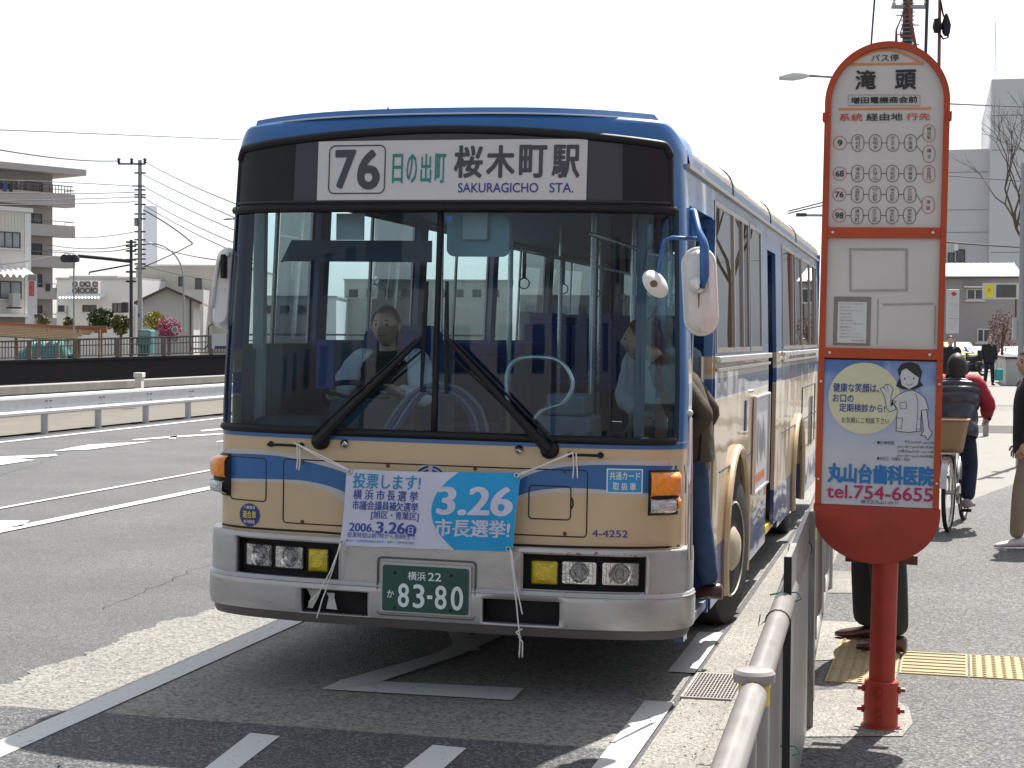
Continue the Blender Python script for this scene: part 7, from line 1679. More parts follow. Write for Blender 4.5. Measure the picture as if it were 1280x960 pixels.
def car(name, label, px, Z, wpx, m, zb=0.1, face=0.0, group=None):
    p = D(px, 460, Z); r0 = empty(name, (p.x, p.y, zb), YAW*0+face, label, 'car', group); W, L = 1.68, 4.3
    # section profile along length (y, z), extruded over width with tuck-in
    prof = [(0, 0.28), (0, 0.62), (0.10, 0.78), (1.05, 0.95), (1.75, 1.42), (3.25, 1.43), (3.85, 1.02), (4.25, 0.98), (4.3, 0.6), (4.3, 0.28)]
    mb = MB(); vs = []; k = [(-1, 0.0), (-0.96, 1), (0.96, 1), (1, 0.0)]
    for sx in (-1, -0.9, 0.9, 1):
        for (y, z) in prof:
            t = max(0, (z-0.95)/0.5); w_ = W/2*(1-0.2*t); vs.append((sx*w_, y, z if abs(sx) < 1 or z < 0.5 else z-0.04))
    n = len(prof); fs = [(i+j*n, i+1+j*n, i+1+(j+1)*n, i+(j+1)*n) for j in range(3) for i in range(n-1)]+[tuple(range(n)), tuple(range(4*n-1, 3*n-1, -1))]
    b = mb.add(vs, fs).build('body', MT[m], r0, smooth=True, tri=True)
    MB().quad((-0.66, 1.08, 1.01), (0.66, 1.08, 1.01), (0.58, 1.70, 1.40), (-0.58, 1.70, 1.40)).build('windscreen', MT['car_glass'], r0)
    ws = [o for o in r0.children if o.name.startswith('windscreen')][-1]; ws.location = (0, -0.02, 0.012)
    for s_ in (-1, 1):
        MB().box(s_*0.62-0.16, s_*0.62+0.16, -0.02, 0.06, 0.62, 0.76).build('headlight', MT['lamp_clear'], r0, bevel=0.02)
        for y in (0.85, 3.45): mb = MB(); mb.lathe([(0.2, -0.1), (0.29, -0.1), (0.31, -0.05), (0.31, 0.05), (0.29, 0.1), (0.2, 0.1)], (s_*0.76, y, 0.31), 'x', 20); w2 = mb.build('wheel', MT['tyre'], r0, smooth=True); mb = MB(); mb.lathe([(0.19, -0.09), (0.19, 0.09)], (s_*0.77, y, 0.31), 'x', 14); mb.build('rim', MT['aluminium'], w2)
    MB().box(-0.45, 0.45, -0.03, 0.0, 0.45, 0.58).build('grille', MT['dark_grey'], r0); MB().box(-0.17, 0.17, -0.05, -0.031, 0.36, 0.46).build('number_plate', MT['plate_white'], r0)
    MB().box(-W/2*.98, W/2*.98, -0.06, 0.05, 0.26, 0.42).build('bumper', MT['dark_grey'], r0, bevel=0.03)
    return r0
car('parked_car', 'yellow green saloon car facing the camera beyond the cyclist', 1208, 84, 34, 'taxi_yellow', 0.30, YAW)
car('parked_car', 'blue car behind the russet bush near the planter', 1250, 84, 24, 'car_blue', 0.1, YAW+R(30))
car('parked_car', 'white car just showing beside the blue one', 1266, 84, 24, 'car_white', 0.1, YAW+R(-20))

# ------------------------------------------------------------------ buildings out of the frame, across the pavement and behind the camera: what the bus mirrors
def terrace(name, label, x, y, sx, sy, h, m, nx, nz, face, zb=0.1):
    r0 = empty(name, (x, y, zb), 0, label, 'building'); MB().box(0, sx, 0, sy, 0, h).build('wall', MT[m], r0); MB().box(-0.2, sx+0.2, -0.2, sy+0.2, h, h+0.25).build('roof', MT['roof_brown'], r0)
    w0 = None
    for i in range(nx):
        for k in range(nz):
            if face == 'x': mb = MB().box(-0.05, -0.002, -0.6, 0.6, 0, 1.2); loc = (0, sy*(i+.5)/nx, 1.1+2.9*k)
            else: mb = MB().box(-0.6, 0.6, 0.002, 0.05, 0, 1.2); loc = (sx*(i+.5)/nx, sy, 1.1+2.9*k)
            if w0 is None: w0 = mb.build('window', MT['window_dark'], r0); o = w0
            else: o = w0.copy(); COL.objects.link(o)
            o.location = loc
    return r0
terrace('row_house', 'brown grey shop row across the pavement out of frame', 16, 14, 9, 19, 5.0, 'wall_mauve', 6, 1, 'x')
terrace('row_house', 'cream shop row further up the pavement out of frame', 14, 38, 9, 22, 6.0, 'wall_cream', 7, 2, 'x')
terrace('row_house', 'white house behind the photographer', -16, -34, 11, 8, 6.5, 'wall_white', 4, 2, 'y')
terrace('row_house', 'grey house behind the photographer', -4, -32, 9, 8, 8.5, 'wall_grey', 3, 2, 'y')
terrace('row_house', 'taupe block behind the photographer', 6, -36, 14, 8, 11, 'wall_taupe', 4, 3, 'y')
terrace('row_house', 'mauve block behind the photographer', -34, -38, 16, 8, 11, 'wall_mauve', 5, 3, 'y')

# small fittings: pipes, vents and stains that the far walls carry
def fittings(objs):
    for root_name, items in objs: pass
for nm, hw_, zt_, n_ in (('warehouse', 5.5, 5.0, 5), ('tan_hall', 5.0, 6.4, 4)):
    r0 = bpy.data.objects.get(nm)
    if r0:
        for k in range(n_): x = -hw_+2*hw_*k/(n_-1)-(3.0 if nm == 'warehouse' else 6.0); MB().tube([(x, -0.07, 0), (x, -0.07, zt_*0.8)], 0.045, 6).build('downpipe', MT['wall_grey'], r0)
# ------------------------------------------------------------------ people: one skinned body each, clothes over it
STD = dict(pelvis=(0, 0.01, 0.93), waist=(0, 0.0, 1.08), chest=(0, 0.01, 1.29), neck=(0, 0.01, 1.46), head=(0, -0.015, 1.56),
           sl=(0.165, 0.01, 1.40), el=(0.215, 0.03, 1.14), wl=(0.225, -0.04, 0.90), sr=(-0.165, 0.01, 1.40), er=(-0.215, 0.03, 1.14), wr=(-0.225, -0.04, 0.90),
           hl=(0.085, 0.01, 0.90), kl=(0.095, -0.015, 0.50), al=(0.10, 0.03, 0.085), hr=(-0.085, 0.01, 0.90), kr=(-0.095, -0.015, 0.50), ar=(-0.10, 0.03, 0.085))
def skin_mesh(name, verts, edges, radii, m, parent, root=0, sub=2):
    me = bpy.data.meshes.new(name); bm = bmesh.new(); L = bm.verts.layers.skin.verify()
    vs = [bm.verts.new(v) for v in verts]
    for v, r_ in zip(vs, radii):
        v[L].radius = (r_, r_) if not isinstance(r_, tuple) else r_
    vs[root][L].use_root = True
    for a, b in edges: bm.edges.new((vs[a], vs[b]))
    bm.to_mesh(me); bm.free(); o = bpy.data.objects.new(name, me); COL.objects.link(o)
    k = o.modifiers.new('skin', 'SKIN'); k.use_smooth_shade = True; k.branch_smoothing = 0.3
    ss = o.modifiers.new('sub', 'SUBSURF'); ss.levels = sub; ss.render_levels = sub
    dg = bpy.context.evaluated_depsgraph_get(); me2 = bpy.data.meshes.new_from_object(o.evaluated_get(dg)); bpy.data.objects.remove(o); bpy.data.meshes.remove(me)
    return me2
def flatten(me, J, k=0.28):
    sp = sorted([(Vector(J[q]).z, Vector(J[q]).y) for q in ('pelvis', 'waist', 'chest', 'neck')])
    for v in me.vertices:
        z = v.co.z
        if z < sp[0][0]-0.16 or z > sp[-1][0]+0.05: continue
        yc = sp[0][1] if z < sp[0][0] else sp[-1][1]
        for (z0, y0), (z1, y1) in zip(sp, sp[1:]):
            if z0 <= z <= z1: yc = y0+(y1-y0)*(z-z0)/(z1-z0)
        if abs(v.co.y-yc) > 0.24: continue
        f = 1-k*max(0, min(1, (0.24-abs(v.co.x))/0.08)); v.co.y = yc+(v.co.y-yc)*f
def chain(J, keys, rad, between=1):
    V, E_, R_ = [], [], []
    for i, k in enumerate(keys):
        if i:
            a, b = Vector(J[keys[i-1]]), Vector(J[k])
            for t in range(1, between+1): V.append(a.lerp(b, t/(between+1))); R_.append(rad[i-1]+(rad[i]-rad[i-1])*t/(between+1))
        V.append(Vector(J[k])); R_.append(rad[i])
    return V, [(i, i+1) for i in range(len(V)-1)], R_
def add_tree(parts):
    """parts: list of (keys, radii); chains share joints by name"""
    return parts
def limbs(J, chains):
    V, E_, R_, idx = [], [], [], {}
    for keys, rad in chains:
        prev = None
        for i, k in enumerate(keys):
            if k in idx: cur = idx[k]
            else: cur = len(V); V.append(Vector(J[k])); R_.append(rad[i]); idx[k] = cur
            if prev is not None:
                a, b = V[prev], V[cur]; mid = len(V); V.append((a+b)/2); ra = R_[prev] if not isinstance(R_[prev], tuple) else R_[prev][0]; rb = R_[cur] if not isinstance(R_[cur], tuple) else R_[cur][0]; R_.append((ra+rb)/2*1.02)
                E_ += [(prev, mid), (mid, cur)]
            prev = cur
    return V, E_, R_
def head_mesh(mb, c, yaw=0.0, pitch=0.0, s=1.0):
    """a head with brow, nose, mouth, chin and ears; faces -y"""
    rot = Matrix.Rotation(yaw, 3, 'Z') @ Matrix.Rotation(pitch, 3, 'X'); nu, nv = 28, 20; vs = []
    for j in range(nv+1):
        ph = PI*j/nv; z = math.cos(ph)
        for i in range(nu):
            a = 2*PI*i/nu; x = math.sin(ph)*math.cos(a); y = math.sin(ph)*math.sin(a); jaw = 1-0.22*max(0, -z)**1.3
            X, Y, Z = x*0.075*jaw, y*0.094*(1-0.10*max(0, -z)), z*0.112
            fx = X/0.02; fz = Z; fr = max(0, -y)
            Y -= fr*(0.022*math.exp(-(fx**2))*math.exp(-((fz+0.012)/0.018)**2) + 0.008*math.exp(-(fx/1.2)**2)*math.exp(-((fz-0.015)/0.03)**2) + 0.007*math.exp(-(fx/1.4)**2)*math.exp(-((fz+0.052)/0.008)**2) + 0.010*math.exp(-(fx/1.6)**2)*math.exp(-((fz+0.092)/0.016)**2))
            Y += fr*0.011*(math.exp(-((abs(X)-0.03)/0.014)**2)*math.exp(-((fz-0.010)/0.012)**2))
            vs.append(tuple(Vector(c)+rot @ (Vector((X, Y, Z))*s)))
    fs = [(j*nu+i, j*nu+(i+1) % nu, (j+1)*nu+(i+1) % nu, (j+1)*nu+i) for j in range(nv) for i in range(nu)]
    mb.add(vs, fs)
    for sg in (-1, 1):
        p = Vector(c)+rot @ (Vector((sg*0.078, 0.008, -0.002))*s); n0 = len(mb.v); mb.lathe([(0.004, -0.010), (0.020, -0.006), (0.026, 0.0), (0.018, 0.006), (0.004, 0.008)], (0, 0, 0), 'x', 10)
        mb.v[n0:] = [tuple(p+rot @ (Vector((v[0]*sg, v[1]*0.75, v[2]*1.25))*s)) for v in mb.v[n0:]]
    return rot
def hand_mesh(mb, w_, d, side_, s=1.0):
    """palm, four unequal bent fingers and a thumb from the wrist w_ along d"""
    d = Vector(d).normalized(); n = Vector((side_, 0, 0)); n = (n-d*n.dot(d)).normalized(); b = d.cross(n)
    mb.tube([w_, w_+d*0.03*s, w_+d*0.085*s], [0.024*s, 0.032*s, 0.030*s], 8)
    for k, L in enumerate((0.066, 0.075, 0.070, 0.054)):
        p = w_+d*0.075*s+b*(k-1.5)*0.019*s; q = p+d*L*0.5*s-n*0.010*s; r_ = q+d*L*0.42*s-n*0.026*s; mb.tube([p, q, r_], [0.0095*s, 0.0085*s, 0.0065*s], 6)
    p = w_+d*0.03*s-b*0.026*s; mb.tube([p, p+d*0.032*s-b*0.024*s-n*0.008*s, p+d*0.062*s-b*0.028*s-n*0.018*s], [0.012*s, 0.010*s, 0.008*s], 6)
def shoe(mb, a, toe, L=0.27, w_=0.048, h=0.075):
    t = Vector((toe[0], toe[1], 0)).normalized(); u = Vector((-t.y, t.x, 0)); base = Vector((a[0], a[1], a[2]-0.075))
    secs = [(-0.075, 0.030, 0.075), (-0.06, 0.040, 0.090), (0.0, 0.042, 0.082), (0.06, 0.044, 0.062), (0.12, w_, 0.050), (0.165, 0.040, 0.038), (0.19, 0.020, 0.026)]
    vs = []; n = 10
    for (s_, ww, hh) in secs:
        for k in range(n): an = 2*PI*k/n; vs.append(tuple(base+t*(s_*L/0.27)+u*(ww*math.cos(an))+Vector((0, 0, max(0.0, hh*(0.5+0.5*math.sin(an)))))))
    fs = [(i*n+k, i*n+(k+1) % n, (i+1)*n+(k+1) % n, (i+1)*n+k) for i in range(len(secs)-1) for k in range(n)]+[tuple(range(n))[::-1], tuple((len(secs)-1)*n+k for k in range(n))]
    mb.add(vs, fs)
def person(label, loc, rz, J=None, top='cloth_black', legs='cloth_black', shoes='shoe_brown', hair='short', sleeves=None, bulk=1.0, hyaw=0.0, hpitch=0.0, scale=1.0, toes=None, group=None, hands=True, vest=None, flare=1.0, collar=None, parent=None):
    Q = dict(STD)
    if J: Q.update(J)
    root = empty('person', loc, rz, label, 'person', group); root.scale = (scale,)*3
    b = bulk
    V, E_, R_ = limbs(Q, [(['pelvis', 'waist', 'chest', 'neck', 'head'], [0.125, 0.115, 0.135, 0.055, 0.055]), (['chest', 'sl', 'el', 'wl'], [0.135, 0.060, 0.042, 0.027]), (['chest', 'sr', 'er', 'wr'], [0.135, 0.060, 0.042, 0.027]), (['pelvis', 'hl', 'kl', 'al'], [0.14, 0.085, 0.055, 0.036]), (['pelvis', 'hr', 'kr', 'ar'], [0.14, 0.085, 0.055, 0.036])])
    me = skin_mesh('body', V, E_, R_, 'skin', root); flatten(me, Q)
    mb = MB(); mb.v = [tuple(v.co) for v in me.vertices]; mb.f = [tuple(p.vertices) for p in me.polygons]; mb.m = [0]*len(mb.f); bpy.data.meshes.remove(me)
    hc = Vector(Q['head'])+Vector((0, -0.012, 0.035)); rot = head_mesh(mb, hc, hyaw, hpitch)
    if hands:
        for w_, e_, sd in (('wl', 'el', 1), ('wr', 'er', -1)):
            W_, E2 = Vector(Q[w_]), Vector(Q[e_]); hand_mesh(mb, W_, W_-E2, sd)
    body = mb.build('body', MT['skin'], root, smooth='all')
    # eyes and mouth
    for sg in (-1, 1):
        p = hc+rot @ Vector((sg*0.030, -0.080, 0.010)); m2 = MB(); m2.lathe([(0.001, -0.006), (0.008, -0.004), (0.011, 0.002), (0.008, 0.006)], (0, 0, 0), 'y', 10); m2.v = [tuple(p+rot @ Vector(v)) for v in m2.v]; m2.build('eye', MT['ink_black'], body)
    for sg in (-1, 1):
        m2 = MB(); m2.tube([hc+rot @ Vector((sg*x, -0.088+abs(x)*0.22, 0.030+0.004*math.sin(abs(x)*60))) for x in (0.014, 0.028, 0.044)], [0.003, 0.004, 0.002], 5); m2.build('eyebrow', MT['hair'], body)
    m2 = MB(); m2.tube([hc+rot @ Vector((x, -0.084+abs(x)*0.25, -0.052)) for x in (-0.022, -0.01, 0, 0.01, 0.022)], 0.003, 5); m2.build('mouth', MT['lip'], body)
    # hair
    if hair:
        m2 = MB(); lo = {'short': -0.25, 'bob': -0.95, 'cap': 0.05}[hair]
        def hp(u, v):
            a = 2*PI*u; fr = max(0.0, -math.sin(a)); zmin = lo+(0.62-lo)*min(1, fr*1.5)**0.7 if hair != 'bob' else lo+(0.55-lo)*min(1, max(0, fr-0.25)*1.9)**0.6
            z = 1-(1-zmin)*v; rr_ = math.sqrt(max(0, 1-min(1, abs(z))**2)) if z > -0.1 else 1.0; k = 1+0.035*math.sin(a*9+v*7)*v
            bulk_ = 1.0+(0.10 if hair == 'bob' else 0.0)*v
            return tuple(hc+rot @ Vector((rr_*math.cos(a)*0.084*k*bulk_, rr_*math.sin(a)*0.106*k*bulk_+0.006, z*0.123+0.004)))
        m2.grid(hp, 36, 12); m2.build('hair', MT['hair'], root, smooth='all')
    # upper garment: lofted torso, tapering sleeves
    Q2 = dict(Q); nk, ch_, wa, pe = (Vector(Q[k]) for k in ('neck', 'chest', 'waist', 'pelvis'))
    xax = (Vector(Q['sl'])-Vector(Q['sr'])).normalized()
    def ring_key(vb): return [(pe+(pe-wa).normalized()*0.11, .172*vb, .130*vb), (pe, .170*vb, .132*vb), (wa, .162*vb, .126*vb), (ch_.lerp(wa, .45), .176*vb, .130*vb), (ch_, .186*vb, .126*vb), (ch_.lerp(nk, .42), .182*vb, .112*vb), (ch_.lerp(nk, .66), .148*vb, .096*vb), (ch_.lerp(nk, .84), .092, .078), (ch_.lerp(nk, 1.02), .064, .064)]
    def torso(vb, quilt=0.0, lo=0.0, hi=1.0):
        K = ring_key(vb); C_ = smooth([k[0] for k in K], 8); Wd = smooth([(k[1], k[2], 0) for k in K], 8); n = len(C_); m2 = MB()
        def f(u, v):
            t = (lo+(hi-lo)*v)*(n-1); i = min(int(t), n-2); q = t-i; c = C_[i].lerp(C_[i+1], q); wv = Wd[i].lerp(Wd[i+1], q); tg = (C_[min(i+2, n-1)]-C_[max(i-1, 0)]).normalized(); yax = tg.cross(xax).normalized()
            a = 2*PI*u; se = lambda g: math.copysign(abs(g)**0.86, g); wr = 1+0.012*math.sin(a*3+v*9)+0.010*math.sin(a*5-v*17)
            qd = quilt*(abs(math.sin(v*PI*7.0+0.25*math.sin(a*2)))**0.45-0.6)
            return c+xax*(se(math.cos(a))*(wv.x*wr+qd))+yax*(se(math.sin(a))*(wv.y*wr+qd))
        m2.grid(f, 36, 84 if quilt else 40); return m2
    def arms(m2, k):
        for s_, e_, w_ in (('sl', 'el', 'wl'), ('sr', 'er', 'wr')):
            S_, E_, W_ = Vector(Q[s_]), Vector(Q[e_]), Vector(Q[w_]); inn = S_.lerp(ch_.lerp(nk, .3), .35); pts = smooth([inn, S_+Vector((0, 0, -0.012)), S_.lerp(E_, .5), E_, E_.lerp(W_, .5), W_.lerp(E_, .08)], 5); n = len(pts)
            rk = [.078*k, .078*k, .070*k, .060*k, .054*k, .044*k]
            rs = [(rk[min(int(i/5), 4)]*(1-(i/5-min(int(i/5), 4)))+rk[min(int(i/5), 4)+1]*(i/5-min(int(i/5), 4)))*(1+0.035*math.sin(i*1.9)) for i in range(n)]; m2.tube(pts, rs, 14)
        return m2
    if vest is None: arms(torso(b), b).build('jacket', MT[top], root, smooth='all')
    else:
        arms(MB(), b).build('sleeves', MT[top], root, smooth='all'); torso(b*1.06, 0.016*b, 0.0, 1.0).build('vest', MT[vest], root, smooth='all')
    Q2['coll'] = tuple(ch_.lerp(nk, 0.86))
    if collar:
        c = Vector(Q2['coll']); m2 = MB(); m2.tube([c+Vector((0.066*math.cos(t), 0.062*math.sin(t), 0.025)) for t in [2*PI*k/16 for k in range(16)]], 0.017, 7, closed=True); m2.build('collar', MT[collar], root, smooth='all')
    # trousers
    Q3 = dict(Q); Q3['ul'] = tuple(Vector(Q['al'])+Vector((0, 0, -0.005))); Q3['ur'] = tuple(Vector(Q['ar'])+Vector((0, 0, -0.005))); f = flare
    V, E_, R_ = limbs(Q3, [(['pelvis', 'hl', 'kl', 'ul'], [0.125, 0.105, 0.075*f, 0.064*f]), (['pelvis', 'hr', 'kr', 'ur'], [0.125, 0.105, 0.075*f, 0.064*f])]); me = skin_mesh('trousers', V, E_, R_, legs, root); flatten(me, Q, 0.2); me.materials.clear(); me.materials.append(MT[legs]); link('trousers', me, root)
    toes = toes or ((0.1, -1), (-0.1, -1))
    for k_, t_ in (('al', toes[0]), ('ar', toes[1])): m2 = MB(); shoe(m2, Q[k_], t_); m2.build('shoe', MT[shoes], root, smooth='all')
    return root
mm('lip', (0.28, 0.10, 0.08), 0.5)

def up(a, dz): return tuple(Vector(a)+Vector((0, 0, dz)))
# driver, seated, both arms on the wheel
dp = BM @ Vector((-0.62, 1.20, 0.20))
person('bus driver in a white shirt and dark waistcoat seated at the steering wheel', tuple(dp), 0, dict(pelvis=(0, 0.05, 0.97), waist=(0, 0.08, 1.12), chest=(0, 0.06, 1.33), neck=(0, 0.03, 1.50), head=(0, 0.0, 1.60),
       sl=(0.17, 0.05, 1.44), sr=(-0.17, 0.05, 1.44), el=(0.26, -0.14, 1.24), er=(-0.26, -0.14, 1.24), wl=(0.20, -0.36, 1.27), wr=(-0.20, -0.36, 1.27), hl=(0.09, 0.0, 0.94), hr=(-0.09, 0.0, 0.94), kl=(0.12, -0.42, 0.95), kr=(-0.12, -0.42, 0.95), al=(0.12, -0.50, 0.55), ar=(-0.12, -0.50, 0.55)),
       top='shirt_white', legs='cloth_dark', vest='cloth_dark')
pp1 = BM @ Vector((0.80, 2.32, 0.30))
person('passenger in a pale shirt sitting behind the front glass near the kerb side mirror', tuple(pp1), 0, dict(pelvis=(0, 0.05, 0.92), waist=(0, 0.08, 1.06), chest=(0, 0.06, 1.27), neck=(0, 0.03, 1.44), head=(0, 0.0, 1.54),
       sl=(0.17, 0.05, 1.38), sr=(-0.17, 0.05, 1.38), el=(0.22, -0.08, 1.13), er=(-0.22, -0.08, 1.13), wl=(0.10, -0.28, 1.04), wr=(-0.10, -0.28, 1.04), hl=(0.09, 0.0, 0.90), hr=(-0.09, 0.0, 0.90), kl=(0.11, -0.42, 0.90), kr=(-0.11, -0.42, 0.90), al=(0.11, -0.44, 0.48), ar=(-0.11, -0.44, 0.48)),
       top='shirt_white', legs='cloth_dark')
# passenger stepping up into the front door
bp_ = D(858, 480, 9.0)
person('person in a brown jacket and blue jeans stepping up through the front bus door', (bp_.x, bp_.y, 0.345), R(-90), dict(pelvis=(0, 0.03, 0.88), waist=(0, 0.02, 1.02), chest=(0, -0.04, 1.18), neck=(0, -0.16, 1.32), head=(0, -0.24, 1.39),
       sl=(0.17, -0.06, 1.28), sr=(-0.17, -0.06, 1.28), el=(0.22, 0.12, 1.02), er=(-0.23, 0.10, 1.02), wl=(0.22, -0.08, 0.86), wr=(-0.22, -0.10, 0.86), kl=(0.10, -0.08, 0.48), kr=(-0.10, 0.06, 0.46), al=(0.10, -0.02, 0.085), ar=(-0.10, 0.12, 0.085)),
       top='jacket_brown', legs='jeans', bulk=0.92, shoes='shoe_brown')
# man waiting behind the sign
mp_ = G(1098, 816, WALK)
person('man in dark trousers and reddish brown shoes standing behind the bus stop sign', (mp_.x, mp_.y+0.12, WALK), R(-100), dict(kl=(0.10, 0.06, 0.50), al=(0.10, 0.09, 0.085), kr=(-0.14, -0.09, 0.50), ar=(-0.22, -0.10, 0.085), pelvis=(0, 0.0, 0.93)),
       top='cloth_dark', legs='cloth_black', shoes='shoe_brown', flare=1.45, toes=((0.0, -1), (-0.05, -1)))
# bicycle and rider
rc = G(1185, 665, WALK); fc0 = G(1207, 648, WALK); dv = (fc0-rc); dv.z = 0; dv.normalize(); ang = math.atan2(dv.y, dv.x)-PI/2
bk = empty('bicycle', (rc.x, rc.y, WALK), ang, 'bicycle with a tan rear basket ridden away from the camera', 'bicycle')
def bw_(y, r_=0.325):
    mb = MB(); mb.tube([(0, y+r_*math.cos(t), r_+0.018+r_*math.sin(t)) for t in [2*PI*k/36 for k in range(36)]], 0.019, 8, closed=True); o = mb.build('wheel', MT['tyre'], bk, smooth='all')
    mb = MB(); mb.tube([(0, y+(r_-.025)*math.cos(t), r_+0.018+(r_-.025)*math.sin(t)) for t in [2*PI*k/36 for k in range(36)]], 0.009, 6, closed=True); mb.build('rim', MT['aluminium'], o, smooth='all')
    mb = MB()
    for k in range(16): t = 2*PI*k/16; mb.tube([(0.02*(-1)**k, y, r_+0.018), (0, y+(r_-.03)*math.cos(t), r_+0.018+(r_-.03)*math.sin(t))], 0.0014, 3)
    mb.tube([(-0.05, y, r_+0.018), (0.05, y, r_+0.018)], 0.018, 8); mb.build('spokes', MT['aluminium'], o)
    mb = MB(); mb.grid(lambda u, v: (-0.028+0.056*v, y+(r_+.035)*math.cos(R(20+150*u)), r_+0.018+(r_+.035)*math.sin(R(20+150*u))), 16, 2); mb.build('mudguard', MT['aluminium'], bk)
bw_(0); bw_(1.06)
mb = MB(); T_ = lambda a, b, r_=0.014: mb.tube([a, b], r_, 8)
T_((0, 0.42, 0.30), (0, 0.30, 0.80)); T_((0, 0.42, 0.30), (0, 0.86, 0.72), 0.018); T_((0, 0.86, 0.72), (0, 0.84, 0.85)); T_((0, 0.42, 0.30), (0.0, 0, 0.34), 0.010); T_((0, 0.30, 0.76), (0, 0, 0.34), 0.008); T_((0.03, 0.86, 0.68), (0.045, 1.06, 0.34), 0.010); T_((-0.03, 0.86, 0.68), (-0.045, 1.06, 0.34), 0.010); mb.build('frame', MT['aluminium'], bk, smooth='all')
mb = MB(); mb.tube(smooth([(-0.27, 0.62, 0.97), (-0.24, 0.78, 0.98), (0, 0.84, 0.96), (0.24, 0.78, 0.98), (0.27, 0.62, 0.97)]), 0.011, 8); mb.tube([(0, 0.84, 0.84), (0, 0.84, 0.96)], 0.012, 8); mb.build('handlebar', MT['aluminium'], bk, smooth='all')
for s_ in (-1, 1): mb = MB(); mb.tube([(s_*0.27, 0.64, 0.97), (s_*0.275, 0.53, 0.965)], 0.016, 8); mb.build('grip', MT['black_rubber'], bk)
mb = MB(); mb.grid(lambda u, v: ((v-.5)*0.20*(0.35+0.65*math.sin(PI*min(1, 1.2-u))), 0.18+0.26*u, 0.84+0.02*math.cos(PI*(v-.5))), 8, 6); mb.box(-0.08, 0.08, 0.17, 0.34, 0.79, 0.845); mb.build('saddle', MT['black_rubber'], bk, bevel=0.01)
mb = MB(); mb.lathe([(0.09, -0.012), (0.09, 0.012)], (0.03, 0.42, 0.30), 'x', 20); mb.tube([(0.05, 0.42, 0.30), (0.06, 0.36, 0.16)], 0.009, 6); mb.tube([(-0.05, 0.42, 0.30), (-0.06, 0.48, 0.44)], 0.009, 6); mb.build('crank', MT['aluminium'], bk)
for s_, y, z in ((1, 0.36, 0.16), (-1, 0.48, 0.44)): MB().box(s_*0.06, s_*0.15, y-.03, y+.03, z-.012, z+.012).build('pedal', MT['black_rubber'], bk) if s_ > 0 else MB().box(-0.15, -0.06, y-.03, y+.03, z-.012, z+.012).build('pedal', MT['black_rubber'], bk)
mb = MB(); mb.box(-0.06, 0.06, -0.16, 0.26, 0.685, 0.70); mb.tube([(-0.05, 0, 0.36), (-0.06, -0.02, 0.69)], 0.005, 5); mb.tube([(0.05, 0, 0.36), (0.06, -0.02, 0.69)], 0.005, 5); mb.build('carrier', MT['aluminium'], bk)
mb = MB(); zb_, zt_ = 0.70, 0.98; w0, w1 = 0.115, 0.165
def bas(u, v):
    a = 2*PI*u; k = w0+(w1-w0)*v; sq = lambda t: math.copysign(abs(t)**0.45, t); return (k*sq(math.cos(a)), -0.02+k*0.95*sq(math.sin(a)), zb_+(zt_-zb_)*v)
mb.grid(bas, 40, 8); mb.box(-0.11, 0.11, -0.13, 0.09, zb_, zb_+0.006); bo = mb.build('basket', MT['basket'], bk, smooth='all'); so2 = bo.modifiers.new('t', 'SOLIDIFY'); so2.thickness = 0.006
mb = MB(); mb.tube([bas(k/40, 1.0) for k in range(40)], 0.009, 6, closed=True); mb.build('basket_rim', MT['basket'], bo, smooth='all')
MB().box(-0.03, 0.03, -0.20, -0.18, 0.60, 0.65).build('reflector_lamp', MT['ink_red'], bk, bevel=0.006)
dirw = Vector((math.cos(ang+PI/2), math.sin(ang+PI/2), 0)); rp_ = rc+dirw*0.30
person('cyclist in a dark quilted vest with red sleeves and jeans seen from behind', (rp_.x, rp_.y, WALK), ang+PI, dict(pelvis=(0, 0.0, 0.93), waist=(0, -0.03, 1.05), chest=(0, -0.09, 1.22), neck=(0, -0.13, 1.36), head=(0, -0.15, 1.42),
       sl=(0.16, -0.10, 1.31), sr=(-0.16, -0.10, 1.31), el=(0.27, -0.16, 1.12), er=(-0.27, -0.16, 1.12), wl=(0.25, -0.30, 1.01), wr=(-0.25, -0.30, 1.01), hl=(0.085, -0.02, 0.90), hr=(-0.085, -0.02, 0.90),
       kl=(0.13, -0.33, 0.72), kr=(-0.12, -0.22, 0.56), al=(0.12, -0.18, 0.53), ar=(-0.12, -0.05, 0.26)), top='cloth_red', vest='vest_puffer', legs='jeans_dark', shoes='shoe_grey', hair='bob', bulk=1.16, scale=0.985)
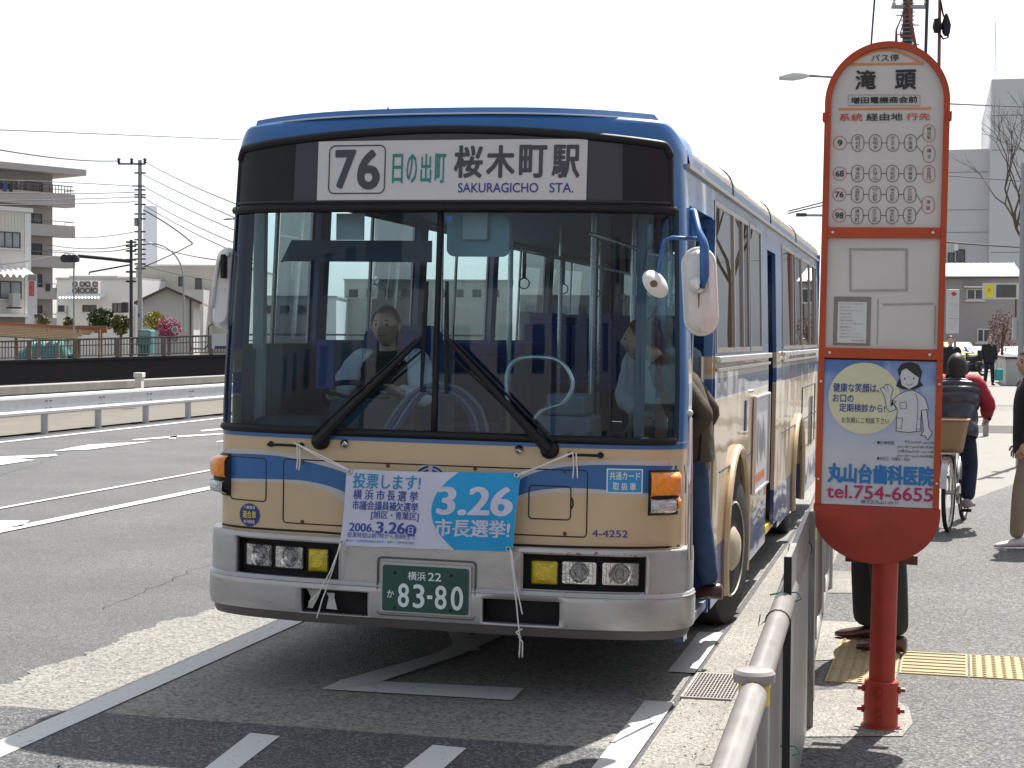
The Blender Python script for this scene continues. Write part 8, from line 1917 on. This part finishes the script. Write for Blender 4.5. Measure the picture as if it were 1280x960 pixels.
# walkers
wp = G(1236, 482.5, WALK+0.1)
person('man all in black walking towards the camera with a teal bag', (wp.x, wp.y, WALK+0.1), R(10), dict(kl=(0.095, -0.10, 0.50), al=(0.10, -0.16, 0.10), kr=(-0.095, 0.02, 0.50), ar=(-0.10, 0.18, 0.12)), bulk=1.15, shoes='cloth_black', hair='cap')
bg_ = empty('carrier_bag', (wp.x+0.33, wp.y-0.1, WALK+0.1), R(10), 'teal carrier bag hanging from the hand of the walking man', 'bag')
mb = MB(); mb.box(-0.14, 0.14, -0.06, 0.06, 0.20, 0.60); mb.build('sack', MT['bag_teal'], bg_, bevel=0.03); mb = MB(); mb.tube(smooth([(-0.08, 0, 0.60), (-0.05, 0, 0.76), (0.05, 0, 0.76), (0.08, 0, 0.60)]), 0.008, 5); mb.build('handle', MT['bag_teal'], bg_)
ep = G(1282, 684, WALK)
person('person in a black jacket with red collar and khaki trousers cut by the right edge', (ep.x+0.02, ep.y, WALK), R(-78), dict(kl=(0.095, -0.10, 0.50), al=(0.10, -0.13, 0.085), kr=(-0.095, 0.05, 0.50), ar=(-0.10, 0.20, 0.12), el=(0.24, 0.0, 1.14), wl=(0.23, -0.10, 0.91)),
       top='cloth_black', legs='cloth_khaki', shoes='shoe_white', collar='cloth_red', scale=0.93, bulk=1.08, hyaw=R(20))
qp = D(1187.5, 470, 38)
person('person in dark clothes standing beyond the cyclist with only the head showing', (qp.x, qp.y, WALK+0.1), R(0), None, top='cloth_black', legs='cloth_black', scale=0.98)
# parked bicycles read as one dark cluster beside the car
mc = D(1217, 455, 75); r0 = empty('parked_motorcycle', (mc.x, mc.y, 0.22), YAW+R(25), 'dark motorcycle parked in front of the yellow green car', 'motorcycle')
for y in (-0.62, 0.62): mb = MB(); mb.tube([(0, y+0.26*math.cos(t), 0.30+0.26*math.sin(t)) for t in [2*PI*k/20 for k in range(20)]], 0.06, 7, closed=True); mb.build('wheel', MT['tyre'], r0, smooth='all')
mb = MB(); mb.tube([(0, -0.7, 0.75), (0, -0.3, 0.80), (0, 0.1, 0.72), (0, 0.5, 0.95)], [0.10, 0.15, 0.16, 0.06], 8); mb.tube([(0, -0.1, 0.35), (0, 0.25, 0.35)], 0.17, 8); mb.tube([(0, 0.62, 0.3), (0, 0.42, 1.0)], 0.04, 6); mb.build('frame', MT['cloth_black'], r0, smooth='all'); mb = MB(); mb.tube([(-0.35, 0.36, 1.02), (0, 0.45, 1.0), (0.35, 0.36, 1.02)], 0.025, 6); mb.build('handlebar', MT['black_rubber'], r0)
MB().box(-0.2, 0.2, -0.85, -0.45, 0.85, 1.15).build('top_box', MT['black_rubber'], r0, bevel=0.03)
